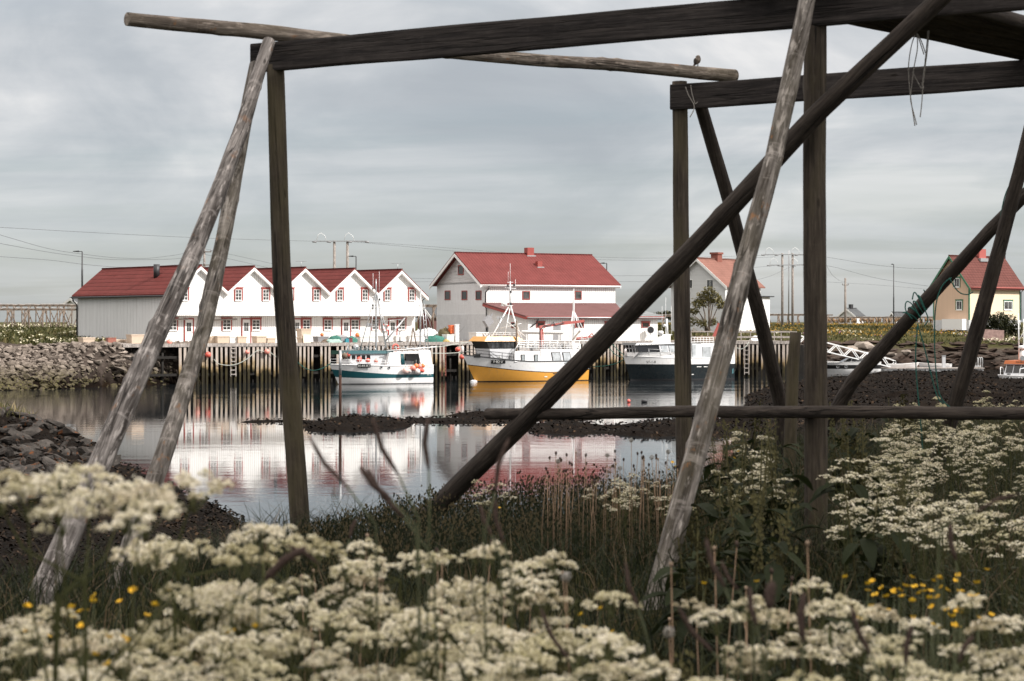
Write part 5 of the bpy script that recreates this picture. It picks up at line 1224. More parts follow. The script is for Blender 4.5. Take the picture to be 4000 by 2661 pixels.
rf2 = MB().hexa([(xw0-.25,-yb-.15,zB+.002),(xw1+.9,-yb-.15,zB+.002),(xw1+.9,yb+.15,zB+.002),(xw0-.25,yb+.15,zB+.002),(xw0+.15,-yb+.05,zC),(xw1+.3,-yb+.05,zC-.03),(xw1+.3,yb-.05,zC-.03),(xw0+.15,yb-.05,zC)]).build('wheelhouse_roof', M['boatyellow'], b2)
sgn = MB().box(-.62,.62,-.13,.13,-.012,.012).build('name_board', M['platew'], b2, (xw0+1.15,-yb-.075,zB+.24), (R(66),0,0)); text(sgn,'STORMVIKING',.17,M['plateb'],(0,0,.016),(0,0,0),font_shear=.15)
xx=X2(1965); plate(b2,H2,xx+.2,Z2(1414,xx),1.3,.33,'F·82·V',.34,M['plateb'],M['platew'])
xx=X2(1998); z=Z2(1426,xx); y=-H2.hb(xx,z); MB().tube([(xx,y+.1,z),(xx,y-.07,z)],[.16,.13],14).build('exhaust', M['ltgrey'], b2); MB().tube([(xx,y-.05,z),(xx,y-.075,z)],.07,10).build('exhaust_pipe', M['plateb'], b2)
xx=X2(1856,.5); z=Z2(1390,xx,.5); 
MB().box(-.30,.30,-.16,.16,-.012,.012).build('hawse_opening', M['plateb'], b2, (H2.xo(.75,z),-H2.hb(.75,z)-.03,z), hullrot(H2,.75,z))
rails(b2,[(H2.xo(x,sh2(x)),-H2.hb(x,sh2(x)),sh2(x)) for x in (.05,.7,1.5,2.4,3.3,xs0)],.55,M['black'],2,.028,'bow_rail')
rails(b2,[(x,-1.9,Z2(1366,x)) for x in np.linspace(xs0+.5,xs2,9)],.80,M['whitemetal'],4,.028,'deck_rail')
rails(b2,[(x,1.9,Z2(1366,x)) for x in np.linspace(xs0+.5,xs2,9)],.80,M['whitemetal'],4,.028,'deck_rail')
MB().tube([(xs0-.1,-1.9,Z2(1376,xs0)),(xs0+.55,-1.9,Z2(1336,xs0))],.035,6).build('stair_rail', M['whitemetal'], b2)
# tripod mast over the wheelhouse
xt=f2.s_at(1993,0); zt3=f2.z(1195,xt,0); tm=MB()
tm.tube([(f2.s_at(1882,0)+.05,0,sh2(.3)+.1),(xt-.12,0,zt3)],.06,8); tm.tube([(f2.s_at(2030,-1.0),-1.0,zC-.3),(xt,-.1,zt3)],.06,8); tm.tube([(f2.s_at(2040,1.0),1.0,zC-.3),(xt,.1,zt3)],.06,8); tm.tube([(xt-1.1,-.9,zC),(xt-.05,-.05,zt3-.2)],.045,8)
tm.tube([(xt-.7,-.6,zt3-1.4),(xt+1.0,-1.0,zC)],.035,6); tm.tube([(xt+.75,-.7,zt3-1.6),(xt-1.4,-.2,zC+.7)],.03,6)
tm.bar((xt-.9,0,zt3),(xt+.2,0,zt3+.02),.3,.06); tm.tube([(xt,0,zt3),(xt,0,f2.z(1100,xt,0))],[.08,.05],8); tm.tube([(xt,0,f2.z(1100,xt,0)),(xt,0,f2.z(1029,xt,0))],[.025,.012],6); tm.tube([(xt-.22,0,f2.z(1112,xt,0)),(xt-.2,0,f2.z(1062,xt,0))],.012,5); tm.tube([(xt+.55,0,f2.z(1128,xt,0)),(xt+.55,0,f2.z(1092,xt,0))],.02,5)
tm.bar((xt-.55,0,f2.z(1124,xt,0)),(xt+.6,0,f2.z(1128,xt,0)),.05); tm.bar((xt-.3,0,f2.z(1103,xt,0)),(xt+.3,0,f2.z(1103,xt,0)),.04); tm.build('tripod_mast', M['whitemetal'], b2)
rd=MB(); rd.tube([(xt-.62,0,zt3+.05),(xt-.62,0,zt3+.1),(xt-.62,0,zt3+.27),(xt-.62,0,zt3+.33)],[.22,.27,.26,.15],16); rd.build('radar_dome', M['white'], b2)
for (v,dx) in [(1117,-.3),(1114,.35),(1140,0),(1188,.0)]:
    z=f2.z(v,xt,0); MB().box(xt+dx-.07,xt+dx+.07,-.16,-.03,z-.1,z+.1).build('mast_light',M['black'],b2)
li=MB()
for k in range(3): li.tube([(f2.s_at(1944+k*10,-1.0),-1.0,Z2(1243,xw0,1)),(f2.s_at(1944+k*10,-1.0),-1.06,Z2(1243,xw0,1))],.1,12)
li.bar((f2.s_at(1938,-1.0),-.98,Z2(1237,xw0,1)),(f2.s_at(1970,-1.0),-.98,Z2(1237,xw0,1)),.04); li.bar((f2.s_at(1950,-1.0),-.98,Z2(1243,xw0,1)),(f2.s_at(1956,-1.0),-.9,zC),.05); li.build('searchlight', M['steel'], b2)
wp_=f2.s_at(2018,-1.5); MB().tube([(wp_,-1.5,1.6),(wp_,-1.5,Z2(1252,wp_,1.5))],.085,8).build('wooden_post', M['brownwood'], b2)
rg=MB()
for i in range(18): a=random.uniform(xw0+.4,xw1); b_=random.uniform(-1,1); rg.bar((a,b_,zC-.02),(a+random.uniform(-.3,.3),b_,zC+random.uniform(.1,.4)),.07)
rails(b2,[(x,-1.15,zC) for x in np.linspace(xw0+.5,xw1+.2,5)],.35,M['whitemetal'],2,.02,'roof_rail'); rg.build('roof_gear', M['grey'], b2)
# aft mast and crane
xk=f2.s_at(2240,0); am=MB(); am.tube([(xk,0,2.6),(xk+.02,0,f2.z(1180,xk,0)),(xk+.04,0,f2.z(1128,xk,0))],[.13,.09,.03],8)
am.tube([(xk-.9,-.5,2.7),(xk-.05,0,f2.z(1215,xk,0))],.05,7); am.tube([(xk+.9,-.6,2.7),(xk+.05,0,f2.z(1215,xk,0))],.04,7); am.tube([(xk+.1,0,f2.z(1218,xk,0)),(xk+2.1,-.3,2.7)],.03,6); am.tube([(xk+.1,0,f2.z(1218,xk,0)),(xk+1.3,-.3,2.7)],.03,6); am.build('aft_mast', M['whitemetal'], b2)
MB().bar((f2.s_at(2236,-1),-1.0,Z2(1330,xk,1)),(f2.s_at(2265,-1),-1.0,Z2(1293,xk,1)),.2,.1).build('chute', M['deckwood'], b2)
cx=f2.s_at(2112,-.6); cr=MB(); cr.tube([(cx,-.6,2.5),(cx,-.6,Z2(1276,cx,.6))],.13,8); cr.tube([(cx+.28,-.6,2.8),(cx+.22,-.6,Z2(1285,cx,.6))],.06,6)
z1_=Z2(1278,cx,.6); xe_=f2.s_at(2281,-.6); z2_=Z2(1254,xe_,.6)
cr.bar((cx-.15,-.6,z1_),(cx+1.1,-.6,z1_+.18),.20,.22); cr.bar((cx+.9,-.6,z1_+.14),(xe_,-.6,z2_),.17,.22); cr.bar((cx+2.3,-.6,z1_+.42),(cx+3.2,-.6,z1_+.5),.14,.14); cr.box(cx-.6,cx+.5,-1.1,-.2,2.45,2.62)
crn=cr.build('crane', M['redpaint'], b2)
MB().tube([(cx-.1,-.75,2.6),(cx-.18,-.75,z1_-.3),(cx+.3,-.75,z1_+.15),(cx+.9,-.75,z1_+.1),(cx+1.25,-.75,z1_+.45),(cx+1.5,-.75,z1_+.1),(cx+2.4,-.75,z1_+.4)],.05,6).build('hydraulic_hose', M['black'], crn)
dg=MB()
for i in range(34): a=random.uniform(cx-.9,xs2+.6); b_=random.uniform(-1.3,1.3); dg.bar((a,b_,2.75),(a+random.uniform(-.3,.3),b_,2.8+random.uniform(.1,.6)),.12)
dg.build('deck_gear', M['grey'], b2); MB().box(f2.s_at(2196,1),f2.s_at(2226,1),-.9,.3,2.7,3.35).build('deck_locker', M['white'], b2)
rc=MB(); 
for k in range(6): rc.torus((H2.xo(2.3,1.9)+.1*k,-1.1+.05*k,sh2(2.3)+.1),.28,.035,'x',14,5)
rc.build('rope_coil', M['rope_pale'], b2)
em=MB(); xx=X2(2263); z=Z2(1384,xx)
for sg in (-1,1): em.tube([(xx,-1.965,z-.08),(xx+sg*.2,-1.965,z+.06),(xx+sg*.38,-1.965,z+.02)],.035,5)
em.tube([(xx,-1.965,z+.1),(xx,-1.965,z-.16)],.06,6); em.build('eagle_emblem', M['ltgrey'], b2)
MB().ball((-.15,0,.02),.28,12,8,0,(1.3,.8,.55)).build('bulb', M['ltgrey'], b2)
for (u,v,w_) in [(2163,1459,.34),(2130,1472,.3)]:
    xx=X2(u); z=Z2(v,xx); MB().box(xx-w_/2,xx+w_/2,-H2.hb(xx,z)-.03,-H2.hb(xx,z)+.05,z-.035,z+.035).build('scupper', M['plateb'] if w_>.32 else M['platew'], b2)

# ---- slate hulled boat
f3 = Fr(2462,182.2,28); L3 = f3.s_at(2870,-1.6); b3 = empty('fishing_boat', f3.at(0,0,0), f3.th, 'white topped fishing boat with a slate dark hull beside the right wharf', 'fishing boat')
sh3 = lambda x: 2.05+.2*max(0,1-x/4)
H3 = Hull(L3,1.75,sh3,.75,.95,.36,.95)
H3.build(b3,[lambda x:.12,lambda x:1.42+.05*max(0,1-x/5),lambda x:1.46+.05*max(0,1-x/5)],[M['bootblack'],M['boatdark'],M['plateb'],M['boatwhite']],deckdrop=.06,deckmat=M['boatwhite'],railm=M['boatwhite'],rail_r=.035)
X3=lambda u,y=1.5:f3.s_at(u,-y); Z3=lambda v,x,y=1.5:f3.z(v,x,-y)
xa3,xb3=X3(2488,1.2),X3(2722,1.2); zr3=Z3(1349,xa3,1.2); zq3=Z3(1376,xa3,1.2)
c3=MB().hexa([(xa3-.1,-.7,2.06),(xb3,-1.45,1.99),(xb3,1.45,1.99),(xa3-.1,.7,2.06),(xa3+.15,-1.25,zq3-.02),(xb3,-1.4,zq3-.02),(xb3,1.4,zq3-.02),(xa3+.15,1.25,zq3-.02)]).build('cabin', M['boatwhite'], b3)
gl=MB().hexa([(xa3+.17,-1.22,zq3-.02),(xb3-.1,-1.36,zq3-.02),(xb3-.1,1.36,zq3-.02),(xa3+.17,1.22,zq3-.02),(xa3+.05,-1.15,zr3),(xb3-.1,-1.25,zr3),(xb3-.1,1.25,zr3),(xa3+.05,1.15,zr3)]).build('window_band', M['darkglass'], b3)
for (u0,u1) in [(2582,2586),(2613,2616),(2641,2645),(2670,2673)]: MB().hexa([(X3(u0),-1.37,zq3-.02),(X3(u1)+.06,-1.38,zq3-.02),(X3(u1)+.06,-1.3,zq3-.02),(X3(u0),-1.3,zq3-.02),(X3(u0)-.1,-1.29,zr3),(X3(u1)-.04,-1.29,zr3),(X3(u1)-.04,-1.2,zr3),(X3(u0)-.1,-1.2,zr3)]).build('window_post', M['ltgrey'], b3)
for y in (-.85,-.3,.25,.8): MB().hexa([(xa3+.12,y,zq3-.02),(xa3+.2,y,zq3-.02),(xa3+.2,y+.08,zq3-.02),(xa3+.12,y+.08,zq3-.02),(xa3,y,zr3),(xa3+.08,y,zr3),(xa3+.08,y+.08,zr3),(xa3,y+.08,zr3)]).build('window_post', M['ltgrey'], b3)
gw=MB()
for (u0,u1) in [(2587,2612),(2618,2640)]: gw.hexa([(X3(u0)+.06,-1.385,zq3),(X3(u1),-1.385,zq3),(X3(u1),-1.36,zq3),(X3(u0)+.06,-1.36,zq3),(X3(u0)-.03,-1.30,zr3-.04),(X3(u1)-.06,-1.30,zr3-.04),(X3(u1)-.06,-1.27,zr3-.04),(X3(u0)-.03,-1.27,zr3-.04)])
gw.build('pane', M['pglass'], gl)
zr4=Z3(1340,xa3,1.2)
MB().hexa([(xa3-.25,-1.3,zr3+.002),(xb3+.4,-1.4,zr3+.002),(xb3+.4,1.4,zr3+.002),(xa3-.25,1.3,zr3+.002),(xa3-.0,-1.2,zr4),(xb3+.3,-1.35,zr4),(xb3+.3,1.35,zr4),(xa3-.0,1.2,zr4)]).build('cabin_roof', M['boatdark'], b3)
text(b3,'KSOYGUTT',.27,M['platew'],(X3(2523,1.3),-1.36,(zr3+zr4)/2),(R(82),0,0),font_shear=.2)
x_a=X3(2562,.4); x_b=X3(2620,.4); ra=MB(); ra.hexa([(x_a,-.35,zr4),(x_b,-.35,zr4),(x_b,.35,zr4),(x_a,.35,zr4),(x_a+.9,-.22,zr4+.72),(x_b+.1,-.22,zr4+.78),(x_b+.1,.22,zr4+.78),(x_a+.9,.22,zr4+.72)]); ra.build('radar_arch', M['white'], b3)
xr=X3(2588,.3); zz3=Z3(1304,xr,.3); rd=MB(); rd.tube([(xr,0,zz3-.06),(xr,0,zz3),(xr,0,zz3+.2),(xr,0,zz3+.27)],[.2,.26,.25,.15],16); rd.build('radar_dome', M['white'], b3)
ms3=MB(); xm3=X3(2609,.2); ms3.tube([(xm3,0,zr4+.7),(xm3,0,Z3(1245,xm3,.2))],[.16,.08],8); ms3.bar((xr-.2,0,zz3-.08),(xm3+.5,0,zz3-.1),.3,.05)
for (u,v) in [(2591,1196),(2605,1162),(2627,1196)]: ms3.tube([(X3(u,.2),0,zz3-.05),(X3(u,.2),0,Z3(v,xm3,.2))],.015,5)
ms3.tube([(X3(2596,.2)-.1,-.2,Z3(1272,xm3,.2)),(X3(2596,.2)+.15,-.2,Z3(1272,xm3,.2))],.13,8); ms3.build('mast', M['whitemetal'], b3)
xd0,xd1=X3(2702),X3(2868); af=MB().hexa([(xd0,-1.68,1.95),(xd1,-1.62,1.95),(xd1,1.62,1.95),(xd0,1.68,1.95),(xd0,-1.6,Z3(1343,xd0)),(xd1-.05,-1.55,Z3(1343,xd1)),(xd1-.05,1.55,Z3(1343,xd1)),(xd0,1.6,Z3(1343,xd0))]).build('aft_house', M['boatwhite'], b3)
for (u0,u1,v0,v1) in [(2704,2718,1402,1346),(2744,2776,1402,1354),(2851,2866,1380,1350)]:
    xa_,xb_=X3(u0,1.65),X3(u1,1.65); MB().box(xa_,xb_,-1.69,-1.6,Z3(v0,xa_,1.65),Z3(v1,xa_,1.65)).build('side_window', M['pglass'], b3)
rails(b3,[(X3(u,1.3),-1.3,Z3(1343,xd0)) for u in (2700,2712,2724,2736,2748,2760,2772,2786)],.58,M['whitemetal'],3,.025,'roof_rail')
rails(b3,[(H3.xo(x,sh3(x))+.1,-H3.hb(x,sh3(x))+.1,sh3(x)) for x in (.1,.8,1.6,2.5,3.4)],.70,M['steel'],2,.024,'bow_rail')
b=MB(); xx=H3.xo(.1,2.2); b.tube([(xx,-.25,sh3(0)-.05),(xx,-.25,sh3(0)+.02),(xx-.05,-.25,sh3(0)+.55),(xx-.05,-.25,sh3(0)+.66)],[.06,.13,.13,.05],10); b.build('bow_fender', M['buoy_white'], b3)
xx=X3(2561,1.6); plate(b3,H3,xx,Z3(1415,xx,1.6),1,.3,'ST-1-B',.32,None,M['plateb'])
for (u,v,w_) in [(2730,1433,.5),(2756,1433,.4),(2706,1463,.22)]:
    xx=X3(u,1.7); z=Z3(v,xx,1.7); MB().box(xx-w_/2,xx+w_/2,-H3.hb(xx,z)-.025,-H3.hb(xx,z)+.05,z-.03,z+.03).build('trim_strip', M['platew'], b3)
MB().box(L3*.97,L3*.985,-H3.hb(L3,.7)-.02,-H3.hb(L3,.7)+.1,.55,1.05).build('stern_plate', simple('teal_plate',(.05,.14,.16),.5), b3)
MB().tube([(L3+.02,-1.5,.2),(L3+.04,-1.52,.9),(L3+.02,-1.5,1.6)],.03,6).build('stern_line', M['rope_pale'], b3)
cr=MB(); p0=P(2775,1337,200); cr.bar((0,0,-.3),(.9,0,1.9),.3); cr.bar((-.3,0,-.5),(.3,0,-.2),.4); tag(cr.build('loader_crane', M['redpaint'], None, p0),'red loader crane arm behind the dark boat cabin','crane')
for i,(u,t) in enumerate([(2770,3.0),(2735,2.5),(2960,5)]):
    heap('scrap_heap',u,t,1.9,1.2,.5,[M['net_brown'],M['net_brown'],M['bag']][i],['brown net heap under the red loader crane','brown gear heap behind the dark boat roof rail','pale plank heap on the right wharf'][i],'gear heap',60+i,fr=fw2)

# ---- orange pilot boat at the right edge
f4 = Fr(3934,149,52); L4=7.0; b4 = empty('motor_boat', f4.at(0,0,0), f4.th, 'orange and white cabin boat moored at the far right edge', 'boat')
sh4=lambda x:1.32+.06*max(0,1-x/3); H4=Hull(L4,1.35,sh4,.6,.8,.34,.9)
H4.build(b4,[lambda x:.05,lambda x:.84,lambda x:.92],[M['bootblack'],M['boatorange'],M['plateb'],M['boatwhite']],deckdrop=.08,deckmat=M['ltgrey'],railm=M['boatwhite'],rail_r=.03)
cb4=MB().hexa([(1.5,-1.0,1.22),(4.6,-1.0,1.22),(4.6,1.0,1.22),(1.5,1.0,1.22),(1.95,-.9,2.18),(4.5,-.9,2.18),(4.5,.9,2.18),(1.95,.9,2.18)]).build('cabin', M['ltgrey'], b4)
g=MB()
for y0,y1 in ((-.86,-.32),(-.26,.26),(.32,.86)): g.hexa([(1.62,y0,1.50),(1.70,y0,1.50),(1.70,y1,1.50),(1.62,y1,1.50),(1.90,y0,2.1),(1.98,y0,2.1),(1.98,y1,2.1),(1.90,y1,2.1)])
for x in (2.1,2.9,3.7): g.hexa([(x,-.99,1.5),(x+.6,-.99,1.5),(x+.6,-.9,1.5),(x,-.9,1.5),(x+.06,-.92,2.1),(x+.6,-.92,2.1),(x+.6,-.85,2.1),(x+.06,-.85,2.1)])
g.build('pane', M['darkglass'], cb4)
MB().hexa([(1.75,-1.05,2.182),(4.7,-1.05,2.182),(4.7,1.05,2.182),(1.75,1.05,2.182),(1.85,-.98,2.45),(4.6,-.98,2.45),(4.6,.98,2.45),(1.85,.98,2.45)]).build('cabin_roof', M['boatorange'], b4)
text(b4,'FLA KB 4',.17,M['plateb'],(1.77,-.25,2.33),(R(78),0,R(-90)))
rm=MB(); rm.tube([(2.7,0,2.45),(2.75,0,2.9),(2.8,0,3.30)],[.30,.2,.13],10); rm.build('radar_cone', M['white'], b4); rd=MB(); rd.tube([(2.75,0,3.30),(2.75,0,3.36),(2.75,0,3.52),(2.75,0,3.58)],[.26,.30,.29,.18],16); rd.build('radar_dome', M['white'], b4)
mm=MB(); mm.tube([(3.0,0,2.45),(3.0,0,5.6)],[.06,.04],8); mm.tube([(3.0,0,4.6),(2.85,-.35,3.6)],.025,6); mm.tube([(3.0,0,4.6),(3.1,.5,3.8)],.03,6); mm.bar((3,-.5,5.35),(3,.5,5.35),.03); mm.bar((3,-.5,5.0),(3,0,5.0),.03); mm.tube([(3,-.5,5.0),(3,-.5,5.15)],.06,8); mm.tube([(3.4,.55,2.45),(3.4,.6,6.0)],[.06,.04],8); mm.build('mast', M['whitemetal'], b4)
bz=MB(); bz.tube([(1.9,-.6,2.5),(.3,-2.0,2.95)],.03,6); bz.build('fishing_outrigger', M['whitemetal'], b4); sl_=MB(); sl_.tube([(2.0,-.35,2.62),(1.85,-.42,2.62)],.19,14); sl_.build('searchlight', M['steel'], b4)
for sg in (-1,1): MB().tube([(.5,sg*.75,1.32),(.55,sg*.78,1.85),(1.2,sg*1.05,1.95),(1.8,sg*1.15,1.9),(2.0,sg*1.15,1.32)],.03,6).build('bow_rail', M['whitemetal'], b4)
MB().box(.15,.4,-.1,.1,1.3,1.5).build('bollard', M['black'], b4)
rope([f4.at(.2,-.05,1.4),f4.at(-.6,-.6,.9),f4.at(-1.2,-1.4,.35)],M['rope_pale'],'mooring rope from the orange boat bow running left',.02); rope([f4.at(.2,.05,1.4),f4.at(-.8,.2,.8),f4.at(-1.6,.5,.3)],M['rope_pale'],'mooring rope from the orange boat bow running right',.02)
# ---- black and white speedboat, dinghies, floating pier, gangway
f5=Fr(3150,204,3); L5=f5.s_at(3432); b5=empty('speedboat', f5.at(0,0,.22), f5.th, 'black and white speedboat beside the gangway', 'speedboat'); sh5=lambda x:.98+.06*x/L5
H5=Hull(L5,1.2,sh5,.9,.85,.45,.95); H5.build(b5,[lambda x:.34,lambda x:.74],[M['boatwhite'],M['plateb'],M['boatwhite']],deckdrop=.0,deckmat=M['boatwhite'],rail_r=.03,keel=-.3)
a0=f5.s_at(3295,1); a1=f5.s_at(3372,1); ws=MB().hexa([(a0-.5,-.85,1.02),(a1,-.95,1.02),(a1,.95,1.02),(a0-.5,.85,1.02),(a0+.2,-.6,1.42),(a1-.5,-.7,1.42),(a1-.5,.7,1.42),(a0+.2,.6,1.42)]).build('windscreen', M['glass'], b5)
fr_=MB(); fr_.bar((a0+.35,-.86,1.03),(a0+.55,-.62,1.44),.07); fr_.bar((a0-.5,-.86,1.03),(a0+.2,-.61,1.43),.06); fr_.bar((a0+.2,-.62,1.43),(a1-.5,-.71,1.43),.06); fr_.build('windscreen_frame', M['white'], ws)
rails(b5,[(x,-.9,1.0) for x in np.linspace(.6,2.6,4)],.18,M['steel'],1,.02,'bow_rail')
for u in (3255,3286): xx=f5.s_at(u,1.1); MB().torus((xx,-H5.hb(xx,.55)-.01,.55),.13,.03,'y',14,6).build('porthole', M['steel'], b5)
for (u,dd,th,L,lab,zb) in [(3578,208,176,2.9,'small white dinghy on the floating pier beside the gangway',.52),(3596,208.6,5,3.2,'small white open boat left of the pale pier bollard',.52)]:
    f6=Fr(u,dd,th); b6=empty('dinghy', f6.at(0,0,zb), f6.th, lab, 'dinghy'); H6=Hull(L,.62,lambda x:.42+.16*max(0,1-x/1.5),.35,.75,.5,.85); H6.build(b6,[lambda x:.2],[M['boatwhite'],M['boatwhite']],n=14,deckdrop=.18,deckmat=M['ltgrey'],keel=-.08,rail_r=.025)
    for x in (.9,1.8): MB().box(x,x+.22,-.5,.5,.30,.34).build('thwart', M['deckwood'], b6)
pr=empty('floating_pier', P(3440,1436,207)*1, 0, 'pale floating pier beyond the dark seaweed shore', 'pier'); zp=pr.location.z; pr.location.z=0; Lp=(3837-3440)*207/F
MB().box(0,Lp,-1.1,1.1,zp-.12,zp).build('deck', M['greyplank'], pr); MB().box(.1,Lp-.1,-1.0,1.0,zp-.45,zp-.125).build('pontoon', M['conc'], pr)
ld=MB(); xl=(3822-3440)*207/F
for dx in (0,.28,.5): ld.tube([(xl-.5+dx,-1.0,zp)]+[(xl-.5+dx+.10-.10*math.cos(t),-1.0,zp+.95+.12*math.sin(t)) for t in np.linspace(0,math.pi,7)]+[(xl-.5+dx+.2,-1.0,zp+.05)],.03,6)
ld.box(xl-.75,xl+.05,-1.05,-.9,zp+.12,zp+.2); ld.build('swim_ladder', M['whitemetal'], pr)
xb_=(3683-3440)*207/F; MB().box(xb_-.16,xb_+.16,-.6,-.3,zp,zp+1.22).build('power_bollard', M['ltgrey'], pr); MB().box(xb_-.2,xb_+.2,-.64,-.26,zp+1.2,zp+1.27).build('bollard_cap', M['steel'], pr)
gw_=empty('gangway', P(3116,1347,199), 0, 'white aluminium truss gangway sloping down to the floating pier', 'gangway'); A0=Vector((0,0,0)); B0=P(3478,1434,206)-P(3116,1347,199)
for y in (0,1.2):
    t=MB(); off=Vector((0,y,0)); up=Vector((0,0,.98)); n=6
    t.bar(A0+off,B0+off,.08); t.bar(A0+off+up,B0+off+up*.85,.08)
    for k in range(n):
        p=A0.lerp(B0,k/n); q=A0.lerp(B0,(k+.5)/n); r_=A0.lerp(B0,(k+1)/n)
        t.bar(p+off,q+off+up*.97,.06); t.bar(q+off+up*.97,r_+off,.06)
    e=B0+off; t.tube([e+up*.85,e+Vector((.55,0,.62)),e+Vector((.6,0,.45)),e+Vector((.15,0,.1))],.035,6)
    t.build('truss', M['whitemetal'], gw_)
f=MB(); f.slab(A0+Vector((0,.05,.02)),B0+Vector((0,.05,.02)),B0+Vector((0,1.15,.02)),A0+Vector((0,1.15,.02)),(0,0,.05)); f.build('walkway', M['steel'], gw_)
ab=MB(); ab.box(-.9,.6,-.4,1.8,-3.4,-.02); tag(ab.build('abutment',M['wetwood'],None,P(3116,1347,199)),'dark timber abutment under the gangway head','abutment')
# ================================================================ the fish drying rack in front
M['logpale'] = wood('pale_weathered_log', (.065,.055,.050), (.30,.275,.262), .35, .95, .75, 0)
M['logpale2'] = wood('mossy_weathered_log', (.060,.050,.041), (.27,.245,.225), .6, .95, .7, .3)
M['logbrown'] = wood('brown_post_log', (.036,.028,.021), (.085,.068,.053), 0, .9, .14, .5)
M['logdark'] = wood('dark_brace_log', (.026,.020,.017), (.070,.056,.047), 0, .8, .16, 0)
M['logtop'] = wood('grey_brown_top_pole', (.10,.08,.065), (.30,.255,.22), .7, .9, .5, .3)
M['beam'] = wood('dark_sawn_beam', (.018,.015,.015), (.050,.042,.039), 0, .5, .14, 0)
def log(name, pts, rad, mat, parent, seed=0, n=18, step=.10, rough=.035, knots=5, label=None):
    rr = random.Random(seed); pts=[Vector(p) for p in pts]; p0=parent.location if parent else Vector((0,0,0))
    seg=[0]; 
    for a,b in zip(pts,pts[1:]): seg.append(seg[-1]+(b-a).length)
    Lg=seg[-1]; m=max(4,int(Lg/step)); zax=(pts[-1]-pts[0]).normalized(); rot=zax.to_track_quat('Z','Y'); inv=rot.inverted()
    rs = rad if hasattr(rad,'__len__') else [rad]*len(pts)
    kn=[(rr.uniform(.05,.95)*Lg, rr.uniform(0,6.28), rr.uniform(.10,.22)) for _ in range(knots)]
    vs=[]; ox=rr.uniform(0,99)
    for i in range(m+1):
        s=Lg*i/m; k=0
        while k<len(seg)-2 and s>seg[k+1]: k+=1
        f=(s-seg[k])/(seg[k+1]-seg[k]); c=pts[k].lerp(pts[k+1],f)
        # ease the corners of the surveyed polyline
        if 0<k and f<.25: c=c.lerp((pts[k-1].lerp(pts[k],.88)+pts[k].lerp(pts[k+1],.12))/2,.35*(1-f*4))
        c=inv@(c-pts[0]); r=rs[k]+(rs[k+1]-rs[k])*f
        c.x += .012*noise.noise((ox,s*.9,1)); c.y += .012*noise.noise((ox,s*.9,7))
        for j in range(n):
            t=2*math.pi*j/n; q=1+rough*noise.noise((ox+math.cos(t)*1.2,math.sin(t)*1.2,s*1.8))+rough*.6*noise.noise((ox+math.cos(t)*3,math.sin(t)*3,s*4))
            for (ks,kt,ka) in kn:
                dth=(t-kt+math.pi)%(2*math.pi)-math.pi; q+=ka*math.exp(-((s-ks)/.03)**2-(dth/.35)**2)
            vs.append((c.x+r*q*math.cos(t),c.y+r*q*math.sin(t),c.z))
    mb=MB(); mb.add(vs,[(i*n+j,i*n+(j+1)%n,(i+1)*n+(j+1)%n,(i+1)*n+j) for i in range(m) for j in range(n)],0,True)
    mb.f += [list(range(n))[::-1],[m*n+j for j in range(n)]]; mb.m += [0,0]; mb.s += [False,False]
    o=mb.build(name,mat,parent,pts[0]-p0); o.rotation_mode='QUATERNION'; o.rotation_quaternion=rot
    if label: o['label']=label
    return o
def beam(name, a, b, w, h, mat, parent, seed=0):
    """sawn beam from a to b, h tall, w thick, its long axis along local Z"""
    a,b=Vector(a),Vector(b); zax=(b-a).normalized(); yax=Vector((0,0,1)); xax=yax.cross(zax).normalized(); yax=zax.cross(xax)
    mt=Matrix((xax,yax,zax)).transposed(); L=(b-a).length; mb=MB(); m=int(L/.12); vs=[]; rr=random.Random(seed); ox=rr.uniform(0,50)
    prof=[(-.5,-.44),(-.42,-.5),(.42,-.5),(.5,-.44),(.5,.44),(.42,.5),(-.42,.5),(-.5,.44)]
    for i in range(m+1):
        z=L*i/m
        for (x,y) in prof: vs.append((x*w+.006*noise.noise((ox,z*1.5,x*3)), y*h+.008*noise.noise((ox+9,z*1.3,y*3)), z))
    n=8; mb.add(vs,[(i*n+j,i*n+(j+1)%n,(i+1)*n+(j+1)%n,(i+1)*n+j) for i in range(m) for j in range(n)]); mb.f += [list(range(n))[::-1],[m*n+j for j in range(n)]]; mb.m += [0,0]; mb.s += [False,False]
    p0=parent.location; o=mb.build(name,mat,parent,a-p0); o.rotation_mode='QUATERNION'; o.rotation_quaternion=mt.to_quaternion(); return o
rk = empty('drying_rack', G(1875*1.697,13.0,3.75), 0, 'big weathered fish drying rack of logs framing the harbour in the foreground', 'drying rack')
def QZ(u,d,z): return G(u*1.697,d,z)
log('post',[Q(633,150,15.3),Q(652,650,15.3),QZ(696,15.25,3.5)],[.068,.074,.078],M['logbrown'],rk,1,label='brown upright post on the left')
log('post',[Q(1876,20,13.0),Q(1878,700,13.0),QZ(1880,13.0,3.4)],[.074,.075,.077],M['logbrown'],rk,2,label='thick brown upright post right of centre')
log('post',[Q(1564,188,18.05),Q(1569,620,18.05),QZ(1578,18.05,3.4)],[.068,.074,.076],M['logbrown'],rk,3,label='brown upright post under the bird')
dv=Vector((3.78,-2.3,0)).normalized()
b0=QZ(612,15.32,7.49); b0=Vector((b0.x,b0.y,7.43)); beam('beam',b0-dv*.12,b0+dv*8.2,.085,.215,M['beam'],rk,4)['label']='long dark sawn beam across the top'
dv2=Vector((2.67,-1.7,0)).normalized(); c0=QZ(1560,18.0,7.43); beam('beam',c0-dv2*.06,c0+dv2*7.5,.085,.225,M['beam'],rk,5)['label']='dark sawn beam behind, under the bird pole'
pl0,pl1=Q(292,44,14.58),Q(1690,176,18.15); mid=pl0.lerp(pl1,.48)-Vector((0,0,.03))
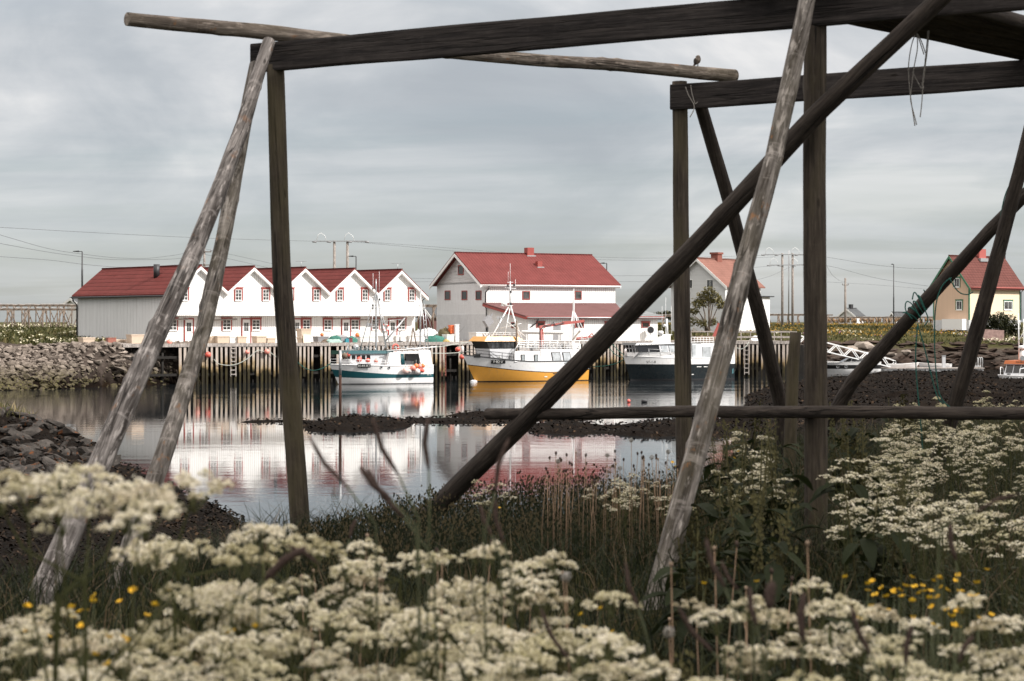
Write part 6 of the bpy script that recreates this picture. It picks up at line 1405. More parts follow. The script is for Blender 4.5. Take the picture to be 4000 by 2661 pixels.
log('top_pole',[pl0,pl0.lerp(pl1,.22),mid,pl0.lerp(pl1,.75),pl1],[.050,.060,.052,.054,.060],M['logtop'],rk,6,20,.07,.06,9,'knotty grey brown pole laid across the beams')
log('brace',[Q(619,97,15.05),Q(560,290,14.4),Q(430,620,13.2),Q(255,1010,12.2),Q(60,1450,11.3)],[.048,.054,.062,.070,.078],M['logpale'],rk,7,24,.05,.09,14,'pale leaning log on the left, nearest the camera')
log('brace',[Q(590,150,15.35),Q(534,440,14.9),Q(470,760,14.2),Q(365,1080,13.4),Q(255,1380,12.7)],[.05,.058,.058,.062,.068],M['logpale2'],rk,8,24,.05,.10,14,'second leaning log on the left, streaked with moss')
log('brace',[Q(1862,-25,12.72),Q(1780,370,12.35),Q(1690,700,11.9),Q(1600,1050,11.5),Q(1490,1440,11.1)],[.052,.058,.060,.064,.070],M['logpale2'],rk,9,24,.05,.09,16,'pale cracked log leaning right of centre')
log('brace',[Q(2190,-30,12.2),Q(1880,262,12.78),Q(1560,608,13.5),Q(1250,925,14.3),Q(975,1200,15.1),Q(880,1300,15.35)],[.058,.062,.068,.072,.074,.074],M['logdark'],rk,10,20,.08,.05,8,'dark log slanting from upper right to the lower middle')
log('brace',[Q(1605,215,18.1),Q(1680,470,18.6),Q(1745,720,19.2),Q(1796,930,19.8),QZ(1822,20.2,3.3)],[.058,.062,.068,.072,.074],M['logdark'],rk,11,label='dark brown brace behind the pale cracked log')
log('brace',[Q(2385,240,18.2),Q(2300,575,18.6),Q(2215,880,19.0),QZ(2120,19.6,3.5)],[.060,.068,.074,.078],M['logdark'],rk,12,20,.08,.06,10,'dark leaning log at the right edge')
log('brace',[Q(2515,295,18.25),Q(2420,390,18.6),Q(2279,530,18.9),Q(2100,725,19.5),Q(1960,880,20.1),QZ(1850,20.6,3.9)],[.052,.055,.062,.068,.072,.074],M['logdark'],rk,13,20,.08,.06,10,'dark slanting log wound with green rope')
log('stump',[Q(1832,765,18.9),Q(1824,860,18.9),QZ(1812,18.9,3.4)],[.052,.058,.062],M['logbrown'],rk,14,label='short broken stump of a post')
log('rail',[Q(1122,953,14.55),Q(1500,951,13.85),Q(1878,948,12.86),Q(2120,950,12.35),Q(2480,951,11.75)],[.042,.041,.040,.039,.040],M['logdark'],rk,15,16,.08,.06,10,'thin horizontal rail crossing the posts')
dp=Vector((1.73,2.0,0)).normalized(); q0=Vector((1.50,13.30,0))
for i in range(7):
    o0=q0+dv*(.14*i+.05); r=.052+.006*((i*7)%3)
    log('drying_pole',[o0-dp*(.15+.05*(i%3))+Vector((0,0,7.6)),o0+dp*2.2+Vector((0,0,7.585)),o0+dp*4.6+Vector((0,0,7.6))],[r*1.1,r,r*.9],M['logdark'],rk,20+i,12,.2,.04,3)
# twine, rope, bird
def cord(name, pts, r, mat, label, cat, n=6, parent=None):
    ps=[Vector(p) for p in pts]; out=[]
    for i in range(len(ps)-1):
        for k in range(n): out.append(ps[i].lerp(ps[i+1],k/n))
    out.append(ps[-1])
    for _ in range(n*2): out=[out[0]]+[(out[i-1]+out[i]*2+out[i+1])/4 for i in range(1,len(out)-1)]+[out[-1]]
    return MB().tube(out,r,6).build(name,mat,parent)
tw=empty('twine_bundle', Q(2107,78,14.2), 0, 'grey twine strands hanging from the roof poles at upper right', 'twine')
for pts in [[(2108,76),(2098,100),(2090,150),(2092,190),(2098,240),(2106,290)],[(2110,76),(2114,110),(2104,150),(2098,200),(2094,230),(2104,262),(2110,288)],[(2112,78),(2122,96),(2130,122)],[(2111,78),(2118,98),(2127,126)]]:
    cord('strand',[Q(u,v,14.2)-tw.location for u,v in pts],.0038,M['twine'],None,None,parent=tw)
tw=empty('twine_bundle', Q(2136,70,14.25), 0, 'pair of knotted twine strands hanging right of the first bundle', 'twine')
for pts in [[(2138,70),(2136,110),(2130,150),(2124,200),(2122,240),(2118,270)],[(2136,72),(2132,120),(2126,170),(2120,212),(2128,200),(2121,190)],[(2100,165),(2112,188),(2121,205)]]:
    cord('strand',[Q(u,v,14.25)-tw.location for u,v in pts],.0038,M['twine'],None,None,parent=tw)
tw=empty('twine_bundle', Q(1590,205,17.85), 0, 'dark loose twine knotted around the beam end under the bird', 'twine')
for pts in [[(1578,200),(1585,222),(1600,242),(1597,255),(1588,270)],[(1600,240),(1615,228),(1628,212),(1632,222)],[(1590,196),(1592,215),(1600,240)]]:
    cord('strand',[Q(u,v,17.85)-tw.location for u,v in pts],.005,M['twine'],None,None,parent=tw)
gr=empty('green_rope', Q(2108,715,19.2), 0, 'green rope wound around the slanting log and hanging in loose loops', 'rope')
cb=Q(2108,715,19.45)
ax=(Q(2279,530,18.9)-Q(2100,725,19.5)).normalized(); e1=ax.cross(Vector((0,1,0))).normalized(); e2=ax.cross(e1)
loop=[cb+ax*(.05*math.sin(k*.5)-.10+.20*k/40)+ (e1*math.cos(k*.47)+e2*math.sin(k*.47))*(.078+.010*math.sin(k*1.3)) for k in range(54)]
cord('wound_loops',[p-gr.location for p in loop],.0065,M['rope_green'],None,None,3,gr)
for pts in [[(2112,750),(2106,820),(2112,900),(2120,980),(2126,1060),(2124,1120)],[(2112,745),(2128,800),(2145,870),(2158,920),(2172,930)],[(2190,640),(2180,645),(2166,660),(2152,700),(2150,800),(2158,900),(2170,925),(2190,940)],[(2100,735),(2082,715),(2085,690),(2102,700),(2122,740)],[(2100,690),(2104,665),(2122,700),(2140,735),(2128,750)],[(2327,420),(2312,450),(2303,500)],[(2185,640),(2205,675),(2228,680),(2240,672)]]:
    cord('hanging_strand',[Q(u,v,18.55)-gr.location for u,v in pts],.006,M['rope_green'],None,None,8,gr)
def bird():
    D=17.93; b=empty('bird', Q(1606,157,D), 0, 'small brown bird perched on the right end of the top pole', 'bird')
    def bp(u,v): return Q(u,v,D)-b.location
    # one continuous body: tail tip, rump, belly, breast, neck, crown
    ax_=[(1592,156,.004),(1597,151,.007),(1600,147.5,.012),(1602.5,144,.024),(1604.5,140.5,.031),(1606,137,.030),(1606.8,134,.025),(1606.6,131.8,.021),(1605.8,129.8,.0185),(1605.2,128.2,.012),(1605,127.6,.004)]
    m=NT('bird_plumage'); c=m.coord(); n=m.noise(c,45,4,.6); s_=m.noise(m.scale(c,(90,90,25)),1,3)
    k=m.mix(m.ramp(n,[(.4,0),(.65,1)]),(.045,.035,.028),(.19,.15,.12)); k=m.mix(m.ramp(s_,[(.5,0),(.65,.6)]),k,(.26,.22,.18)); mt=m.fin(k,.8)
    mb=MB(); mb.tube([bp(u,v) for u,v,r in ax_],[r*1.0 for u,v,r in ax_],14); mb.build('body',mt,b)
    bk=MB(); bk.tube([bp(1603.6,130.0),bp(1600.9,130.6)],[.006,.001],6); bk.build('beak',M['black'],b)
    wg=MB(); wg.ball(tuple(bp(1602.6,142.0)+Vector((-.010,-.012,0))),.030,10,8,0,(.55,.6,1.0)); wg.build('wing',simple('dark_wing_feathers',(.035,.028,.024),.8,0,.3,.6,60),b)
    ey=MB(); ey.ball(tuple(bp(1604.4,130.0)+Vector((0,-.0165,0))),.0035,8,6); ey.build('eye',M['black'],b)
    for dx in (0,2.2):
        lg=MB(); lg.tube([bp(1604.6+dx,146),bp(1605+dx,150),bp(1604.6+dx,154.2)],.0028,6); lg.tube([bp(1603.6+dx,154.4),bp(1607.2+dx,154.6)],.0028,5); lg.build('leg',M['black'],b)
bird()

# ================================================================ plants
def plantmat(name, ramp_, trans=.25, rough=.7):
    m=NT(name); a=m.node('Attribute',{},2,attribute_name='tint'); col=m.ramp(a,ramp_)
    m.set(m.b.inputs['Base Color'],col); m.set(m.b.inputs['Roughness'],rough); m.set(m.b.inputs['Specular IOR Level'],.25)
    tr=m.n.new('ShaderNodeBsdfTranslucent'); m.l.new(col,tr.inputs[0]); mx=m.n.new('ShaderNodeMixShader'); mx.inputs[0].default_value=trans
    m.l.new(m.b.outputs[0],mx.inputs[1]); m.l.new(tr.outputs[0],mx.inputs[2]); m.l.new(mx.outputs[0],m.out.inputs[0]); return m.mat
def petalmat(name, ramp_, trans):
    m=NT(name); a=m.node('Attribute',{},2,attribute_name='tint'); inf=m.n.new('ShaderNodeObjectInfo'); col=m.ramp(a,ramp_); r=inf.outputs['Random']
    col=m.mix(m.ramp(r,[(.0,.55),(.4,0)]),col,(.44,.40,.20)); col=m.mix(m.ramp(r,[(.82,0),(1,.5)]),col,(.42,.34,.22))
    m.set(m.b.inputs['Base Color'],col); m.set(m.b.inputs['Roughness'],.8); m.set(m.b.inputs['Specular IOR Level'],.1)
    tr=m.n.new('ShaderNodeBsdfTranslucent'); m.l.new(col,tr.inputs[0]); mx=m.n.new('ShaderNodeMixShader'); mx.inputs[0].default_value=trans
    m.l.new(m.b.outputs[0],mx.inputs[1]); m.l.new(tr.outputs[0],mx.inputs[2]); m.l.new(mx.outputs[0],m.out.inputs[0]); return m.mat
M['grassblade']=plantmat('grass_blades',[(0,(.007,.010,.004)),(.5,(.018,.026,.009)),(.85,(.045,.048,.018)),(1,(.14,.10,.06))])
M['farblade']=plantmat('meadow_grass',[(0,(.025,.030,.010)),(.5,(.065,.068,.022)),(.85,(.13,.115,.045)),(1,(.24,.19,.10))])
M['leaf']=plantmat('bush_leaves',[(0,(.050,.050,.020)),(.5,(.125,.115,.045)),(1,(.26,.21,.09))])
M['leafdark']=plantmat('dark_bush_leaves',[(0,(.006,.009,.005)),(.6,(.028,.034,.014)),(1,(.10,.095,.04))])
M['petal']=petalmat('white_florets',[(0,(.40,.37,.19)),(.4,(.72,.67,.51)),(1,(.88,.83,.71))],.2)
M['stem']=plantmat('green_stems',[(0,(.045,.055,.018)),(1,(.12,.12,.05))],.15)
M['stemtan']=simple('dry_stalk',(.24,.16,.105),.8,0,.2,.35,20); M['yellowpetal']=simple('yellow_petals',(.80,.50,.03),.5,0,.3,.2,30)
M['spike']=simple('purple_brown_spike',(.062,.044,.038),.95,0,.05,.6,160); M['bract']=simple('dark_seed_head',(.055,.04,.032),.9,0,.1,.5,60); M['drybud']=simple('dry_bud',(.30,.22,.16),.9,0,.1,.4,60); M['fluff']=simple('white_seed_fluff',(.30,.285,.26),.9,0,.1,.15,60)
def blades(xy, length, width, lean, zfn=None, z0=None):
    n=len(xy); z=height(xy[:,0],xy[:,1]) if z0 is None else z0
    an=RNG.random(n)*6.283; la=RNG.random(n)*6.283; ln=lean*(.3+RNG.random(n)); L=length
    ax=np.stack([np.cos(an),np.sin(an),0*an],-1)*(width[:,None]/2); ld=np.stack([np.cos(la),np.sin(la),0*la],-1)
    b=np.stack([xy[:,0],xy[:,1],z-.02],-1); up=np.array([0,0,1.0])
    m1=b+up*(L*.55)[:,None]+ld*(L*ln*.28)[:,None]; t1=b+up*(L*(1-.25*ln))[:,None]+ld*(L*ln*.95)[:,None]
    q1=np.stack([b-ax,b+ax,m1+ax*.8,m1-ax*.8],1); q2=np.stack([m1-ax*.8,m1+ax*.8,t1+ax*.08,t1-ax*.08],1)
    return np.concatenate([q1,q2],1).reshape(-1,3)
def scatter_near(N, dmin, dmax, umin, umax, gate=None):
    d=np.sqrt(RNG.random(N)*(dmax**2-dmin**2)+dmin**2); u=RNG.random(N)*(umax-umin)+umin; x=(u-CX)/F*d
    keep=near_mask(x,d)>.80
    if gate is not None: keep&=gate(u,d)
    return np.stack([x,d],-1)[keep], u[keep]
xy,u_=scatter_near(100000,2.6,30,-900,5600)
n=len(xy); clump=fbm(xy[:,0]*1.2,xy[:,1]*1.2,3,5)
L=(.22+.30*RNG.random(n))*(1+.9*clump)*np.interp(u_,[0,1200,2600,3100,4000],[.75,.9,1.0,1.25,1.2])
V=blades(xy,L,.004+.005*RNG.random(n),.9); ti=np.clip(.35+.16*(u_>3200)+1.0*clump+.25*RNG.normal(0,1,n),0,.93); ti[RNG.random(n)<.07]=1
g_=tag(inst('grass',quads_np('grass',V,4,M['grassblade'],tint=np.repeat(ti,2))),'dark green grass growing over the foreground bank','grass',kind='stuff')
# seeding grass along the lip of the bank, with tiny panicles
xy,u_=scatter_near(2000,11,16.5,1150,3000,lambda u,d:(d>np.interp(u,[1150,1700,2700],[11.2,12.6,13.4])))
n=len(xy); L=(.26+.24*RNG.random(n))*np.interp(u_,[1150,1300,1700,2300,2700],[.5,.6,.85,1.0,.8]); V=[blades(xy,L,np.full(n,.0045),.45)]; T_=[np.repeat(np.clip(.3+.25*RNG.normal(0,1,n),0,.8),2)]
for k in range(9):
    f=.62+.4*RNG.random(n); c=np.stack([xy[:,0]+RNG.normal(0,.022,n),xy[:,1]+RNG.normal(0,.022,n),height(xy[:,0],xy[:,1])+L*f*.92],-1); s=.004+.004*RNG.random(n)
    dx=np.stack([s,0*s,s*.8],-1); dz_=np.stack([-s*.5,0*s,s*2.0],-1); V.append(np.stack([c-dx,c-dz_*.6,c+dx,c+dz_],1).reshape(-1,3)); T_.append(np.where(RNG.random(n)<.45,.93,.15))
tag(inst('seeding_grass',quads_np('seeding_grass',np.concatenate(V),4,M['grassblade'],tint=np.concatenate(T_))),'tall seeding grass along the lip of the foreground bank','grass',kind='stuff')

# ---- cow parsley
def umbel_mesh(name, R_, nu, nf, fs, seed, cx=(0,0,0), mats=None):
    rg=np.random.default_rng(seed); V=[];T=[];I=[]
    for k in range(nu):
        r=R_*math.sqrt((k+.5)/nu)*rg.uniform(.9,1.08); a=k*2.399+rg.uniform(-.3,.3); c=np.array([r*math.cos(a),r*math.sin(a),-.42*r*r/R_+rg.normal(0,.004)])
        ru=R_*(.205 if nu>10 else .25)
        # ray from the hub
        h=np.array([0,0,-R_*.95]); w=np.array([-math.sin(a),math.cos(a),0])*.0011
        V.append(np.array([h-w,h+w,c+w,c-w])); T.append([.3]); I.append([1])
        q=np.sqrt(rg.random(nf))*ru; t=rg.random(nf)*6.283
        p=c+np.stack([q*np.cos(t),q*np.sin(t),-.45*q*q/ru+rg.normal(0,.0022,nf)],-1)
        an=rg.random(nf)*6.283; s=fs*rg.uniform(.7,1.2,nf); tx,ty=rg.normal(0,.45,nf),rg.normal(0,.45,nf)
        ax=np.stack([np.cos(an),np.sin(an),tx],-1)*s[:,None]; bx=np.stack([-np.sin(an),np.cos(an),ty],-1)*s[:,None]
        V.append(np.stack([p-ax,p-bx,p+ax,p+bx],1).reshape(-1,3)); T.append(np.clip(rg.normal(rg.uniform(.32,.82),.2,nf),0,1)); I.append([0]*nf)
    return np.concatenate(V),np.concatenate(T),np.concatenate(I)
UM=[]
for k in range(6):
    R_=[.052,.062,.070,.045,.058,.066][k]; v,t,i=umbel_mesh('u',R_,[13,15,17,10,13,15][k],44,.0030,k); UM.append(quads_np('umbel',v,4,[M['petal'],M['stem']],i,t))
def stem_quads(p,q,w0,w1,tint=.4):
    p,q=np.array(p,float),np.array(q,float); d=q-p; a=np.cross(d,[.3,1,.1]); a/=np.linalg.norm(a)+1e-9; b=np.cross(d,a); b/=np.linalg.norm(b)+1e-9
    out=[]
    for e in (a,b): out.append(np.array([p-e*w0,p+e*w0,q+e*w1,q-e*w1]))
    return out
def plant_layout(seed,n_um,zmin=.74):
    rg=random.Random(seed); hubs=[]; st=[]
    top=(rg.uniform(-.04,.04),rg.uniform(-.04,.04),.80); node=[(0,0,0),(top[0]*.4,top[1]*.4,.42),top]
    st+=stem_quads(node[0],node[1],.0048,.0040)+stem_quads(node[1],node[2],.0040,.0030)
    for k in range(n_um):
        a=k*2.4+rg.uniform(-.4,.4); base=node[1] if k%3==2 else (node[2] if k%2 else tuple(np.array(node[1])*.4+np.array(node[2])*.6))
        r=rg.uniform(.03,.155); z=rg.uniform(zmin,1.0)-r*.35
        h=(top[0]+r*math.cos(a),top[1]+r*math.sin(a),z); hubs.append((h,a,r))
        m_=(np.array(base)+np.array(h))/2+np.array([r*.2*math.cos(a),r*.2*math.sin(a),-.03])
        st+=stem_quads(base,m_,.0022,.0017)+stem_quads(m_,(h[0],h[1],h[2]-.035),.0017,.0013)
    leaves=[]
    for k in range(26):                      # ferny leaflets up the stem
        a=rg.uniform(0,6.28); z=rg.uniform(.08,.62); r=rg.uniform(.03,.20); c=np.array([r*math.cos(a),r*math.sin(a),z+r*.2]); s=rg.uniform(.012,.035)
        d=np.array([math.cos(a),math.sin(a),rg.uniform(-.5,.3)])*s; e=np.array([-math.sin(a),math.cos(a),rg.uniform(-.3,.3)])*s*.42
        leaves.append(np.array([c-d,c-e,c+d*1.2,c+e])); 
        if k%3==0: leaves+= [stem_quads((0,0,z*.8),c,.0012,.0008)[0]]
    return hubs,st,leaves
PL=[]
for k in range(7):
    hubs,st,lv=plant_layout(100+k,[4,6,4,5,4,6,5][k],.95 if k==6 else .74)
    if k==6: lv=lv[:len(lv)//3]
    V=np.concatenate(st+lv)
    PL.append((quads_np('stem_and_leaves',V,4,[M['stem'],M['grassblade']],[0]*len(st)+[1]*len(lv),np.concatenate([np.full(len(st),.4),RNG.uniform(.3,.8,len(lv))])),hubs))
def cow_parsley(x,y,h,seed,label,group,form=None):
    rg=random.Random(seed); st,hubs=PL[seed%6 if form is None else form]; o=empty('cow_parsley',(x,y,hz(x,y)-.02),rg.uniform(0,6.28),label,'flower',group); o.scale=(h,h,h)
    inst('stem',st,o)
    for k,(p,a,r) in enumerate(hubs):
        s=rg.uniform(.8,1.15); inst('umbel',UM[rg.randrange(6)],o,p,(-r*.7*math.sin(a)+rg.uniform(-.16,.16),r*.7*math.cos(a)+rg.uniform(-.16,.16),rg.uniform(0,6.28)),(s,s,s))
rr=random.Random(23); cnt=0
def zone_top(u): return interp(u,[(0,1345),(150,1330),(330,1235),(420,1195),(560,1190),(700,1225),(880,1235),(1000,1290),(1030,1235),(1180,1210),(1320,1285),(1400,1430),(1560,1500),(1640,1395),(1800,1325),(2000,1360),(2130,1400),(2250,1365),(2357,1340)])
NEAR=[]
for (u,v,d) in [(75,1090,3.8),(205,1062,3.8),(470,1200,4.6),(545,1225,4.6),(425,1245,4.5),(640,1232,5.2),(760,1268,5.2),(835,1278,5.3),(935,1238,5.5),(1090,1268,5.1),(1165,1225,5.1),(1225,1258,5.1),(1300,1275,5.2),(1150,1320,5.0),
                (60,1425,4.3),(110,1400,4.4),(255,1375,4.5),(450,1345,4.6),(530,1340,4.7),(615,1352,4.6),(720,1355,4.7),(800,1392,4.6),(905,1380,4.7),(1000,1395,4.5),(1120,1405,4.5),
                (1885,1330,5.0),(1810,1352,5.0),(1735,1372,5.0),(1665,1400,4.8),(1945,1385,4.9),(2290,1345,5.0),(2335,1372,4.9),(2250,1380,5.0),(2150,1400,4.8),(1560,1478,4.2),(1370,1450,4.5)]: NEAR.append((u,v,d))
while len(NEAR)<63:
    u=rr.uniform(-30,2390)
    if 1040<u<1640 and rr.random()<.72: continue
    v=rr.uniform(1405,1640); d=interp(v,[(1400,4.5),(1560,3.9),(1660,3.5)])*rr.uniform(.95,1.05)
    NEAR.append((u,v,d))
for i,(u,v,d) in enumerate(NEAR):
    p=Q(u,v,d); x,y=p.x,p.y; h=(p.z-hz(x,y))/max(q_[0][2] for q_ in PL[6 if v<1130 else i%6][1])
    if h<.3: continue
    h=min(h,1.7); cow_parsley(x,y,h,i,'creamy white cow parsley in the blurred flower bank nearest the camera','cow parsley close to the camera',6 if v<1130 else None)
# smaller plants on the right hand slope, one mesh each
def whole_plant(seed, nf=10, fs=.0060):
    hubs,st,lv=plant_layout(200+seed,5+seed%3); rg=np.random.default_rng(seed); V=[np.concatenate(st),np.concatenate(lv)]; I=[0]*len(st)+[2]*len(lv); T=[np.full(len(st),.4),rg.uniform(.3,.9,len(lv))]
    for k,(p,a,r) in enumerate(hubs):
        v,t,i=umbel_mesh('u',rg.uniform(.036,.058),9,nf,fs*.85,seed*10+k); V.append(v+np.array(p)); T.append(t); I+=[1 if q==0 else 0 for q in i]
    return np.concatenate(V),np.concatenate(T),I
WP=[]; WPraw=[]
for k in range(6):
    V,T,I=whole_plant(k); WPraw.append((V,T,I)); WP.append(quads_np('cow_parsley',V,4,[M['stem'],M['petal'],M['grassblade']],I,T))
SL=[]
def slope_ok(u,v): return v>interp(u,[(1990,1090),(2060,905),(2120,880),(2200,905),(2300,875),(2357,890)]) 
t_=0
while len(SL)<150 and t_<60000:
    t_+=1; d=rr.uniform(8.5,25.5); u=rr.uniform(1990,2420); x=(u*1.697-CX)/F*d
    if float(near_mask(np.array([x]),np.array([d]))[0])<.7: continue
    if fbm(np.array([x*.9]),np.array([d*.55]),3,91)[0] < .0+.10*(d<13): continue
    h=rr.uniform(.55,.92); z=hz(x,d)+h; v=740+(EYE-z)*4583/d
    if not slope_ok(u,v) or v>1185-(2357-u)*.15: continue
    SL.append((x,d,h))
for (u0,u1,v0,v1,d,k) in [(1290,1560,1070,1130,13.0,13),(1640,1790,1030,1110,12.0,8),(1680,1760,950,1000,13.8,3),(1935,1985,1090,1150,10.5,4),(1940,1995,1000,1090,11.5,4),(1070,1200,1085,1100,13,2)]:
    for i in range(k):
        u,v=rr.uniform(u0,u1),rr.uniform(v0,v1); dd=d*rr.uniform(.95,1.08); p=Q(u,v,dd); h=p.z-hz(p.x,p.y)
        if .15<h<1.3: SL.insert(0,(p.x,p.y,h))
near_sl=sorted(SL,key=lambda s:s[1])
for i,(x,y,h) in enumerate(near_sl[:140]):
    o=inst('cow_parsley',WP[i%6],None,(x,y,hz(x,y)-.02),(0,0,rr.uniform(0,6.28)),(h,)*3); tag(o,'white cow parsley on the grassy slope around the rack','flower','cow parsley on the slope')
V=[];T=[];I=[]
for i,(x,y,h) in enumerate(near_sl[140:]):
    v,t,ii=WPraw[i%6]; a=rr.uniform(0,6.28); c,s=math.cos(a),math.sin(a); w=v*h; V.append(np.stack([w[:,0]*c-w[:,1]*s+x,w[:,0]*s+w[:,1]*c+y,w[:,2]+hz(x,y)-.02],-1)); T.append(t); I+=ii
if V: tag(inst('cow_parsley_mass',quads_np('cow_parsley_mass',np.concatenate(V),4,[M['stem'],M['petal'],M['grassblade']],I,np.concatenate(T))),'mass of white cow parsley covering the far end of the slope','flowers',kind='stuff')
# the slope goes on beyond the frame
for i in range(46):
    d=rr.uniform(9,24); u=rr.uniform(2430,3100); x=(u*1.697-CX)/F*d
    if float(near_mask(np.array([x]),np.array([d]))[0])<.7: continue
    h=rr.uniform(.55,.9); tag(inst('cow_parsley',WP[i%6],None,(x,d,hz(x,d)-.02),(0,0,rr.uniform(0,6.28)),(h,)*3),'white cow parsley on the grassy slope around the rack','flower','cow parsley on the slope')
# ---- buttercups
def buttercup():
    st=MB().tube([(0,0,-.9),(.02,0,-.45),(0,0,-.005)],[.0016,.0014,.0012],5)
    fl=MB()
    for k in range(5):
        a=k*1.2566; e=(math.cos(a),math.sin(a)); f=(-math.sin(a),math.cos(a))
        pts=[(0,0,0)]+[(e[0]*r+f[0]*w,e[1]*r+f[1]*w,z) for r,w,z in ((.007,-.006,.002),(.0125,-.005,.008),(.0125,.005,.008),(.007,.006,.002))]
        fl.add(pts,[(0,1,2,3,4)])
    fl.ball((0,0,.003),.0035,8,5); return st.mesh('stem',M['stemgreen']), fl.mesh('petals',M['yellowpetal'])
M['stemgreen']=simple('thin_green_stem',(.05,.058,.022),.8)
bs,bf=buttercup(); BC=[]
for i in range(52): BC.append((rr.gauss(2140,75),rr.gauss(1362,26) if i<34 else rr.uniform(1390,1450),rr.uniform(5.6,6.6)))
BC+= [(2000,1345,6),(1945,1290+40,6),(2272,1313,6.2),(2205,1325,6.1),(2030,1355,6.3),(1742,1340,6),(1620,1345,6.2)]
for i in range(40): BC.append((rr.uniform(60,640),rr.uniform(1350,1545),rr.uniform(4.2,5.6)))
for i in range(9): BC.append((rr.uniform(1000,1420),rr.uniform(1370,1500),rr.uniform(5.5,6.5)))
for (u,v,d) in [(1548,1065,13),(1540,1082,12.8),(1556,1075,13),(1150,1170,12),(1690,1055,12.5),(1700,1040,12.6)]: BC.append((u,v,d))
for (u,v,d) in BC:
    if not -20<u<2380: continue
    p=Q(u,v,d); h=p.z-hz(p.x,p.y)
    if h<.1: continue
    o=empty('buttercup',p,rr.uniform(0,6),'yellow buttercup blooming among the foreground grass','flower','buttercups of the foreground'); k=rr.uniform(.65,.92)
    inst('stem',bs,o,(0,0,0),(0,0,0),(1,1,h/.9)); inst('flower',bf,o,(0,0,0),(rr.uniform(-.7,.7),rr.uniform(-.6,.6),0),(k,k,k))
# ---- foxtail grasses with brown spikes
for i,(a,b,d,w) in enumerate([((712,1005),(797,1118),4.2,.0055),((858,963),(917,1093),4.1,.0065),((985,960),(987,1082),4.0,.007),((1172,1008),(1140,1132),4.3,.0065),((829,1074),(900,1150),4.0,.008),((846,1078),(930,1192),4.2,.006),((1106,1163),(1132,1232),4.6,.006),((1138,1140),(1160,1250),4.4,.006),((1625,1240),(1668,1352),4.0,.007),((2188,1200),(2200,1290),5.0,.008),((2345,1137),(2245,1180),4.2,.005),((1779,1338),(1772,1402),3.6,.012),((1851,1365),(1849,1478),3.8,.009),((1726,1352),(1742,1440),3.8,.007),((1960,1395),(2004,1505),3.8,.007),((2240,1462),(2206,1528),3.7,.006),((820,1195),(805,1240),5.2,.006),((705,1260),(610,1335),4.2,.011),((735,1300),(660,1255),4.3,.005),((1245,1400),(1310,1520),4.2,.006),((1440,1295),(1470,1400),4.4,.006),((1660,1290),(1700,1360),4.5,.005),((1560,1395),(1640,1500),4.1,.006),((2100,1440),(2085,1530),3.8,.007)]):
    p,q=Q(*a,d),Q(*b,d); dr=(q-p); ft=Vector((q.x+dr.x*1.2+rr.uniform(-.04,.04),q.y+.05,hz(q.x,q.y)-.02))
    if ft.z>q.z-.05: ft.z=q.z-.6
    c=q+dr*.8; o=empty('foxtail_grass',ft,0,'grass stem with a purple brown seed spike, blurred close to the camera','grass','foxtail grasses')
    MB().tube([Vector((0,0,0)),ft.lerp(c,.55)-ft+Vector((0,0,0)),(c-ft),(q-ft)],[.0030,.0026,.0023,.0021],5).build('stem',M['stemgreen'],o)
    m1=p.lerp(q,.5)+Vector((dr.z,0,-dr.x)).normalized()*dr.length*.07
    MB().tube([p-ft,p.lerp(m1,.35)-ft,m1-ft,m1.lerp(q,.7)-ft,q-ft],[w*.3,w*.75,w*.82,w*.72,w*.35],8).build('seed_spike',M['spike'],o)
# ---- dandelion stalks
def dandelion(p,kind,i,label='tan dandelion stalk with a closed seed head in the grass',group='dandelion stalks'):
    g=Vector((p.x+rr.uniform(-.04,.04),p.y+rr.uniform(-.03,.03),hz(p.x,p.y)-.02)); o=empty('dandelion',g,0,label,'flower',group); t=p-g
    if t.z<.05: return
    MB().tube([(0,0,0),Vector((t.x*.2,t.y*.2,t.z*.5)),t],[.0024,.0021,.0018],5).build('stalk',M['stemtan'],o)
    if kind==0: MB().tube([t-Vector((0,0,.004)),t+Vector((0,0,.008)),t+Vector((rr.uniform(-.004,.004),0,.020))],[.003,.0085,.004],8).build('seed_head',M['bract'],o)
    elif kind==2: MB().tube([t-Vector((0,0,.002)),t+Vector((0,0,.006)),t+Vector((0,0,.013))],[.003,.0065,.005],8).build('seed_head',M['drybud'],o)
    else:
        mb=MB(); rg=np.random.default_rng(i)
        for k in range(130):
            v=Vector(rg.normal(0,1,3)).normalized(); a=v.orthogonal().normalized()*.0030; b=v.cross(a).normalized()*.0030; c=t+v*.016*rg.uniform(.8,1.05)
            mb.add([c-a,c-b,c+a,c+b],[(0,1,2,3)])
        mb.build('seed_globe',M['fluff'],o)
for i in range(58):
    dandelion(Q(rr.uniform(1255,1570),rr.uniform(1035,1125),rr.uniform(12.6,14.2)),0 if i%5 else 2,i)
for i,(u,v) in enumerate([(1284,1062),(1427,1078),(1453,1013),(1398,1048),(1500,1053),(1538,1040)]): dandelion(Q(u,v,13),1,i,'dandelion with a white seed globe on the bank lip','dandelion globes')
for i,(u,v,d) in enumerate([(1303,1327,5.6),(1540,1455,5)]): dandelion(Q(u,v,d),1,20+i,'dandelion with a ragged white seed globe in the near grass','near dandelion globes')
for i in range(26):
    u=rr.choice((rr.uniform(1010,1560),rr.uniform(1590,1860),rr.uniform(640,1010))); dandelion(Q(u,rr.uniform(1235,1440),rr.uniform(5.2,8.5)),2 if i%3 else 0,i,'tan dandelion stalk with a small pale head in the near grass','near dandelion stalks')
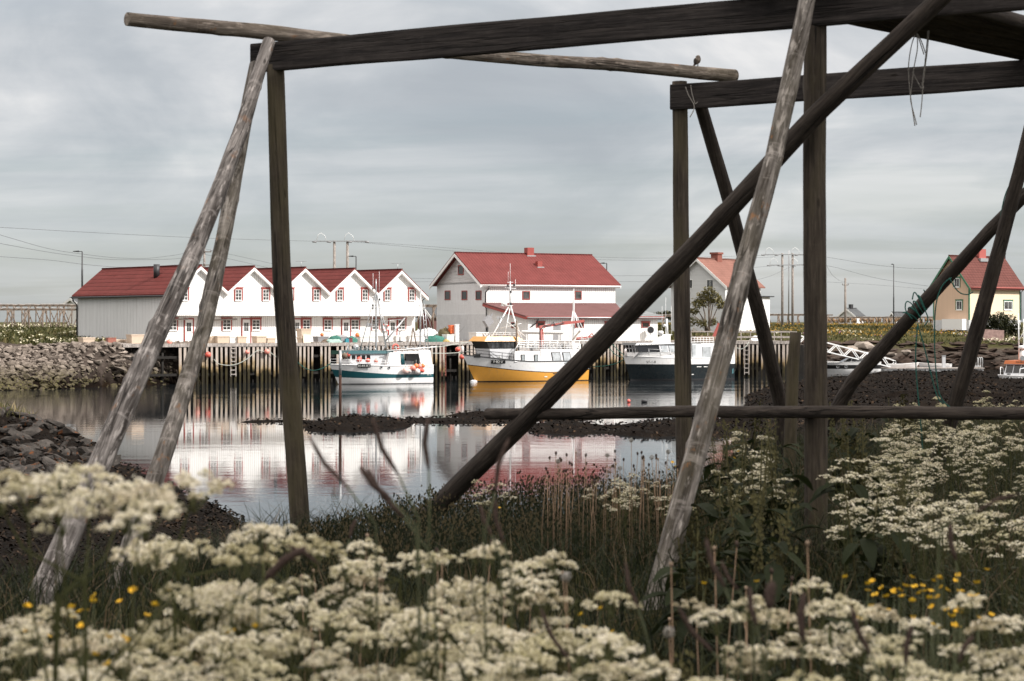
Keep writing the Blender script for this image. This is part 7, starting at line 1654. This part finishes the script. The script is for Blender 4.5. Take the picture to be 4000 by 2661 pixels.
# ---- dock plants and broad leaves
M['dockleaf']=plantmat('dock_leaves',[(0,(.007,.010,.004)),(.6,(.018,.025,.008)),(1,(.045,.054,.020))],.25,.85); M['dockseed']=simple('dock_seed',(.06,.055,.022),.9,0,.2,.5,60)
def dock(u,vtop,d,i,label):
    p=Q(u,vtop,d); h=max(.3,p.z-hz(p.x,p.y)); o=empty('dock_plant',(p.x,p.y,hz(p.x,p.y)-.02),rr.uniform(0,6),label,'plant','dock plants'); rg=random.Random(i)
    for k in range(3):
        a=rg.uniform(0,6.28); t=Vector((.10*math.cos(a),.10*math.sin(a),h*rg.uniform(.8,1))); mb=MB(); mb.tube([(0,0,0),t*.5+Vector((0,0,.05)),t],[.006,.005,.003],5)
        for q in range(70):
            f=rg.uniform(.45,1); c=t*f+Vector((rg.gauss(0,.018),rg.gauss(0,.018),0)); s=rg.uniform(.006,.011); mb.add([c+Vector((-s,0,0)),c+Vector((0,s,-s)),c+Vector((s,0,0)),c+Vector((0,-s*.5,s*1.3))],[(0,1,2,3)])
        mb.build('seed_stem',M['dockseed'],o)
    V=[];T=[]
    for k in range(30):
        a=rg.uniform(0,6.28); z=h*rg.uniform(.05,.72); L_=rg.uniform(.10,.21); w=L_*.24; rise=rg.uniform(-.3,.75); b=np.array([.02*math.cos(a),.02*math.sin(a),z]); e=np.array([math.cos(a),math.sin(a),0]); f=np.array([-math.sin(a),math.cos(a),0]); up=np.array([0,0,1.0]); pr=None
        for j in range(6):
            s=j/5; c=b+e*(L_*(.2+s))+up*(L_*rise*s-.55*L_*s*s); ww=w*math.sin(math.pi*min(.97,.12+s*.86))**.8; l,m_,r=c-f*ww+up*ww*.3,c,c+f*ww+up*ww*.3
            if pr is not None: V+= [pr[0],pr[1],m_,l,pr[1],pr[2],r,m_]; T+=[.25+.5*((k*37)%10)/10]*2
            pr=(l,m_,r)
    inst('leaves',quads_np('leaves',np.array(V),4,M['dockleaf'],tint=np.array(T)),o)
for i,(u,v,d) in enumerate([(1700,960,11.6),(1745,985,11.2),(1795,965,11.4),(1955,990,11.5),(2000,985,11.8),(1660,1060,10.6),(1720,1090,10),(1775,1110,9.6),(1985,1090,10),(2040,1060,10.6),(1640,1150,9.6),(1600,1190,9.0)]): dock(u,v,d,i,'dark leafy dock plant around the foot of the thick post')
for i,(u,v,d) in enumerate([(1690,925,15.5),(1735,905,16.5),(1930,915,16.5),(1985,900,17.5),(2050,885,18.5),(2085,895,18),(1790,930,15.5),(1655,955,15)]): dock(u,v,d,90+i,'tall dock spike rising against the dark shore behind the rail')
for i,(u,v,d) in enumerate([(1390,1420,5.6),(1450,1440,5.6),(1560,1440,5.4),(1600,1470,5.2),(1330,1400,5.8),(1880,1190+60,7)]): dock(u,v,d,60+i,'low broad leaved plant in the near grass')

# ================================================================ distant vegetation
def far_scatter(N,x0,x1,y0,y1,gate):
    x=RNG.random(N)*(x1-x0)+x0; y=RNG.random(N)*(y1-y0)+y0; k=gate(x,y); return np.stack([x,y],-1)[k]
bshore=lambda x,y:y-np.interp(x,XB,YBv)
parts=[]; tint=[]
for (N,box,gate,l0,l1) in [(9000,(-62,-27,158,205),lambda x,y:(bshore(x,y)>np.interp(x,[-60,-46,-42,-33],[9,13,17,19])),.35,.7),(8000,(-80,-25,200,290),lambda x,y:bshore(x,y)>20,.5,.9),
                            (17000,(14,85,214,330),lambda x,y:bshore(x,y)>np.interp(x,[14,28,32,80],[14,16,20,20]),.22,.5),(1500,(-27,-19,78,96),lambda x,y:(height(x,y)>1.0)&(x<-20.5),.4,.8),(2500,(-30,20,212,260),lambda x,y:bshore(x,y)>16,.4,.7)]:
    xy=far_scatter(N,*box,gate); n=len(xy); L=l0+(l1-l0)*RNG.random(n); cl=fbm(xy[:,0]*.15,xy[:,1]*.15,3,3)
    parts.append(blades(xy,L,(.10+.16*RNG.random(n))*(.22 if box[3]<100 else 1),.8)); tint.append(np.repeat(np.clip(.5+1.1*cl+.2*RNG.normal(0,1,n),0,1),2))
tag(inst('meadow_grass',quads_np('meadow_grass',np.concatenate(parts),4,M['farblade'],tint=np.concatenate(tint))),'rough meadow grass on the land around the harbour','grass',kind='stuff')
def far_flowers(name,label,mat,specs,size):
    V=[];T=[]
    for (N,box,gate,hh) in specs:
        xy=far_scatter(N,*box,gate); n=len(xy); z=height(xy[:,0],xy[:,1])+hh*(.7+.5*RNG.random(n))
        for k in range(3):
            c=np.stack([xy[:,0]+RNG.normal(0,.10,n),xy[:,1]+RNG.normal(0,.10,n),z+RNG.normal(0,.07,n)],-1); s=size*(.6+.7*RNG.random(n)); an=RNG.random(n)*6.28
            ax=np.stack([np.cos(an),np.sin(an),RNG.normal(0,.4,n)],-1)*s[:,None]; bx=np.stack([-np.sin(an)*.7,np.cos(an)*.7,.5+.3*RNG.random(n)],-1)*s[:,None]
            V.append(np.stack([c-ax,c-bx,c+ax,c+bx],1).reshape(-1,3)); T.append(RNG.uniform(.1,.6,n))
    tag(inst(name,quads_np(name,np.concatenate(V),4,mat,tint=np.concatenate(T))),label,'flowers',kind='stuff')
pn=lambda x,y,s,f=.14:fbm(x*f,y*f,3,s)
far_flowers('far_cow_parsley','white cow parsley spread over the far banks and meadow',M['petal'],[(700,(-62,-31,160,200),lambda x,y:(bshore(x,y)>np.interp(x,[-60,-44,-33],[12,17,17]))&(pn(x,y,50)>.03),.5),(800,(-75,-27,196,290),lambda x,y:(bshore(x,y)>20)&(pn(x,y,52)>-.02),.75),(1500,(28,70,236,262),lambda x,y:(bshore(x,y)>22)&(bshore(x,y)<44)&(pn(x,y,54)>.04),.45)],.085)
M['yellowfar']=plantmat('yellow_meadow_flowers',[(0,(.26,.15,.02)),(1,(.45,.28,.05))],.2); M['pinkfar']=plantmat('pink_meadow_flowers',[(0,(.32,.14,.24)),(1,(.50,.28,.42))],.2)
far_flowers('yellow_meadow_flowers','orange yellow flowers across the far meadow before the yellow house',M['yellowfar'],[(2300,(22,62,250,310),lambda x,y:(pn(x,y,60)>-.02),.32),(160,(-32,-26,175,196),lambda x,y:bshore(x,y)>6,.4)],.085)
far_flowers('pink_meadow_flowers','pink flower clumps along the edge of the far meadow',M['pinkfar'],[(420,(28,66,234,250),lambda x,y:pn(x,y,71,.35)>.14,.6)],.08)
def bush(name,label,base,blobs,nleaf,ls,mat,trunk,seed,cat='bush'):
    o=empty(name,base,0,label,cat); rg=np.random.default_rng(seed); V=[];T=[]
    for (c,r,w) in blobs:
        n=int(nleaf*w); v=rg.normal(0,1,(n,3)); v/=np.linalg.norm(v,axis=1)[:,None]; q=(.35+.65*rg.random(n)**.6); nz=np.array([noise.noise((c[0]+a*1.7,c[1]+b*1.7,c[2]+d_*1.7)) for a,b,d_ in v]); q*=1+.55*nz
        p=np.array(c)+v*np.array(r)*q[:,None]; k=q>.28; p=p[k]; n=len(p); s=ls*rg.uniform(.6,1.3,n); an=rg.random(n)*6.28; ax=np.stack([np.cos(an),np.sin(an),rg.normal(0,.6,n)],-1)*s[:,None]; bx=np.stack([-np.sin(an),np.cos(an),rg.normal(0,.7,n)],-1)*s[:,None]*.5
        V.append(np.stack([p-ax,p-bx,p+ax,p+bx],1).reshape(-1,3)); T.append(np.clip(rg.normal(.5,.25,n),0,1))
    inst('crown',quads_np('crown',np.concatenate(V),4,mat,tint=np.concatenate(T)),o)
    t=MB()
    for (pts,r0,r1) in trunk: t.tube(pts,list(np.linspace(r0,r1,len(pts))),7)
    t.build('trunk',M['brownwood'],o); return o
rg=random.Random(3); bb=P(2765,1278,236); k=236/F
def bl(u,v,r,w,y=0): p=P(u,v,236)-bb; return ((p.x,y,p.z),(r,r*.9,r*.8),w)
tr=[]
for (u,v) in [(2720,1200),(2740,1160),(2765,1130),(2790,1170),(2810,1190),(2700,1225),(2735,1225),(2780,1150)]:
    e=P(u,v,236)-bb; tr.append(([(rg.uniform(-.3,.3),rg.uniform(-.3,.3),-.6),(e.x*.35+rg.uniform(-.2,.2),rg.uniform(-.4,.4),e.z*.4),(e.x*.8,rg.uniform(-.5,.5),e.z*.8),(e.x,rg.uniform(-.6,.6),e.z)],.10,.02))
bush('willow_bush','gnarled leafy bush in front of the white house',bb,[bl(2770,1140,.85,.12),(bl(2745,1160,.9,.12)),bl(2725,1185,.8,.12),bl(2795,1165,.8,.12),bl(2815,1190,.75,.1),bl(2710,1215,.6,.08),bl(2700,1255,.75,.1,.3),bl(2740,1262,.7,.08,-.3),bl(2785,1258,.6,.08,.2),bl(2760,1180,.9,.12,.5)],3600,.12,M['leaf'],tr,4)
bb=P(3893,1305,246); 
def bl2(u,v,r,w,y=0): p=P(u,v,246)-bb; return ((p.x,y,p.z),(r*1.15,r,r*.85),w)
bush('rose_bush','dense dark rounded bush beside the yellow house',bb,[bl2(3900,1255,1.3,.25),bl2(3860,1272,1.1,.18),bl2(3935,1265,1.2,.18),bl2(3900,1285,1.3,.2,-.4),bl2(3960,1290,.9,.12),bl2(3840,1285,.6,.07)],6500,.12,M['leafdark'],[([(0,0,-.5),(0.1,0,.8)],.15,.05)],5)
bb=P(2600,1232,300); bush('far_bush','distant dark bush behind the lean-to end',bb,[((0,0,0),(1.6,1.2,.7),1)],900,.16,M['leafdark'],[([(0,0,-2),(0,0,.2)],.12,.05)],6)
gp_=P(3836,1302,243); bx=MB(); 
for i in range(4): bx.box(-.12+.1*i*0,.12,-.06,.06,-1,.9)
fn=MB(); fn.box(-.10,.10,-.1,.1,-.6,.95); tag(fn.build('gate_post',M['white'],None,gp_),'white gate post beside the dark rounded bush','post')
fn=MB(); fn.slab((0,0,-.9),(2.6,.3,-.9),(2.6,.3,.35),(0,0,.5),(0,.12,0)); tag(fn.build('board_screen',simple('pinkish_board',(.30,.20,.18),.8,0,.3,.3,3),None,gp_+Vector((.15,-.1,0))),'faded pink board leaning between the gate post and the bush','board')
